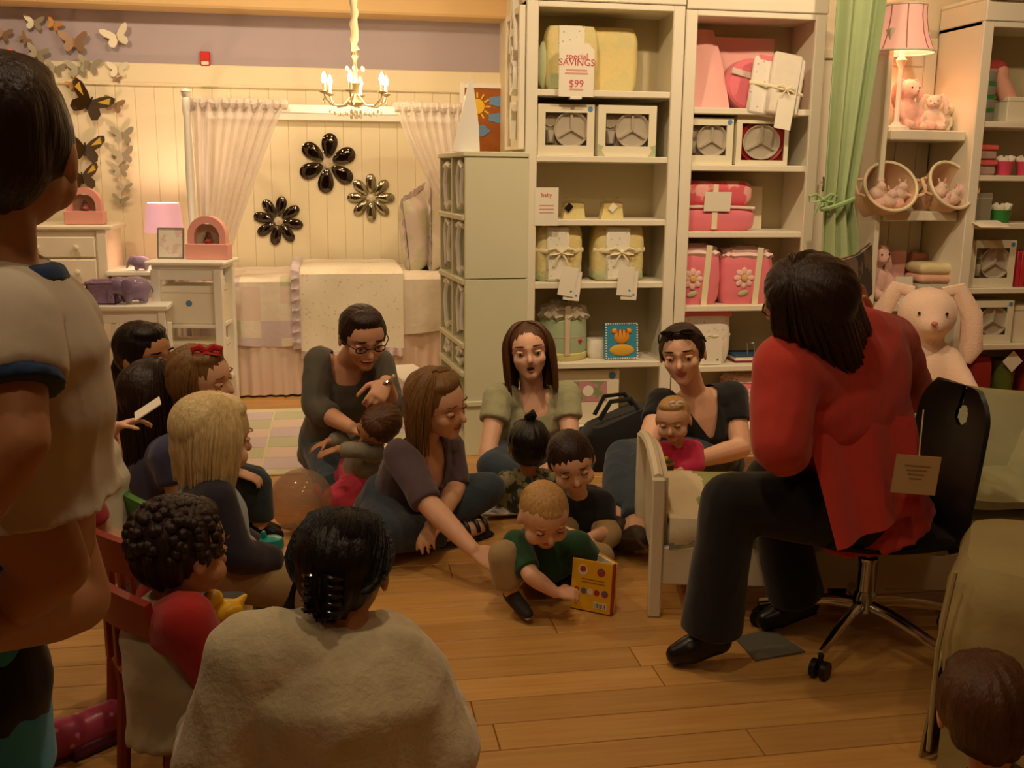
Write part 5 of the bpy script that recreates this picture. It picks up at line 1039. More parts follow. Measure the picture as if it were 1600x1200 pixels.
# floor mat tile under the chair, blue book, pink boot
g = [G(*q) for q in ((1148, 998), (1205, 985), (1258, 1020), (1180, 1034))]; cx_ = sum(g, V())/4; m = MB(); top = [tuple(q-cx_+V((0, 0, .006))) for q in g]; bot = [tuple(q-cx_+V((0, 0, .001))) for q in g]; m.rings([bot, top]); solo('floor_tile', 'flat grey carpet tile on the floor under the swivel chair', 'mat', mat('grey_tile', '#6e6a5c', .9), m, tuple(cx_), smooth=False)
g1 = G(660, 1043); t_ = thing('blue_book', 'thin blue book lying on the floor beside the cream jacket', 'book', tuple(g1), .25); part(t_, 'cover', mat('navy_cover', '#2c4470', .6), MB().bb((-.06, -.05, 0), (.05, .05, .012), .002), False); part(t_, 'pages', PAPER, MB().bb((-.057, -.051, .003), (.047, .045, .009)), False)
BOOT = mat('pink_boot', '#a8405a', .3, col2='#d98a98', pat='spots', pscale=30); gb = G(100, 1178); t_ = thing('rain_boot', 'pink flowered rain boot lying on the floor at lower left', 'boot', tuple(gb), .2); m = MB(); m.tube([(-.12, -.06, .05), (-.04, -.03, .055), (.03, .0, .05)], [.052, .05, .048], 14); m.tube([(.0, -.02, .045), (.06, .02, .05), (.12, .05, .05), (.155, .065, .045)], [.04, .048, .045, .03], 14); me = remesh(m, .008, 5); me.materials.append(BOOT); link('upper', me, t_); part(t_, 'top_band', mat('boot_band', '#7a2438', .4), MB().tube([(-.128, -.064, .05), (-.118, -.058, .05)], .054, 14)); part(t_, 'sole', mat('boot_sole', '#5a2030', .5), MB().tube([(.02, -.045, .02), (.1, .0, .02), (.165, .04, .025)], [.018, .02, .014], 8))
# ================================================================== slipcovered armchair, lower right
SLIP = mat('khaki_slipcover', '#b3a26c', .9, bump=.3, bscale=18, var=.06); ac = G(1440, 1192); rza = math.radians(-37); t_ = thing('slipcovered_armchair', 'small khaki slipcovered armchair at the lower right', 'armchair', tuple(ac), rza); hz = A(1478, 838, ac.y+.02).z-.075
def puff(x0, x1, y0, y1, h_, z0, seed, amp=.010):
    q = softbox(x1-x0, y1-y0, h_, .0, 16, seed); q.v = [((x0+x1)/2+x+amp*noise.noise(V((x*7+seed, y*7, z*5)))+.005*math.sin(z*24+x*9), (y0+y1)/2+y+amp*noise.noise(V((x*7, y*7+seed, z*5)))+.004*math.sin(z*30+x*14), z+z0) for x, y, z in q.v]; return q
part(t_, 'seat_block', SLIP, puff(.01, .56, .01, .52, hz-.03, .03, 1))
part(t_, 'backrest', SLIP, puff(.44, .62, .02, .54, hz+.24, .04, 3)); part(t_, 'arm', SLIP, puff(.2, .56, .40, .54, hz+.03, .04, 5))
part(t_, 'skirt_flap', SLIP, MB().sheet(lambda u, v: (.012-.016*v, .02+u*.4, .19-.185*v), 8, 8, .006)); part(t_, 'skirt_flap', SLIP, MB().sheet(lambda u, v: (.035+u*.5, .004-.02*v+.008*math.sin(u*9), .19-.185*v), 12, 8, .006)); part(t_, 'piping', SLIP, MB().tube([(.012, .012, .03), (.01, .01, hz*.6), (.03, .03, hz-.01)], .006, 6))
part(t_, 'leg', BLACK, MB().box((.06, .06, .02), (.05, .05, .04), .005))
# ================================================================== people
def nrm(v): v = V(v); return v.normalized() if v.length > 1e-9 else V((0, 0, 1))
def lerp(a, b, t): return V(a)*(1-t)+V(b)*t
SKIN = mat('skin_fair', '#dca684', .5, sss=.15, var=.04, vscale=30); SKIN2 = mat('skin_tan', '#bd8860', .5, sss=.12, var=.04, vscale=30); SKIN3 = mat('skin_light', '#e6b595', .5, sss=.15, var=.04, vscale=30)
EYEW = mat('eye_white', '#cfc2ae', .35); IRIS = mat('iris_dark', '#2a1c12', .2); LIP = mat('lip_rose', '#b05a4c', .5); LIPK = mat('lip_pale', '#c0705c', .5); MOUTH = mat('mouth_dark', '#4a1512', .6); TEETH = mat('teeth', '#efe6d6', .3)
def hairmat(n, c, rough=.4): return mat(n, c, rough, bump=.35, bscale=30, stretch=(6, 6, .7), var=.25, vscale=22, spec=.4)
H_BLK = hairmat('hair_black', '#140e0b', .35); H_DKB = hairmat('hair_dark_brown', '#2b1a10', .4); H_BRN = hairmat('hair_brown', '#54341d'); H_LBR = hairmat('hair_light_brown', '#7c5a34'); H_BLD = hairmat('hair_blond', '#d6bd88'); H_SBL = hairmat('hair_sandy', '#b98f56')
def cloth(n, c, b=.25, bs=22, **k): return mat(n, c, .9, bump=b, bscale=bs, sheen=.2, var=.06, vscale=9, **k)
JEAN = cloth('denim', '#4c5d6b', .3, 60); JEAND = cloth('denim_dark', '#2f3c48', .3, 60); KHAKI = cloth('khaki_cotton', '#a98f62')
def hand(mb, wrist, d, n, s, side, curl=.5, spread=.12, thumb=.7):
    """palm + five separate fingers. d: wrist->fingers, n: palm normal (palm side), side: +1 if thumb lies on d x n side"""
    d = nrm(d); n = nrm(V(n)-d*V(n).dot(d)); t = d.cross(n)*side; W = V(wrist)
    pc = W+d*.045*s
    mb.loft([(W+d*(.0*s), t, .024*s, n, .017*s), (W+d*(.025*s), t, .034*s, n, .017*s), (W+d*(.06*s), t, .041*s, n, .016*s), (W+d*(.088*s), t, .040*s, n, .013*s), (W+d*(.096*s), t, .032*s, n, .009*s)], 14)
    for k, (o, L_, r) in enumerate(((.031, .070, .0092), (.0105, .080, .0095), (-.0105, .074, .0092), (-.031, .058, .0082))):
        p = W+d*(.085*s)+t*(o*s); a = spread*(o/.031); dd = nrm(d+t*a); c = curl*(1+.12*k); seg = [.45, .31, .24]; pts = [p]; ang = 0
        for q, f in enumerate(seg):
            ang += c*(.55, .8, .6)[q]; v = dd*math.cos(ang)+n*math.sin(ang); pts.append(pts[-1]+v*(L_*f*s))
        for q in range(3): mb.cap(pts[q], r*s*(1-.08*q), pts[q+1], r*s*(.92-.08*q), 8, 2)
    p = W+d*(.028*s)+t*(.026*s); v1 = nrm(d*.55+t*thumb+n*.35); v2 = nrm(d*.85+t*thumb*.35+n*(.3+.4*curl)); a = p+v1*(.042*s); b = a+v2*(.034*s); e = b+nrm(v2+n*.2*curl)*(.024*s)
    mb.cap(p, .015*s, a, .012*s, 8, 2); mb.cap(a, .0115*s, b, .0105*s, 8, 2); mb.cap(b, .0105*s, e, .009*s, 8, 2)
def head_frame(J, hs):
    f = nrm(J['face']); up = nrm(J.get('hup', V(J['head'])-V(J['neck']))); up = nrm(up-f*up.dot(f)); r = f.cross(up); return V(J['head']), r, f, up
def person(name, label, J, s=1., hs=.118, skin=SKIN, hair=None, clothes=(), shoes=None, kid=False, mouth='closed', lip=None, vox=.0065, ratio=.55, eyes='open', bare_feet=True, fat=1., extra=None, face=True, cat='person', hands=None, shoulders=1.):
    """J: joints in world space. head, face(dir), neck, chest, pelvis, sL/sR, eL/eR, wL/wR, hL/hR=(dir,normal,curl), pL/pR hips, kL/kR, aL/aR, tL/tR toes"""
    J = {k: (V(v) if not (isinstance(v, tuple) and len(v) and isinstance(v[0], (tuple, Vector))) else v) for k, v in J.items()}
    H, hr, hf, hu = head_frame(J, hs); base = V((J['pelvis'].x, J['pelvis'].y, 0)); 
    sd = nrm(J['sR']-J['sL']); up = nrm(J['neck']-J['chest']); sd = nrm(sd-up*sd.dot(up)); fw = up.cross(sd)        # chest frame (fw forward when sR is the person's right)
    ps = nrm(J['pR']-J['pL']); pu = nrm(J['chest']-J['pelvis']); ps = nrm(ps-pu*ps.dot(pu)); pf = pu.cross(ps)
    hw = (J['sR']-J['sL']).length/2
    def torso(mb, g, hem=0., top=1., wl=1.):
        c, n, p = J['chest'], J['neck'], J['pelvis']; wm = lerp(p, c, .5); ms = nrm(sd+ps); mf = nrm(fw+pf); k = s*fat
        S = []
        if hem: S += [(p-pu*(hem), ps, .168*k+g*1.6, pf, .13*k+g*1.6)]
        else: S += [(p-pu*(.09*s), ps, .09*k+g, pf, .075*k+g)]
        S += [(p-pu*(.03*s), ps, .165*k+g, pf, .122*k+g), (p+pu*(.06*s), ps, .158*k+g, pf, .118*k+g), (wm, ms, .138*k*wl+g, mf, .105*k*wl+g), (lerp(wm, c, .6), sd, .148*k+g, fw, .112*k+g), (c, sd, max(.15*k, hw*.82)+g, fw, .115*k+g), (lerp(c, n, .55), sd, hw*.86+g, fw, .092*k+g), (lerp(c, n, .82), sd, hw*.62+g, fw, .072*k+g)]
        if top >= 1: S += [(n, sd, .066*k+g, fw, .06*k+g), (n+up*(.012*s), sd, .056*k+g, fw, .052*k+g)]
        mb.loft(S, 22)
        for q in 'LR': mb.cap(lerp(c, n, .62)+sd*(hw*.4*(1 if q == 'R' else -1)), .062*k+g, J['s'+q], .056*k*shoulders+g, 12, 3)
    def arm(mb, q, g, t0=0., t1=2.):
        S_, E_, W_ = J['s'+q], J['e'+q], J['w'+q]; k = s*fat
        R = [.054*k*shoulders, .041*k, .027*k]
        a = S_; ra = R[0]
        if t1 <= 1: mb.ell(S_, [R[0]+g]*3, None, 14, 10); mb.tube([S_, lerp(S_, E_, t1)], [R[0]+g, R[0]+(R[1]-R[0])*t1+g*1.2], 16); return
        mb.cap(S_, R[0]+g, E_, R[1]+g, 12, 3); f = t1-1; m_ = lerp(E_, W_, min(.3, f)); mb.cap(E_, R[1]+g, m_, R[1]*1.02+g, 12, 3)
        if f > .3: (mb.tube([m_, lerp(E_, W_, f)], [R[1]*1.02+g, R[1]*1.02+(R[2]-R[1]*1.02)*(f-.3)/.7+g*1.1], 16) if g else mb.cap(m_, R[1]*1.02+g, lerp(E_, W_, f), R[1]*1.02+(R[2]-R[1]*1.02)*(f-.3)/.7, 12, 3))
    def leg(mb, q, g, t1=2., flare=1.):
        P_, K_, A_ = J['p'+q], J['k'+q], J['a'+q]; k = s*fat; R = [.092*k, .058*k, .037*k]
        if t1 <= 1: mb.cap(P_, R[0]+g, lerp(P_, K_, t1), R[0]+(R[1]-R[0])*t1+g*1.2, 14, 3); return
        mb.cap(P_, R[0]+g, K_, R[1]+g, 14, 3); m_ = lerp(K_, A_, .3); f = t1-1; mb.cap(K_, R[1]+g, m_, .057*k+g, 14, 3); (mb.tube([m_, lerp(K_, A_, f)], [.057*k+g, .057*k+(R[2]-.057*k)*(f-.3)/.7+g*flare], 18) if g else mb.cap(m_, .057*k, lerp(K_, A_, f), .057*k+(R[2]-.057*k)*(f-.3)/.7, 14, 3))
    def foot(mb, q, g, heel=True):
        A_, T_ = J['a'+q], J['t'+q]; d = nrm(T_-A_); dn = nrm(nrm(A_-J['k'+q])); h = A_+dn*(.035*s)-d*(.03*s)
        mb.cap(A_, .036*s+g, h, .034*s+g, 10, 3); m_ = lerp(h, T_, .62); mb.cap(h, .032*s+g, m_, .036*s+g, 10, 3); mb.cap(m_, .037*s+g, lerp(h, T_, .9), .026*s+g, 10, 3); mb.cap(A_, .034*s+g, m_, .03*s+g, 10, 3)
    root = thing(name, label, cat, tuple(base)); off = -base
    def finish(me, nm, m_, parent=root):
        me.transform(Matrix.Translation(off)); me.materials.clear(); me.materials.append(m_); o = link(nm, me, parent); return o
    def Hp(x, y, z): return H+(hr*x+hf*y+hu*z)*hs
    # ---- body
    mb = MB(); R3 = Matrix((hr, hf, hu)).transposed()
    E = lambda c, r: mb.ell(Hp(*c), [q*hs for q in r], R3, 18, 12)
    if kid:
        E((0, -.12, .22), (.80, .96, .80)); E((0, .16, -.28), (.66, .66, .60)); E((0, .5, -.66), (.26, .24, .22)); 
        for k in (-1, 1): E((k*.36, .42, -.36), (.34, .34, .32))
        mb.cap(Hp(0, .8, -.05), .07*hs, Hp(0, .9, -.24), .12*hs, 8, 2)
    else:
        E((0, -.1, .24), (.75, .93, .78)); E((0, .2, -.3), (.60, .64, .62)); E((0, .55, -.82), (.26, .22, .2)); E((0, .3, -.62), (.46, .45, .34))
        for k in (-1, 1): E((k*.34, .45, -.22), (.28, .3, .26))
        mb.cap(Hp(0, .78, .06), .07*hs, Hp(0, .96, -.22), .11*hs, 8, 2); mb.cap(Hp(0, .78, .2), .1*hs, Hp(0, .8, .0), .09*hs, 8, 2)
    for k in (-1, 1): mb.ell(Hp(k*.80, -.06, -.08), (.07*hs, .16*hs, .27*hs), R3, 10, 8)
    mb.cap(Hp(0, -.22, -.45), (.46 if not kid else .42)*hs, J['neck'], .052*s*(1.12 if kid else 1), 14, 3)
    torso(mb, 0)
    for q in 'LR':
        if 'e'+q in J: arm(mb, q, 0)
        if 'h'+q in J: h_ = J['h'+q]; hand(mb, J['w'+q], h_[0], h_[1], s*(1.08 if kid else 1), h_[3] if len(h_) > 3 else 1, h_[2] if len(h_) > 2 else .5)
        if 'k'+q in J:
            leg(mb, q, 0)
            if 't'+q in J: foot(mb, q, 0)
    def sculpt(co, no):
        if not face: return co
        B = np.array([hr, hf, hu]); L_ = (co-np.array(H)) @ B.T/hs; d = np.zeros(len(co))
        for k in (-1, 1):
            g_ = np.exp(-(((L_[:, 0]-k*.33)/.2)**2+((L_[:, 2]-.06)/.15)**2)); d -= .11*g_*(L_[:, 1] > .35)
            g_ = np.exp(-(((L_[:, 0]-k*.33)/.24)**2+((L_[:, 2]-.26)/.08)**2)); d += (.035 if not kid else .015)*g_*(L_[:, 1] > .35)
        g_ = np.exp(-(((L_[:, 0])/.22)**2+((L_[:, 2]+.5)/.07)**2)); d -= .04*g_*(L_[:, 1] > .4)
        return co+np.outer(d*hs, np.array(hf))
    me = remesh(mb, vox, 3, ratio, sculpt); body = finish(me, 'body', skin)
    # ---- face parts
    if face:
        for k in (-1, 1):
            m = MB(); m.M = Matrix.Translation(off); rot = R3
            ey = Hp(k*.33, .665 if not kid else .65, .05); r_ = .115*hs
            if eyes == 'open':
                m.ell(ey, (r_*1.2, r_, r_*.62), rot, 12, 8); e_ = part(body, 'eye', EYEW, m); m = MB(Matrix.Translation(off)); m.ell(ey+hf*(r_*.5), (r_*.62, r_*.55, r_*.6), rot, 10, 8); part(e_, 'iris', IRIS, m); m = MB(Matrix.Translation(off)); m.ell(ey+hu*(r_*.42)-hf*(r_*.02), (r_*1.32, r_*1.12, r_*.52), rot, 12, 8); part(e_, 'eyelid', skin, m)
            else:
                m.ell(ey+hf*(r_*.12), (r_*1.2, r_, r_*.7), rot, 12, 8); e_ = part(body, 'eyelid', skin, m); m = MB(Matrix.Translation(off)); m.tube([ey+hr*(r_*x)+hf*(r_*(1.08-.3*x*x))-hu*(r_*(.35-.2*x*x)) for x in (-1, -.5, 0, .5, 1)], .02*hs, 5); part(e_, 'lashes', IRIS, m)
            m = MB(Matrix.Translation(off)); m.tube([Hp(k*(.33+x), .80-.22*abs(x+.05)*abs(x+.05)*3-(.12 if x > .1 else 0), .28+.05*math.cos(x*5)) for x in (-.17, -.06, .06, .18)], [.02*hs, .035*hs, .032*hs, .014*hs], 6, .6); part(body, 'eyebrow', hair or H_BRN, m)
        lm = lip or (LIPK if kid else LIP); m = MB(Matrix.Translation(off)); yl = .80 if not kid else .74; w_ = .25
        if mouth == 'closed':
            m.tube([Hp(x*w_, yl-.12*x*x, -.47-.02*abs(x)) for x in (-1, -.5, 0, .5, 1)], [.015*hs, .04*hs, .045*hs, .04*hs, .015*hs], 7); m.tube([Hp(x*w_*.9, yl-.01-.12*x*x, -.545+.02*x*x) for x in (-1, -.5, 0, .5, 1)], [.015*hs, .045*hs, .055*hs, .045*hs, .015*hs], 7); part(body, 'lips', lm, m)
        else:
            op = .13 if mouth == 'open' else .1; ww = .16 if mouth == 'open' else .27
            m.tube([Hp(ww*math.cos(a), yl-.02-.1*abs(math.cos(a)), -.52+op*math.sin(a)+(.05*abs(math.cos(a)) if mouth == 'smile' else 0)) for a in [2*math.pi*i/16 for i in range(17)]], .04*hs, 6); part(body, 'lips', lm, m)
            m = MB(Matrix.Translation(off)); m.ell(Hp(0, yl-.08, -.52), (ww*hs, .06*hs, op*hs), R3, 12, 8); part(body, 'mouth', MOUTH, m)
            if mouth == 'smile': m = MB(Matrix.Translation(off)); m.ell(Hp(0, yl-.05, -.49), (ww*.85*hs, .05*hs, .05*hs), R3, 12, 6); part(body, 'teeth', TEETH, m)
    # ---- clothes
    wr = random.Random(len(label))
    def wrinkle(seed, amp):
        def fn(co, no):
            d = np.array([noise.noise(V((c[0]*11+seed, c[1]*11, c[2]*7)))*.7+(1-abs(noise.noise(V((c[0]*17, c[1]*17+seed, c[2]*9))))*2)*.5 for c in co]); return co+no*(d*amp)[:, None]
        return fn
    for ci, c in enumerate(clothes):
        kind = c['k']; g = c.get('g', .011)*max(s, .6); mb = MB()
        if kind == 'top':
            torso(mb, g, c.get('hem', .1)*s, c.get('top', 1), c.get('wl', 1))
            for q in 'LR':
                if 'e'+q in J and c.get('sleeve', 2) > 0: arm(mb, q, g, 0, c['sleeve'])
        elif kind == 'sleeves':
            for q in c.get('q', 'LR'): arm(mb, q, g, 0, c['sleeve']); mb.cap(lerp(J['chest'], J['neck'], .7)+sd*(hw*.55*(1 if q == 'R' else -1)), .06*s*fat+g, J['s'+q], .056*s*fat+g, 12, 3)
        elif kind == 'pants':
            p = J['pelvis']; k = s*fat; mb.loft([(p-pu*(.10*s), ps, .10*k+g, pf, .085*k+g), (p-pu*(.03*s), ps, .168*k+g, pf, .126*k+g), (p+pu*(.07*s), ps, .158*k+g, pf, .12*k+g), (p+pu*(.085*s), ps, .145*k+g, pf, .108*k+g)], 20)
            for q in 'LR':
                if 'k'+q in J: leg(mb, q, g, c.get('leg', 1.9), c.get('flare', 1.3))
        elif kind == 'socks':
            for q in c.get('q', 'LR'): mb.cap(J['a'+q], .04*s+g, lerp(J['a'+q], J['k'+q], .25), .042*s+g, 10, 3)
        elif kind == 'band':
            for q in c.get('q', 'LR'):
                S_, E_ = J['s'+q], J['e'+q]; t1 = c['t']; mb.tube([lerp(S_, E_, t1-.06), lerp(S_, E_, t1+.06)], (.054-.013*t1)*s*fat+g, 18)
        elif kind == 'collar':
            n_ = J['neck']; mb.loft([(n_-up*(.03*s), sd, .085*s+g, fw, .075*s+g), (n_+up*(.004*s), sd, .07*s+g, fw, .064*s+g), (n_+up*(.012*s), sd, .058*s+g, fw, .055*s+g)], 22)
        me = remesh(mb, c.get('vox', .011), c.get('smooth', 5), c.get('ratio', 1), wrinkle(ci*3.1+wr.random()*9, c.get('wr', .006)))
        nk = c.get('neck')
        if nk:
            bm = bmesh.new(); bm.from_mesh(me); kill = []; fwd = fw
            for v in bm.verts:
                r_ = v.co-J['neck']; f_ = r_.dot(fwd); u_ = -r_.dot(up); x_ = abs(r_.dot(sd)); dpt, wd = nk[1]*s, nk[2]*s
                if nk[0] == 'v': cut = u_ < dpt*(1-x_/wd) and f_ > -.03*s or (u_ < .025*s and x_ < wd*.9)
                else: cut = (u_ < dpt and x_ < wd*(1-.25*u_/dpt) and f_ > -.02*s) or (u_ < .02*s and x_ < wd)
                if cut: kill.append(v)
            bmesh.ops.delete(bm, geom=kill, context='VERTS')
            for _ in range(10):
                mv = {}
                for v in bm.verts:
                    if v.is_boundary:
                        nb = [e.other_vert(v).co for e in v.link_edges if e.is_boundary]
                        if len(nb) == 2: mv[v] = (nb[0]+nb[1])*.25+v.co*.5
                for v, p_ in mv.items(): v.co = p_
            bm.to_mesh(me); bm.free()
        finish(me, c['name'], c['m'])
    if shoes:
        for q in 'LR':
            if 't'+q in J:
                mb = MB(); foot(mb, q, .007*max(s, .6)); me = remesh(mb, .008, 3); so = finish(me, shoes[0], shoes[1])
                if len(shoes) > 2:
                    A_, T_ = J['a'+q], J['t'+q]; d = nrm(T_-A_); dn = nrm(A_-J['k'+q]); h = A_+dn*(.066*s)-d*(.03*s); T2 = T_+dn*(.01*s)
                    m = MB(Matrix.Translation(off)); m.tube([h-d*.015*s, lerp(h, T2, .5), T2+d*.004], [.032*s, .037*s, .026*s], 10, .3, side=nrm(d.cross(dn))); part(so, 'sole', shoes[2], m)
    info = dict(root=root, body=body, Hp=Hp, off=off, R3=R3, H=H, hr=hr, hf=hf, hu=hu, hs=hs, J=J, sd=sd, fw=fw, up=up, s=s, finish=finish)
    return info
# ---- hair
def hair_cap(I, m_, thick=.08, back=.06, low=-.35, nape=-.55, fringe=.72, vox=None, extra=None, amp=.03, seed=1, name='hair', side=True):
    """close hair volume: cranium shell shifted back, down to ears and nape; fringe = forward hairline height"""
    Hp, hs, R3 = I['Hp'], I['hs'], I['R3']; mb = MB(); E = lambda c, r: mb.ell(Hp(*c), [q*hs for q in r], R3, 20, 14); t = thick
    E((0, -.16-back, .32), (.77+t, .88+t, .74+t)); E((0, .1, fringe+.1), (.56+t, (.5 if fringe > .55 else .6)+t*.5, .27+t*.3)); E((0, -.42, -.02), (.68+t, .58+t, .62+t)); 
    if nape > -9: E((0, -.52, nape+.2), (.42, .34+t, .4))
    if side:
        for k in (-1, 1): E((k*.66, -.1, .16), (.16+t*.6, .36, .44))
    if extra: extra(mb, Hp, hs)
    def fn(co, no):
        B = np.array([I['hr'], I['hf'], I['hu']]); L_ = (co-np.array(I['H'])) @ B.T/hs; th = np.arctan2(L_[:, 0], L_[:, 1]-.1)
        d = np.array([noise.noise(V((a*7+seed, l[2]*1.3, r))) for a, l, r in zip(th, L_, np.linalg.norm(L_, axis=1))]); return co+no*(d*amp*hs)[:, None]
    me = remesh(mb, vox or hs*.055, 4, 1, fn); return I['finish'](me, name, m_, I['body'])
def locks(I, m_, n, path, r=.09, name='hair_locks', seed=2, taper=.3, jit=.06, flat=.55):
    """n lock tubes; path(u, rnd) -> list of head-space points"""
    Hp, hs = I['Hp'], I['hs']; rr_ = random.Random(seed); mb = MB(Matrix.Translation(I['off']))
    for i in range(n):
        u = (i+.5)/n; P_ = path(u, rr_); j = [rr_.uniform(-jit, jit) for _ in range(3)]; Q = [Hp(p[0]+j[0]*(q/len(P_)), p[1]+j[1]*(q/len(P_)), p[2]+j[2]*(q/len(P_))*2) for q, p in enumerate(P_)]; N_ = len(Q)
        # smooth by catmull subdivision
        S = []
        for q in range(N_-1):
            a, b, c, d = Q[max(q-1, 0)], Q[q], Q[q+1], Q[min(q+2, N_-1)]
            for t in (0, .33, .66): S.append(.5*((2*b)+(c-a)*t+(2*a-5*b+4*c-d)*t*t+(3*b-a-3*c+d)*t**3))
        S.append(Q[-1]); rad = [r*hs*rr_.uniform(.85, 1.15)*min(1, .45+q/len(S)*2)*(1-(1-taper)*max(0, (q/len(S)-.55)/.45)**1.5) for q in range(len(S))]; mb.tube(S, rad, 7, flat)
    o = part(I['body'], name, m_, mb); o['kind'] = 'stuff'; return o
def long_path(length, spread=1., front=105, back_len=None, part_x=.0, flare=0., inward=0.):
    def f(u, rr_):
        a = math.radians(-front-0+u*(2*front)); a = math.pi+a           # around the back: a=pi is straight back
        x, y = math.sin(a), math.cos(a); L_ = length*(1+rr_.uniform(-.06, .03)); e = (.84+.05*rr_.random())*spread
        px = part_x+x*.12
        return [(px, -.05+y*.1, 1.12), (x*.52, -.08+y*.6, .95+.02*rr_.random()), (x*e, -.1+y*.86, .35), (x*(e+.06), -.1+y*.86, -.25), (x*(e+.08+flare*.5), -.08+y*(.82-inward*.5), -.25-(L_-.25)*.5), (x*(e+.06+flare), -.06+y*(.8-inward), -L_)]
    return f
# ================================================================== children's chairs
def kid_chair(label, toprail, rz, m_):
    """toprail = world point of the middle of the top rail; sitter faces local +y"""
    zt_ = toprail.z; d_ = Matrix.Rotation(rz, 3, 'Z') @ V((0, .15, 0)); t_ = thing('child_chair', label, 'chair', (toprail.x+d_.x, toprail.y+d_.y, 0), rz, 'small wooden chairs'); zs = .27
    part(t_, 'seat', m_, MB().bb((-.145, -.13, zs-.02), (.145, .14, zs), .008))
    for a in (-1, 1):
        part(t_, 'leg', m_, MB().bb((a*.12-.014, .10, 0), (a*.12+.014, .13, zs-.02), .003), False); part(t_, 'back_post', m_, MB().tube([(a*.13, -.14, 0), (a*.13, -.12, zs), (a*.14, -.155, zt_-.02)], [.016, .017, .014], 8)); part(t_, 'side_stretcher', m_, MB().bb((a*.125-.008, -.12, .12), (a*.125+.008, .11, .14), .002), False)
    part(t_, 'top_rail', m_, MB().sheet(lambda u, v: ((u*2-1)*.16, -.15-.035*(1-(u*2-1)**2)-.012*v, zt_-.07+.075*v+.012*(1-(u*2-1)**2)*v), 14, 3, .018)); part(t_, 'lower_rail', m_, MB().sheet(lambda u, v: ((u*2-1)*.13, -.13-.015*(1-(u*2-1)**2), zs+.06+.03*v), 10, 2, .014))
    for k in range(5): x = -.1+k*.05; part(t_, 'slat', m_, MB().bb((x-.009, -.165, zs+.08), (x+.009, -.152, zt_-.05), .002), False)
    return t_
RZC = math.radians(-62)
kid_chair('green wooden child chair behind the blond child', G(222, 768, .56), RZC, mat('green_paint', '#4f8a3c', .4)); kid_chair('red wooden child chair with empty seat between the other chairs', G(190, 832, .56), math.radians(-50), mat('red_paint', '#8f2f1c', .4)); kid_chair('red wooden child chair under the toddler in red sleeves', G(196, 905, .56), math.radians(-58), MATS['red_paint'])
# ================================================================== the people
def off_(p, d): return V(p)+V(d)
# --- woman in sage blouse
J = dict(head=A(826, 549, 4.45), face=(-.16, -1, .0), neck=A(832, 613, 4.5), chest=A(830, 660, 4.52), pelvis=K(828, 4.58, .11), sR=A(779, 622, 4.48), sL=A(884, 618, 4.48), eR=A(765, 692, 4.36), wR=A(757, 742, 4.28), eL=A(892, 690, 4.36), wL=A(872, 722, 4.15),
         hR=((-.1, -.5, -.8), (.2, .6, -.4), .3, 1), hL=((-.5, -.6, -.3), (0, .2, -1), .5, -1), pR=K(805, 4.54, .11), pL=K(852, 4.54, .11), kR=K(768, 4.25, .15), kL=K(905, 4.25, .15), aR=K(845, 4.12, .07), aL=K(815, 4.1, .07), tR=K(880, 4.08, .04), tL=K(782, 4.08, .04))
I = person('person', 'woman in a sage blouse with long brown hair, mouth open, by the sage cabinet', J, 1, .118, SKIN3, H_BRN, [dict(k='top', name='blouse', m=cloth('sage_blouse', '#a3a07c', .35, 30), sleeve=.52, hem=.1, neck=('scoop', .075, .065), g=.016, vox=.008), dict(k='pants', name='jeans', m=JEAND, leg=1.9)], mouth='open', shoes=None)
hair_cap(I, H_BRN, .07, fringe=.4); locks(I, H_BRN, 90, long_path(1.55, 1.0, 118, part_x=.05), .085)
# --- woman in black t-shirt
J = dict(head=A(1066, 553, 4.2), face=(-.50, -1, -.16), hup=(-.16, 0, 1), neck=A(1085, 614, 4.3), chest=A(1088, 668, 4.34), pelvis=K(1092, 4.42, .12), sR=A(1036, 632, 4.27), sL=A(1143, 620, 4.33), eR=A(1012, 690, 4.1), wR=A(1006, 722, 3.97), eL=A(1158, 700, 4.2), wL=A(1078, 722, 3.92),
         hR=((.5, -.6, -.4), (.6, .3, -.6), .6, 1), hL=((-.95, -.2, -.12), (0, .3, -1), .35, -1), pR=K(1065, 4.38, .12), pL=K(1115, 4.38, .12), kR=A(974, 716, 3.98), kL=A(1003, 728, 3.9), aR=G(962, 822, .09), aL=G(992, 836, .09), tR=G(945, 840, .03), tL=G(958, 848, .03))
I = person('person', 'woman in a black tee with sunglasses on her head holding a baby', J, 1.02, .12, SKIN3, H_DKB, [dict(k='top', name='tee', m=cloth('black_tee', '#141216', .2), sleeve=.5, hem=.1, neck=('v', .17, .085), g=.012, vox=.008), dict(k='pants', name='jeans', m=JEAND, leg=1.85)], shoes=('shoe', mat('brown_shoe', '#3a2a22', .6), mat('shoe_sole', '#5a4636', .7)), fat=1.12)
hair_cap(I, H_DKB, .05, back=.04, nape=-.35); Hp = I['Hp']; m = MB(Matrix.Translation(I['off']))
m.ell(Hp(.0, -1.0, -.25), (.04, .035, .05), n=12, m=8); part(I['body'], 'hair_bun', H_DKB, m)
SG = mat('sunglass_lens', '#2a2018', .08, metal=.5); t_ = I['root']; loc = Hp(0, .55, 1.02); sg = thing('sunglasses', 'dark sunglasses pushed up on the hair of the woman in black', 'sunglasses', tuple(loc))
for k in (-1, 1):
    part(sg, 'lens', SG, MB(Matrix.Translation(-loc)).ell(Hp(k*.36, .56, .98), (.03, .012, .022), I['R3'] @ Matrix.Rotation(-.9, 3, 'X'), 12, 8)); part(sg, 'temple', BLACK, MB(Matrix.Translation(-loc)).tube([Hp(k*.66, .5, .9), Hp(k*.82, -.1, .55), Hp(k*.84, -.35, .3)], .004, 6))
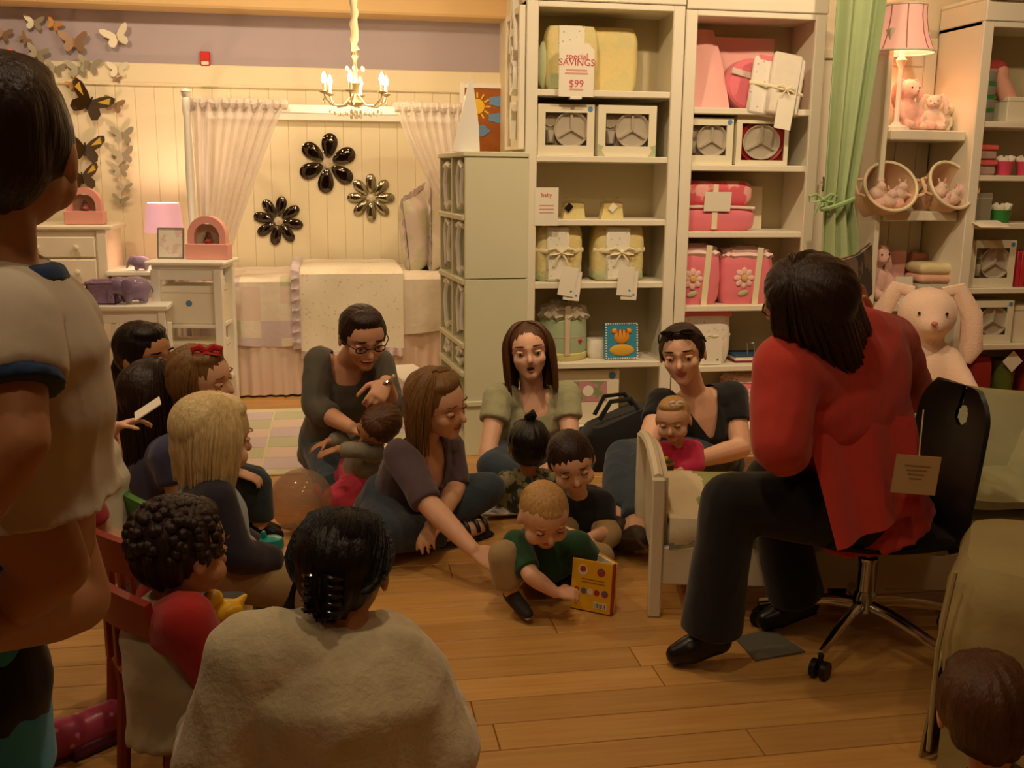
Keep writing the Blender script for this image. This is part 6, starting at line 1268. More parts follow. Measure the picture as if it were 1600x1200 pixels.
part(sg, 'bridge', BLACK, MB(Matrix.Translation(-loc)).tube([Hp(-.14, .62, 1.0), Hp(0, .64, 1.02), Hp(.14, .62, 1.0)], .004, 6))
# --- baby in pink
J = dict(head=A(1052, 656, 3.82), face=(-.55, -1, -.3), neck=A(1058, 696, 3.86), chest=A(1058, 716, 3.88), pelvis=A(1060, 752, 3.92), sR=A(1030, 704, 3.86), sL=A(1085, 702, 3.88), eR=A(1012, 720, 3.80), wR=A(1028, 733, 3.76), eL=A(1090, 728, 3.80), wL=A(1062, 736, 3.77), hR=((.8, -.3, -.1), (0, .2, -1), .8, 1), hL=((-.8, -.3, 0), (0, .2, -1), .8, -1), pR=A(1048, 757, 3.92), pL=A(1072, 757, 3.92), kR=A(1030, 772, 3.82), kL=A(1090, 772, 3.83), aR=A(1035, 800, 3.8), aL=A(1085, 800, 3.8), tR=A(1030, 806, 3.76), tL=A(1085, 806, 3.76))
I = person('person', 'baby in a hot pink top on the lap of the woman in black', J, .46, .086, SKIN3, H_SBL, [dict(k='top', name='top', m=cloth('hot_pink_knit', '#cf2f56', .2), sleeve=1.9, hem=.12, g=.014, vox=.007, wr=.003), dict(k='pants', name='leggings', m=cloth('pink_leggings', '#d9788a'), leg=1.9, vox=.007)], kid=True, vox=.0045, eyes='down', fat=1.25)
hair_cap(I, H_SBL, .02, back=.02, nape=-9, side=False, amp=.015); Hp = I['Hp']; m = MB(Matrix.Translation(I['off'])); bow(m, Hp(-.3, .35, 1.0), .028, 2.2); part(I['body'], 'hair_bow', mat('pale_bow', '#f0d9cc', .6), m)
p = A(1043, 729, 3.72); t_ = thing('toy_block', 'green and gold toy held by the baby in pink', 'toy', tuple(p), .5); part(t_, 'block', mat('toy_green', '#3f4a22', .4), MB().box((0, 0, 0), (.045, .035, .05), .006)); part(t_, 'gold_band', mat('toy_gold', '#b08a2c', .4), MB().box((0, 0, .012), (.048, .038, .014), .003)); part(t_, 'gold_knob', MATS['toy_gold'], MB().ell((-.02, -.01, .036), (.012, .012, .012), n=10, m=6))
# --- woman in grey top kneeling
J = dict(head=A(567, 527, 4.22), face=(.28, -.88, -.42), hup=(.1, -.45, 1), neck=A(543, 566, 4.38), chest=A(536, 612, 4.45), pelvis=A(532, 690, 4.62), sR=A(500, 566, 4.38), sL=A(592, 570, 4.38), eR=A(491, 636, 4.3), wR=A(548, 668, 4.12), eL=A(612, 642, 4.28), wL=A(603, 596, 4.1),
         hR=((.85, -.2, -.25), (0, .3, -1), .5, 1), hL=((-.35, -.55, -.45), (-.3, .5, -.6), .9, -1), pR=A(512, 695, 4.62), pL=A(556, 695, 4.62), kR=G(516, 748, .09), kL=G(572, 742, .09), aR=G(505, 705, .05)+V((0, .0, 0)), aL=G(560, 705, .05), tR=G(505, 695, .03), tL=G(558, 695, .03))
J['kR'] = A(520, 735, 4.25); J['kL'] = A(565, 732, 4.25); J['aR'] = V((J['kR'].x-.03, 4.62, .05)); J['aL'] = V((J['kL'].x+.03, 4.62, .05)); J['tR'] = J['aR']+V((0, .16, -.01)); J['tL'] = J['aL']+V((0, .16, -.01)); J['kR'].z = J['kL'].z = .085
I = person('person', 'laughing woman in grey top and glasses kneeling before the canopy bed', J, 1, .118, SKIN, H_DKB, [dict(k='top', name='top', m=cloth('grey_knit_top', '#5b564a', .2), sleeve=1.45, hem=.1, g=.013, neck=('scoop', .05, .06)), dict(k='pants', name='jeans', m=JEAN, leg=1.9, g=.016)], mouth='smile', shoes=('shoe', mat('dark_shoe', '#2a2420', .5)), fat=1.05)
hair_cap(I, H_DKB, .04, back=.04, nape=-.3); Hp = I['Hp']; part(I['body'], 'ponytail', H_DKB, MB(Matrix.Translation(I['off'])).tube([Hp(0, -.95, .2), Hp(0, -1.25, -.1), Hp(.05, -1.2, -.7), Hp(.05, -1.1, -1.1)], [.03, .035, .03, .012], 10))
loc = Hp(0, .9, .08); gl = thing('eyeglasses', 'thin dark eyeglasses worn by the laughing woman', 'glasses', tuple(loc)); M_ = Matrix.Translation(-loc)
for k in (-1, 1):
    part(gl, 'rim', BLACK, MB(M_).tube([Hp(k*.34+.19*math.cos(a), .86-.1*abs(.34+k*.19*math.cos(a)-.2), .04+.13*math.sin(a)) for a in [2*math.pi*i/14 for i in range(15)]], .0025, 5)); part(gl, 'temple', BLACK, MB(M_).tube([Hp(k*.53, .80, .08), Hp(k*.80, .4, .1), Hp(k*.86, -.05, .08)], .0025, 5))
part(gl, 'bridge', BLACK, MB(M_).tube([Hp(-.15, .86, .06), Hp(0, .92, .1), Hp(.15, .86, .06)], .0025, 5))
p = A(603, 622, 4.0); m = MB(); m.tube([(.035*math.cos(a), .03*math.sin(a), .02*math.cos(a)) for a in [2*math.pi*i/18 for i in range(19)]], [.006+.003*(i % 2) for i in range(19)], 6); solo('beaded_bracelet', 'silver bead bracelet on the raised wrist of the laughing woman', 'bracelet', METAL, m, tuple(J['wL']+V((0, 0, .0))))
# --- toddler in grey shirt and pink pants
J = dict(head=A(590, 668, 4.02), face=(-.75, -.25, -.45), neck=A(578, 692, 4.1), chest=A(572, 708, 4.13), pelvis=A(563, 742, 4.2), sR=A(566, 693, 4.18), sL=A(585, 704, 4.02), eR=A(535, 686, 4.2), wR=A(512, 690, 4.18), eL=A(556, 704, 4.0), wL=A(527, 702, 4.02), hR=((-.9, -.2, -.3), (0, 0, -1), .3, 1), hL=((-.9, -.1, -.2), (0, .2, -1), .4, -1), pR=A(556, 748, 4.24), pL=A(572, 750, 4.14), kR=G(545, 768, .1), kL=G(560, 772, .09), aR=G(560, 764, .05), aL=G(580, 770, .05), tR=G(555, 768, .03), tL=G(572, 776, .03))
J['kR'] = V((J['pR'].x-.13, J['pR'].y, .08)); J['kL'] = V((J['pL'].x-.13, J['pL'].y-.03, .08)); J['aR'] = J['kR']+V((.15, .03, -.03)); J['aL'] = J['kL']+V((.15, .0, -.03)); J['tR'] = J['aR']+V((.08, 0, -.01)); J['tL'] = J['aL']+V((.08, 0, -.01))
I = person('person', 'toddler in grey shirt and pink pants leaning on the kneeling woman', J, .52, .092, SKIN2, H_BRN, [dict(k='top', name='shirt', m=cloth('heather_shirt', '#8f8a78'), sleeve=1.8, hem=.06, g=.014, vox=.008, wr=.003), dict(k='pants', name='pants', m=cloth('hot_pink_pants', '#d8465c', .15), leg=1.9, vox=.008, g=.025)], kid=True, vox=.005, eyes='down', fat=1.2)
hair_cap(I, H_BRN, .09, back=.06, amp=.05)
# --- woman in purple reaching
J = dict(head=A(684, 632, 3.62), face=(.80, -.62, -.20), neck=A(658, 695, 3.72), chest=A(648, 738, 3.78), pelvis=K(622, 3.82, .13), sR=A(628, 712, 3.60), sL=A(700, 698, 3.90), eR=A(668, 786, 3.44), wR=A(738, 858, 3.28), eL=A(712, 760, 3.8), wL=A(690, 806, 3.56),
         hR=((.75, -.35, -.45), (.2, .3, -.9), .45, 1), hL=((-.5, -.5, -.45), (.3, .2, -.9), .5, -1), pR=K(602, 3.76, .13), pL=K(648, 3.84, .13), kR=G(592, 824, .14), kL=A(762, 772, 3.86), aR=G(700, 832, .06), aL=G(640, 838, .06), tR=G(758, 822, .04), tL=G(600, 846, .04))
J['kR'] = A(598, 812, 3.52); J['kR'].z = .13; J['kL'].z = .17
I = person('person', 'woman in a purple-grey top sitting cross-legged and reaching forward', J, 1, .119, SKIN3, H_LBR, [dict(k='top', name='top', m=cloth('plum_knit', '#57464c', .2), sleeve=1.0, hem=.1, g=.012, neck=('v', .15, .075), vox=.008), dict(k='pants', name='jeans', m=JEAND, leg=1.88, g=.014)], eyes='down', shoes=None)
hair_cap(I, H_LBR, .06); locks(I, H_LBR, 90, long_path(1.35, 1.0, 115, part_x=.12, inward=.05), .085)
ft = J['tR']; ank = J['aR']; d = nrm(ft-ank); SAN = mat('black_leather', '#15110f', .4); sn = thing('sandal', 'black strappy sandal on the foot of the cross-legged woman', 'sandal', (lerp(ank, ft, .5).x, lerp(ank, ft, .5).y, 0)); o_ = -V((lerp(ank, ft, .5).x, lerp(ank, ft, .5).y, 0)); ss = nrm(d.cross(V((0, 0, 1))))
part(sn, 'sole', SAN, MB(Matrix.Translation(o_)).tube([ank-d*.05-V((0, 0, .045)), lerp(ank, ft, .5)-V((0, 0, .035)), ft+d*.02-V((0, 0, .028))], [.03, .042, .034], 12, .3, side=ss))
for f_ in (.35, .62, .85):
    c_ = lerp(ank, ft, f_); part(sn, 'strap', SAN, MB(Matrix.Translation(o_)).tube([c_+ss*(.046*math.cos(a))+V((0, 0, .046*math.sin(a)-.004)) for a in [math.pi*i/10 for i in range(11)]], .008, 6))
# --- baby with dark ponytail, back to us
J = dict(head=A(826, 697, 4.0), face=(.1, 1, .0), neck=A(824, 742, 4.02), chest=A(822, 762, 4.03), pelvis=K(820, 4.04, .09), sL=A(792, 752, 4.0), sR=A(854, 750, 4.02), eL=A(778, 772, 4.0), wL=A(790, 790, 4.1), eR=A(868, 768, 4.05), wR=A(856, 778, 4.15), hL=((.4, .8, 0), (0, 0, -1), .6, -1), hR=((-.4, .8, 0), (0, 0, -1), .6, 1), pL=K(808, 4.06, .08), pR=K(834, 4.06, .08), kL=K(795, 4.2, .08), kR=K(850, 4.2, .08), aL=K(800, 4.3, .05), aR=K(846, 4.3, .05))
I = person('person', 'small child with black topknot in a patterned shirt seen from behind', J, .52, .1, SKIN2, H_BLK, [dict(k='top', name='shirt', m=mat('leaf_print_shirt', '#8a8260', .9, col2='#3a3a28', pat='blotch', pscale=26, bump=.2, bscale=30), sleeve=1.2, hem=.08, g=.018, vox=.008, wr=.004), dict(k='pants', name='pants', m=JEAND, leg=1.9, vox=.008)], kid=True, vox=.0055, face=False, fat=1.25)
hair_cap(I, H_BLK, .1, back=.05, nape=-.5, amp=.05); Hp = I['Hp']; m = MB(Matrix.Translation(I['off'])); m.tube([Hp(.0, -.1, 1.0), Hp(.02, -.12, 1.25), Hp(.12, -.2, 1.4), Hp(.25, -.3, 1.3)], [.02, .026, .02, .006], 8); part(I['body'], 'topknot', H_BLK, m)
# --- boy in black tee
J = dict(head=A(893, 722, 3.5), face=(-.02, -.85, -.42), neck=A(903, 774, 3.6), chest=A(907, 808, 3.64), pelvis=K(912, 3.70, .11), sR=A(868, 790, 3.58), sL=A(942, 786, 3.6), eR=A(862, 830, 3.5), wR=A(900, 836, 3.36), eL=A(950, 832, 3.52), wL=A(918, 842, 3.36), hR=((.7, -.5, -.3), (0, .2, -1), .5, 1), hL=((-.7, -.5, -.3), (0, .2, -1), .5, -1), pR=K(892, 3.67, .1), pL=K(932, 3.67, .1), kR=K(868, 3.5, .09), kL=K(952, 3.5, .09), aR=K(915, 3.44, .05), aL=K(905, 3.4, .05), tR=K(945, 3.4, .03), tL=K(880, 3.38, .03))
I = person('person', 'boy with dark brown hair in a black tee looking down', J, .62, .103, SKIN3, H_BRN, [dict(k='top', name='tee', m=cloth('black_cotton', '#15151a', .2), sleeve=.7, hem=.1, g=.015, vox=.009), dict(k='pants', name='pants', m=KHAKI, leg=1.9, vox=.009)], kid=True, vox=.0055, eyes='down', fat=1.15, shoes=('shoe', mat('dark_shoe', '#2a2420', .5)))
hair_cap(I, H_DKB, .05, back=.0, nape=-.4, amp=.03, fringe=.42)
# --- boy in green tee with yellow book
J = dict(head=A(850, 806, 3.02), face=(.12, -.80, -.50), hup=(0, -.35, 1), neck=A(852, 848, 3.16), chest=A(852, 884, 3.2), pelvis=K(852, 3.30, .10), sR=A(806, 850, 3.12), sL=A(902, 850, 3.14), eR=A(830, 900, 2.98), wR=A(868, 926, 2.96), eL=A(930, 880, 3.2), wL=A(936, 884, 3.13), hR=((.8, -.1, -.05), (0, .5, -.9), .9, 1), hL=((-.5, -.1, -.6), (-.2, .9, -.1), .4, -1), pR=K(824, 3.27, .1), pL=K(880, 3.27, .1), kR=A(786, 868, 3.06), kL=K(938, 3.3, .085), aR=K(799, 3.06, .075), aL=K(890, 3.2, .055), tR=K(828, 2.97, .03), tL=K(858, 3.15, .04))
I = person('person', 'small sandy-haired boy in green tee sitting with a yellow book', J, .60, .098, SKIN3, H_SBL, [dict(k='top', name='tee', m=cloth('green_tee', '#1f4a2a', .2), sleeve=.85, hem=.09, g=.016, vox=.009), dict(k='pants', name='trousers', m=KHAKI, leg=1.8, vox=.009, g=.016, flare=1.8), dict(k='socks', name='sock', m=mat('white_sock', '#ded6c4', .9), q='R', g=.004, vox=.006, wr=.001)], kid=True, vox=.0055, eyes='down', fat=1.15, shoes=('shoe', mat('canvas_shoe', '#2c2a28', .7), mat('rubber_sole', '#8a7a60', .6)))
hair_cap(I, H_SBL, .02, back=.0, nape=-9, amp=.02, side=False, fringe=.5)
YBK = mat('book_yellow', '#f2ba1e', .5); q00 = G(891, 950); t_ = thing('board_book', 'yellow board book with small printed faces held open by the boy in green', 'book', tuple(q00), 0)
a0, a1 = G(890, 951, .006)-q00, G(953, 964, .006)-q00; hB = A(889, 873, q00.y).z; ex = nrm(a1-a0); LBk = (a1-a0).length; rb_ = math.atan2(ex.y, ex.x); Mb = Matrix.Rotation(rb_, 4, 'Z') @ Matrix.Rotation(math.radians(-6), 4, 'X')
cv = part(t_, 'front_cover', YBK, MB(Mb).bb((0, -.004, .004), (LBk, 0, hB), .001), False); part(t_, 'pages', PAPER, MB(Mb).bb((.004, 0, .007), (LBk-.002, .012, hB-.004)), False)
part(t_, 'spine', mat('book_spine_red', '#b23a2a', .5), MB(Mb).bb((LBk-.002, -.004, .004), (LBk+.004, .014, hB)), False); Mb2 = Mb @ Matrix.Translation((LBk, .012, 0)) @ Matrix.Rotation(math.radians(-42), 4, 'Z'); part(t_, 'back_cover', YBK, MB(Mb2).bb((-LBk, .008, .004), (0, .012, hB), .001), False); part(t_, 'back_pages', PAPER, MB(Mb2).bb((-LBk+.002, 0, .007), (-.002, .008, hB-.004)), False)
DR = mat('print_red', '#b8342c', .6); DW = mat('print_white', '#efe3cc', .6); DB_ = mat('print_blue', '#6a6a8a', .6)
for fx, fz, r_, m_ in ((.27, .80, .017, DW), (.27, .82, .011, DR), (.72, .80, .014, DR), (.72, .84, .008, DB_), (.14, .40, .010, DR), (.32, .40, .010, DB_), (.48, .40, .010, DW), (.64, .40, .010, DR), (.84, .40, .012, DB_), (.84, .39, .007, DR)): part(cv, 'printed_figure', m_, MB(Mb @ Matrix.Translation((LBk*fx, -.0042-.0004*(r_ < .0115), hB*fz)) @ RXZ).lathe([(r_, 0), (r_, .0005)], 14), False)
part(cv, 'barcode', DW, MB(Mb).bb((LBk*.58, -.005, hB*.1), (LBk*.9, -.004, hB*.22)), False)
for k in range(9): part(cv, 'barcode_bar', INKB, MB(Mb).bb((LBk*(.61+.03*k), -.0056, hB*.115), (LBk*(.618+.03*k+.006*(k % 3)), -.005, hB*.2)), False)
for zz_ in (.62, .56): part(cv, 'print_line', mat('print_brown', '#b07a1c', .6), MB(Mb).bb((LBk*.25, -.0046, hB*zz_), (LBk*.82, -.004, hB*(zz_+.025))), False)
# --- reader
J = dict(head=A(1258, 474, 2.56), face=(-.72, .68, -.12), neck=A(1302, 540, 2.66), chest=A(1322, 612, 2.70), pelvis=A(1352, 778, 2.72), sL=A(1228, 575, 2.54), sR=A(1388, 540, 2.86), eL=A(1218, 690, 2.48), wL=A(1238, 735, 2.72), eR=A(1418, 610, 2.98), wR=A(1345, 500, 2.93), hL=((.1, .9, -.2), (0, 0, -1), .5, -1), hR=((-.25, -.05, 1), (-.8, -.3, -.1), .8, 1), pL=A(1330, 800, 2.62), pR=A(1350, 790, 2.84), kL=A(1140, 782, 2.60), kR=A(1205, 752, 2.78), aL=A(1112, 958, 2.62), aR=A(1245, 930, 2.82), tL=A(1052, 988, 2.64), tR=A(1190, 965, 2.82))
for q in ('aL', 'aR'): J[q].z = .10
J['tL'].z = J['tR'].z = .03
I = person('person', 'storyteller with long dark hair and coral shirt on the swivel chair', J, 1.02, .122, SKIN, H_DKB, [dict(k='top', name='shirt', m=cloth('coral_shirt', '#cb4034', .3, 12), sleeve=1.25, hem=.07, g=.03, wr=.007, wl=1.18, vox=.012), dict(k='pants', name='trousers', m=cloth('black_trousers', '#100d0c', .15), leg=1.98, g=.015, flare=3.0, vox=.012, wr=.004)], shoes=('shoe', mat('black_loafer', '#14100e', .3), mat('loafer_sole', '#0c0a09', .5)), fat=1.12, face=True)
hair_cap(I, H_DKB, .14, back=.1); locks(I, H_DKB, 140, long_path(2.25, 1.14, 128, flare=.16), .1, jit=.12)
cs = I['finish']; m = MB(Matrix.Translation(I['off'])); q0, q1, q2, q3 = A(1252, 640, 2.545), A(1425, 650, 2.57), A(1308, 860, 2.445), A(1436, 800, 2.50)
m.sheet(lambda u, v: (lerp(lerp(q0, q1, u), lerp(q2, q3, u), v)+V((0, -.03*math.sin(u*3.1)*(1-v)-.012*math.sin(u*14), 0))), 18, 10, .006); part(I['root'], 'shirt_tail', MATS['coral_shirt'], m)
p = A(1338, 452, 2.90); t_ = thing('picture_book', 'picture book held up open by the storyteller', 'book', tuple(p), math.radians(215)); BKM = Matrix.Rotation(math.radians(10), 4, 'Y')
hB, wB = .17, .16
for k, a in ((-1, 12), (1, -12)):
    Mx = BKM @ Matrix.Rotation(math.radians(a), 4, 'Z'); part(t_, 'cover', mat('book_tan', '#a58452', .6), MB(Mx).bb((0, -.004, -.06), (k*wB, 0, hB-.06), .001), False); part(t_, 'pages', mat('book_page_print', '#7c8794', .6, col2='#c9c2b0', pat='blotch', pscale=14), MB(Mx).bb((0, 0, -.056), (k*(wB-.004), .008, hB-.064)), False)
# --- woman in cream fleece, back to us
J = dict(head=A(538, 890, 1.86), face=(.35, .92, -.12), hup=(.06, .12, 1), neck=A(540, 992, 1.83), chest=A(535, 1090, 1.80), pelvis=G(525, 1330, .12), sL=A(395, 1030, 1.78), sR=A(640, 1078, 1.84), eL=A(335, 1210, 1.74), eR=A(690, 1250, 1.80), wL=A(370, 1330, 1.9), wR=A(690, 1340, 1.95), hL=((.4, .8, -.2), (0, 0, -1), .5, -1), hR=((-.4, .8, -.2), (0, 0, -1), .5, 1), pL=G(480, 1335, .12), pR=G(570, 1340, .12), kL=A(380, 1230, 2.05), kR=A(720, 1230, 2.12), aL=G(600, 1150, .08), aR=G(500, 1155, .08))
J['pelvis'] = V((J['chest'].x-.02, 1.80, .13)); J['pL'] = J['pelvis']+V((-.09, .03, -.01)); J['pR'] = J['pelvis']+V((.09, .03, -.01)); J['kL'] = J['pelvis']+V((-.28, .36, .02)); J['kR'] = J['pelvis']+V((.24, .36, .02)); J['aL'] = J['pelvis']+V((.1, .48, -.06)); J['aR'] = J['pelvis']+V((-.12, .42, -.06))
J['wL'] = J['kL']+V((.02, -.1, .12)); J['wR'] = J['kR']+V((-.02, -.1, .12)); J['eL'].z = max(J['eL'].z, .3); J['eR'].z = max(J['eR'].z, .3)
I = person('person', 'woman in a cream fleece jacket with black clipped hair, back to us', J, 1.0, .104, SKIN2, H_BLK, [dict(k='top', name='fleece_jacket', m=mat('cream_fleece', '#cfc09c', .95, bump=.3, bscale=90, sheen=.5, var=.10, vscale=14), sleeve=1.9, hem=.12, g=.026, wr=.011, vox=.010, smooth=8), dict(k='collar', name='collar', m=MATS['cream_fleece'], g=.02, vox=.008, wr=.004), dict(k='pants', name='trousers', m=JEAND, leg=1.9)], fat=1.12)
hair_cap(I, H_BLK, .06, back=.03, nape=-.6, amp=.05); Hp = I['Hp']
locks(I, H_BLK, 46, lambda u, r: [(math.sin(a)*.2, -.1+math.cos(a)*.2, 1.1) for a in [0]]+[(math.sin((u*2-1)*2.0)*.6*-1, -.1-math.cos((u*2-1)*2.0)*.55, .95), ((u*2-1)*.92*-1, -.15-.75*(1-abs(u*2-1)**2), .35), ((u*2-1)*.7*-1, -.5-.5*(1-abs(u*2-1)), -.15), ((u*2-1)*.25, -1.0, -.3), ((u*2-1)*.2, -1.05, -.62+.2*r.random())], .12, 'hair_twist', 5)
locks(I, H_BLK, 12, lambda u, r: [(-.75, -.3, 0), (-.85, -.4, -.5), (-.8-.2*r.random(), -.45, -.85), (-.75-.3*r.random(), -.55, -1.0-.15*r.random())], .05, 'loose_strands', 8)
lc = Hp(.0, -1.12, -.1); cl = thing('hair_clip', 'dark claw clip in the hair of the woman in fleece', 'hair clip', tuple(lc)); M_ = Matrix.Translation(-lc); CLP = mat('clip_plastic', '#1c1512', .15)
for k in (-1, 1):
    part(cl, 'clip_half', CLP, MB(M_).tube([Hp(k*.10-.02, -1.16, .22), Hp(k*.13, -1.2, -.1), Hp(k*.10+.06, -1.14, -.45)], .007, 8))
    for i in range(5): z_ = .18-.15*i; part(cl, 'tooth', CLP, MB(M_).tube([Hp(k*.12+.02*i*.3, -1.2, z_), Hp(k*.26, -1.2, z_-.02), Hp(k*.36, -1.08, z_-.04)], [.005, .0045, .003], 6))
# --- toddler with red sleeves on the red chair
J = dict(head=A(286, 862, 2.12), face=(.80, .58, -.16), neck=A(272, 938, 2.10), chest=A(265, 1000, 2.10), pelvis=A(280, 1098, 2.08), sR=A(290, 972, 1.98), sL=A(258, 958, 2.2), eR=A(335, 1050, 2.0), wR=A(366, 1000, 2.12), eL=A(320, 1010, 2.3), wL=A(362, 985, 2.26), hR=((.6, .6, .3), (-.3, .3, -.9), .8, 1), hL=((.7, .3, 0), (.2, -.3, -.9), .8, -1), pR=A(298, 1105, 2.04), pL=A(275, 1095, 2.16), kR=A(385, 1085, 2.2), kL=A(360, 1070, 2.3), aR=A(395, 1180, 2.2), aL=A(375, 1165, 2.3), tR=A(420, 1195, 2.24), tL=A(400, 1180, 2.34))
I = person('person', 'curly-haired toddler in a white shirt with red sleeves on a red chair', J, .60, .104, SKIN2, H_DKB, [dict(k='top', name='shirt', m=cloth('oatmeal_shirt', '#b5a88a', .3), sleeve=.12, hem=.1, g=.02, vox=.009, wr=.007, wl=1.15), dict(k='sleeves', name='red_sleeve', m=cloth('red_jersey', '#a81c1a', .2), sleeve=1.7, g=.034, vox=.009, wr=.006), dict(k='collar', name='collar', m=cloth('grey_rib', '#5a5046'), g=.012, vox=.007, wr=.001), dict(k='pants', name='trousers', m=cloth('olive_trousers', '#7c6f52'), leg=1.9, vox=.01)], kid=True, vox=.0055, fat=1.25, face=True)
hair_cap(I, H_DKB, .07, back=.04, nape=-.45, amp=.09)
rc = random.Random(4); Hp = I['Hp']; hs_ = I['hs']; m = MB(Matrix.Translation(I['off']))
for i in range(260):
    th = rc.uniform(0, 2*math.pi); ph = rc.uniform(-.35, 1.45); x, y, z = math.cos(ph)*math.sin(th)*.84, -.2+math.cos(ph)*math.cos(th)*.92, .28+math.sin(ph)*.80
    if y > .55 and z < .75: continue
    m.ell(Hp(x, y, z), (.014, .014, .013), n=7, m=5)
o = part(I['body'], 'curls', H_DKB, m); o['kind'] = 'stuff'
DY = mat('duck_yellow', '#e6b41c', .4); p = A(352, 955, 2.16); t_ = thing('toy_duck', 'yellow rubber duck with orange beak held by the toddler in red sleeves', 'toy', tuple(p), .6); m = MB(); m.ell((0, 0, 0), (.04, .028, .026), n=14, m=10); m.ell((-.028, 0, .036), (.024, .022, .022), n=12, m=8); m.cap((.03, 0, .008), .014, (.05, 0, .022), .006, 8, 2); me = remesh(m, .004, 3); me.materials.append(DY); link('body', me, t_); part(t_, 'beak', mat('duck_beak', '#c8401c', .4), MB().ell((-.052, 0, .034), (.014, .011, .006), n=8, m=6))
for k in (-1, 1): part(t_, 'wing', DY, MB().ell((.008, k*.026, .004), (.022, .006, .014), n=10, m=6))
# --- blond child
J = dict(head=A(336, 684, 2.72), face=(.86, .42, -.14), neck=A(322, 752, 2.72), chest=A(328, 800, 2.72), pelvis=A(345, 885, 2.70), sR=A(335, 786, 2.6), sL=A(312, 772, 2.84), eR=A(368, 868, 2.56), wR=A(438, 878, 2.68), eL=A(360, 840, 2.9), wL=A(420, 868, 2.86), hR=((.8, .4, .15), (-.2, .4, -.9), .8, 1), hL=((.8, -.2, 0), (.2, -.3, -.9), .6, -1), pR=A(355, 895, 2.64), pL=A(345, 885, 2.78), kR=A(455, 915, 2.68), kL=A(450, 895, 2.84), aR=A(470, 985, 2.7), aL=A(480, 975, 2.86), tR=A(510, 1000, 2.72), tL=A(515, 990, 2.88))
I = person('person', 'blond bob-haired child in navy sleeves sitting sideways with a cup', J, .66, .106, SKIN3, H_BLD, [dict(k='top', name='shirt', m=cloth('pale_blue_jersey', '#9fb0b8', .2), sleeve=.1, hem=.1, g=.014, vox=.009, wr=.004), dict(k='sleeves', name='navy_sleeve', m=cloth('navy_jersey', '#241f2c', .2), sleeve=1.85, g=.024, vox=.009, wr=.005), dict(k='pants', name='trousers', m=KHAKI, leg=1.9, g=.022, vox=.01, wr=.008)], kid=True, vox=.0055, fat=1.15, shoes=('shoe', mat('canvas_shoe', '#2c2a28', .7)))
hair_cap(I, H_BLD, .12, back=.06, nape=-.6); locks(I, H_BLD, 110, long_path(1.08, 1.07, 118, inward=.05), .1, jit=.05)
p = A(424, 852, 2.72); t_ = thing('sippy_cup', 'teal sippy cup held by the blond child', 'cup', (p.x, p.y, p.z-.05)); TEAL = mat('teal_plastic', '#178f88', .3); part(t_, 'cup', mat('clear_cup', '#b8c9b8', .3), MB().lathe([(.026, -.02), (.03, .05), (.031, .052)], 18)); part(t_, 'lid', TEAL, MB().lathe([(.034, .045), (.034, .06), (.03, .07), (.012, .076)], 18)); part(t_, 'spout', TEAL, MB().cap((-.018, 0, .07), .009, (-.02, 0, .085), .008, 8, 2))
# --- woman with long dark hair in blue-violet, holding toddler
J = dict(head=A(250, 626, 3.3), face=(.85, .5, -.05), neck=A(252, 690, 3.3), chest=A(258, 735, 3.3), pelvis=K(262, 3.32, .14), sR=A(272, 712, 3.14), sL=A(232, 700, 3.46), eR=A(282, 770, 3.1), wR=A(340, 775, 3.2), eL=A(270, 750, 3.5), wL=A(330, 752, 3.42), hR=((.8, .3, .1), (0, .3, -.9), .6, 1), hL=((.8, -.2, .1), (0, -.3, -.9), .6, -1), pR=K(268, 3.24, .13), pL=K(255, 3.42, .13), kR=K(365, 3.2, .15), kL=K(355, 3.5, .15), aR=K(310, 3.1, .06), aL=K(335, 3.25, .06))
I = person('person', 'woman with very long dark hair and blue-violet shirt behind the blond child', J, 1, .117, SKIN2, H_DKB, [dict(k='top', name='shirt', m=cloth('violet_shirt', '#3d3a5c', .2), sleeve=.8, hem=.1, g=.014), dict(k='pants', name='jeans', m=JEAND, leg=1.9)], fat=1.05)
hair_cap(I, H_DKB, .1, back=.05); locks(I, H_DKB, 110, long_path(2.5, 1.05, 125, inward=.1), .1)
# --- toddler with red bow
J = dict(head=A(318, 594, 3.22), face=(.92, -.32, -.08), neck=A(304, 648, 3.26), chest=A(308, 680, 3.27), pelvis=A(322, 738, 3.27), sR=A(312, 668, 3.18), sL=A(302, 662, 3.36), eR=A(340, 710, 3.14), wR=A(370, 738, 3.14), eL=A(330, 700, 3.42), wL=A(365, 725, 3.4), hR=((.8, 0, -.3), (0, .2, -.9), .5, 1), hL=((.8, -.1, -.3), (0, -.2, -.9), .5, -1), pR=A(328, 745, 3.21), pL=A(325, 742, 3.33), kR=A(402, 755, 3.2), kL=A(398, 750, 3.34), aR=A(408, 822, 3.18), aL=A(404, 815, 3.32), tR=A(440, 836, 3.18), tL=A(436, 828, 3.32))
I = person('person', 'toddler with curly light brown hair, red bow and jeans seen in profile', J, .56, .1, SKIN3, H_LBR, [dict(k='top', name='floral_top', m=mat('floral_top', '#d8c4b0', .9, col2='#b23a3a', pat='spots', pscale=40), sleeve=.5, hem=.16, g=.016, vox=.008, wr=.004), dict(k='pants', name='jeans', m=JEAND, leg=1.88, vox=.009, g=.014)], kid=True, vox=.0055, fat=1.2, shoes=('shoe', mat('black_leather', '#15110f', .4)))
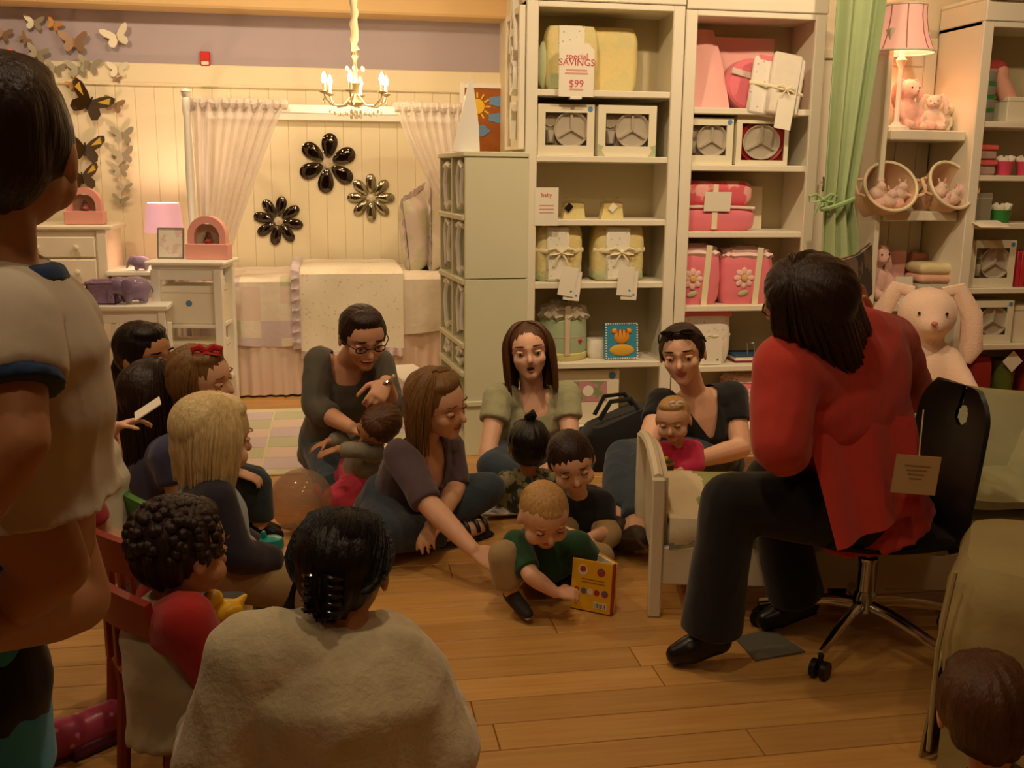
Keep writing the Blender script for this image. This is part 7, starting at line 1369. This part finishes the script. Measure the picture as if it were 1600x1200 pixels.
hair_cap(I, H_LBR, .08, back=.06, nape=-.55, amp=.07); locks(I, H_LBR, 60, lambda u, r: (lambda a: [(math.sin(a)*.4, -.15+math.cos(a)*.4, 1.0), (math.sin(a)*.8, -.15+math.cos(a)*.85, .5), (math.sin(a)*.92, -.2+math.cos(a)*.88, -.05), (math.sin(a)*.8, -.2+math.cos(a)*.85, -.4), (math.sin(a+.25)*.9, -.22+math.cos(a+.25)*.95, -.65-.2*r.random())])(math.pi-2.0+4.0*u), .09, 'hair_curls', 6, .5)
Hp = I['Hp']; m = MB(Matrix.Translation(I['off'])); bow(m, Hp(.25, .3, 1.08), .045, 2.6); part(I['body'], 'hair_bow', mat('red_bow', '#b8201c', .6), m)
# --- woman in navy
J = dict(head=A(228, 556, 3.95), face=(.86, -.55, -.12), neck=A(214, 614, 4.0), chest=A(220, 662, 4.02), pelvis=K(225, 4.05, .12), sR=A(196, 640, 3.88), sL=A(246, 630, 4.14), eR=A(192, 700, 3.8), wR=A(235, 735, 3.72), eL=A(262, 690, 4.15), wL=A(278, 720, 4.0), hR=((.8, -.2, -.2), (0, .2, -.9), .5, 1), hL=((.5, -.6, -.2), (0, .2, -.9), .5, -1), pR=K(212, 3.98, .12), pL=K(240, 4.1, .12), kR=K(200, 3.7, .15), kL=K(315, 4.1, .15), aR=K(275, 3.72, .06), aL=K(245, 3.75, .06))
I = person('person', 'dark-haired woman in navy top seen in profile at the left', J, 1, .116, SKIN2, H_BLK, [dict(k='top', name='top', m=cloth('navy_top', '#171724', .2), sleeve=.55, hem=.1, g=.014, neck=('v', .14, .07)), dict(k='pants', name='jeans', m=JEAND, leg=1.9)], eyes='open')
hair_cap(I, H_BLK, .07, back=.04, nape=-.5); Hp = I['Hp']; part(I['body'], 'ponytail', H_BLK, MB(Matrix.Translation(I['off'])).tube([Hp(0, -.9, -.2), Hp(0, -1.05, -.6), Hp(.05, -.95, -1.2), Hp(.05, -.9, -1.6)], [.035, .04, .035, .012], 10))
# --- child in white and pink, mostly hidden
J = dict(head=A(105, 612, 2.75), face=(.85, .35, -.1), neck=A(112, 672, 2.75), chest=A(125, 715, 2.75), pelvis=A(135, 800, 2.72), sR=A(128, 700, 2.64), sL=A(112, 690, 2.86), eR=A(118, 770, 2.55), wR=A(162, 826, 2.60), eL=A(140, 712, 2.9), wL=A(178, 668, 2.88), hR=((.6, .2, -.5), (0, .3, -.8), .5, 1), hL=((.9, .1, .25), (.1, -.3, -.9), .5, -1), pR=A(140, 808, 2.66), pL=A(132, 800, 2.78), kR=A(185, 835, 2.72), kL=A(180, 825, 2.84), aR=A(190, 900, 2.72), aL=A(186, 890, 2.84))
I = person('person', 'child in white and pink holding a card, mostly hidden by the boy in front', J, .62, .102, SKIN3, H_BRN, [dict(k='top', name='white_dress', m=cloth('cream_dress', '#cfc4a8', .25), sleeve=.6, hem=.22, g=.03, vox=.009, wl=1.3), dict(k='sleeves', name='pink_sleeve', m=cloth('pink_jersey', '#c23a4c', .2), sleeve=1.75, g=.02, vox=.008)], kid=True, vox=.0055, fat=1.15)
hair_cap(I, H_BRN, .1, back=.05)
p = A(216, 648, 2.9); solo('white_card', 'thin white card held up by the child in pink sleeves', 'card', PAPER, MB(Matrix.Rotation(-.55, 4, 'Y')).bb((-.01, -.05, -.0015), (.07, .05, .0015)), tuple(p), .2, smooth=False)
# --- adult in teal carrying the boy
J = dict(head=A(-230, 60, 1.34), face=(.7, .7, -.1), neck=A(-200, 330, 1.34), chest=A(-170, 520, 1.34), pelvis=A(-150, 1010, 1.34), sR=A(-60, 420, 1.22), sL=A(-300, 400, 1.52), eR=A(96, 925, 1.22), wR=A(-60, 1000, 1.10), hR=((-.9, -.2, .1), (0, .2, 1), .5, 1), pR=A(-60, 1060, 1.3), pL=A(-230, 1050, 1.4), kR=A(-30, 1500, 1.34), kL=A(-200, 1500, 1.44), aR=A(-30, 2000, 1.34), aL=A(-200, 2000, 1.44), eL=A(-330, 800, 1.5), wL=A(-200, 900, 1.3), hL=((.8, -.2, .1), (0, .2, 1), .5, -1))
J['kR'].z = J['kL'].z = .46; J['aR'].z = J['aL'].z = .09; J['tR'] = J['aR']+V((.12, .12, -.06)); J['tL'] = J['aL']+V((.12, .12, -.06)); J['eR'] = A(118, 935, 1.26); J['wR'] = A(-40, 985, 1.06)
I = person('person', 'adult in a teal top at the left edge carrying the boy', J, 1.05, .12, SKIN2, H_DKB, [dict(k='top', name='teal_top', m=cloth('teal_top', '#3a9fd0', .2), sleeve=.4, hem=.16, g=.014), dict(k='pants', name='trousers', m=cloth('black_trousers', '#100d0c', .15), leg=1.9)], shoes=('shoe', mat('dark_shoe', '#2a2420', .5)))
hair_cap(I, H_DKB, .08)
# --- boy carried in the foreground
J = dict(head=A(-4, 238, 1.14), face=(.08, 1, .02), hup=(.03, .1, 1), neck=A(14, 425, 1.12), chest=A(36, 550, 1.12), pelvis=A(44, 735, 1.13), sL=A(12, 505, 1.03), sR=A(92, 505, 1.19), eL=A(36, 690, .97), wL=A(-25, 800, .99), eR=A(175, 640, 1.3), wR=A(130, 720, 1.42), hL=((-.8, .3, -.4), (0, .3, -.9), .5, -1), hR=((-.5, .6, -.2), (0, .3, -.9), .5, 1), pL=A(20, 785, 1.08), pR=A(70, 785, 1.18), kL=A(88, 885, 1.08), kR=A(105, 890, 1.30), aL=A(-40, 985, 1.12), aR=A(40, 1000, 1.32), tL=A(-70, 1010, 1.1), tR=A(60, 1040, 1.34))
J['eR'] = A(115, 620, 1.27); J['wR'] = A(50, 690, 1.33)
I = person('person', 'boy in white tee with blue trim seen from behind in the near left', J, .50, .092, SKIN2, H_DKB, [dict(k='top', name='white_tee', m=cloth('white_tee', '#d8cdb8', .25, 14), sleeve=.5, hem=.05, g=.022, vox=.007, wr=.006, wl=1.2), dict(k='collar', name='blue_collar', m=cloth('blue_rib', '#1c3c6a', .2), g=.036, vox=.006, wr=.001), dict(k='band', name='blue_cuff', m=MATS['blue_rib'], t=.53, g=.026, vox=.005, wr=.0, smooth=2, q='L'), dict(k='band', name='blue_cuff', m=MATS['blue_rib'], t=.53, g=.026, vox=.005, wr=.0, smooth=2, q='R')], kid=True, vox=.005, fat=1.2, face=False, ratio=.8)
hair_cap(I, H_DKB, .05, back=.02, nape=-.45, amp=.02, vox=.006)
# --- child at the bottom right, only the head in view
J = dict(head=A(1540, 1112, 1.62), face=(.4, .95, -.05), neck=A(1545, 1215, 1.6), chest=A(1548, 1280, 1.6), pelvis=A(1548, 1400, 1.6), sL=A(1480, 1262, 1.58), sR=A(1620, 1262, 1.64), eL=A(1465, 1350, 1.6), eR=A(1640, 1350, 1.66), wL=A(1490, 1400, 1.7), wR=A(1620, 1400, 1.74), hL=((.3, .8, 0), (0, 0, -1), .5, -1), hR=((-.3, .8, 0), (0, 0, -1), .5, 1))
J['pelvis'].z = max(.1, J['pelvis'].z); J['pL'] = J['pelvis']+V((-.06, .02, -.02)); J['pR'] = J['pelvis']+V((.06, .0, -.02)); J['kL'] = J['pelvis']+V((-.14, .2, -.02)); J['kR'] = J['pelvis']+V((.12, .14, -.02)); J['aL'] = J['pelvis']+V((.03, .24, -.05)); J['aR'] = J['pelvis']+V((-.06, .2, -.05))
I = person('person', 'brown-haired child at the bottom right corner seen from behind', J, .6, .104, SKIN, H_DKB, [dict(k='top', name='shirt', m=cloth('brown_shirt', '#4a3626', .2), sleeve=1.8, hem=.1, g=.015, vox=.009), dict(k='pants', name='trousers', m=JEAND, leg=1.9, vox=.01)], kid=True, vox=.0055, face=False)
hair_cap(I, H_BRN, .09, back=.04, nape=-.55, amp=.05)
# ================================================================== things among the people
BALF = clear('balloon_film', '#e3cfb8', .14, .05); _nt = BALF.node_tree; _o = _nt.nodes['Material Output']; _s = _o.inputs[0].links[0].from_socket; _d = _nt.nodes.new('ShaderNodeBsdfDiffuse'); _d.inputs[0].default_value = (.75, .6, .45, 1); _x = _nt.nodes.new('ShaderNodeMixShader'); _x.inputs[0].default_value = .2; _nt.links.new(_s, _x.inputs[1]); _nt.links.new(_d.outputs[0], _x.inputs[2]); _nt.links.new(_x.outputs[0], _o.inputs[0])
pb = G(471, 782, .128); t_ = thing('clear_balloon', 'clear round balloon resting on the floor beside the jeans', 'balloon', (pb.x, pb.y, 0)); part(t_, 'skin', BALF, MB().ell((0, 0, .128), (.124, .124, .126), n=40, m=28)); part(t_, 'inner_disc', mat('balloon_print', '#8f8a80', .4), MB().ell((-.05, -.03, .035), (.035, .03, .01), n=16, m=6)); part(t_, 'knot', MATS['balloon_print'], MB().lathe([(.004, -.0), (.012, .004), (.006, .01)], 10))
gp = G(803, 812); BL = mat('blanket_print', '#d9d2c6', .9, col2='#aebac4', pat='blotch', pscale=16, bump=.4, bscale=25); m = MB().sheet(lambda u, v: ((u-.5)*.22+.02*math.sin(v*7), (v-.5)*.24, .02+.045*math.sin(u*3.1)*math.sin(v*3.1)+.03*noise.noise(V((u*5, v*5, 2)))*math.sin(u*3.1)*math.sin(v*3.1)*2), 24, 24, .01); solo('baby_blanket', 'crumpled white and blue baby blanket on the floor between the children', 'blanket', BL, m, (gp.x-.02, gp.y+.12, .0))
bg = A(968, 690, 4.62); t_ = thing('black_bag', 'black cloth bag slumped against the bookcase', 'bag', (bg.x, 4.68, 0)); BB = cloth('black_canvas', '#14120f', .3); q = softbox(.34, .2, .26, .05, 10, 3); q.v = [(x*(1-.25*z), y, z+(.05*math.sin(x*9) if z > .2 else 0)) for x, y, z in q.v]; part(t_, 'body', BB, q)
for k in (-1, 1): part(t_, 'strap', BB, MB().tube([(-.1, k*.05, .25), (-.05, k*.06, .34), (.05, k*.06, .35), (.12, k*.05, .26)], .012, 8, .5))
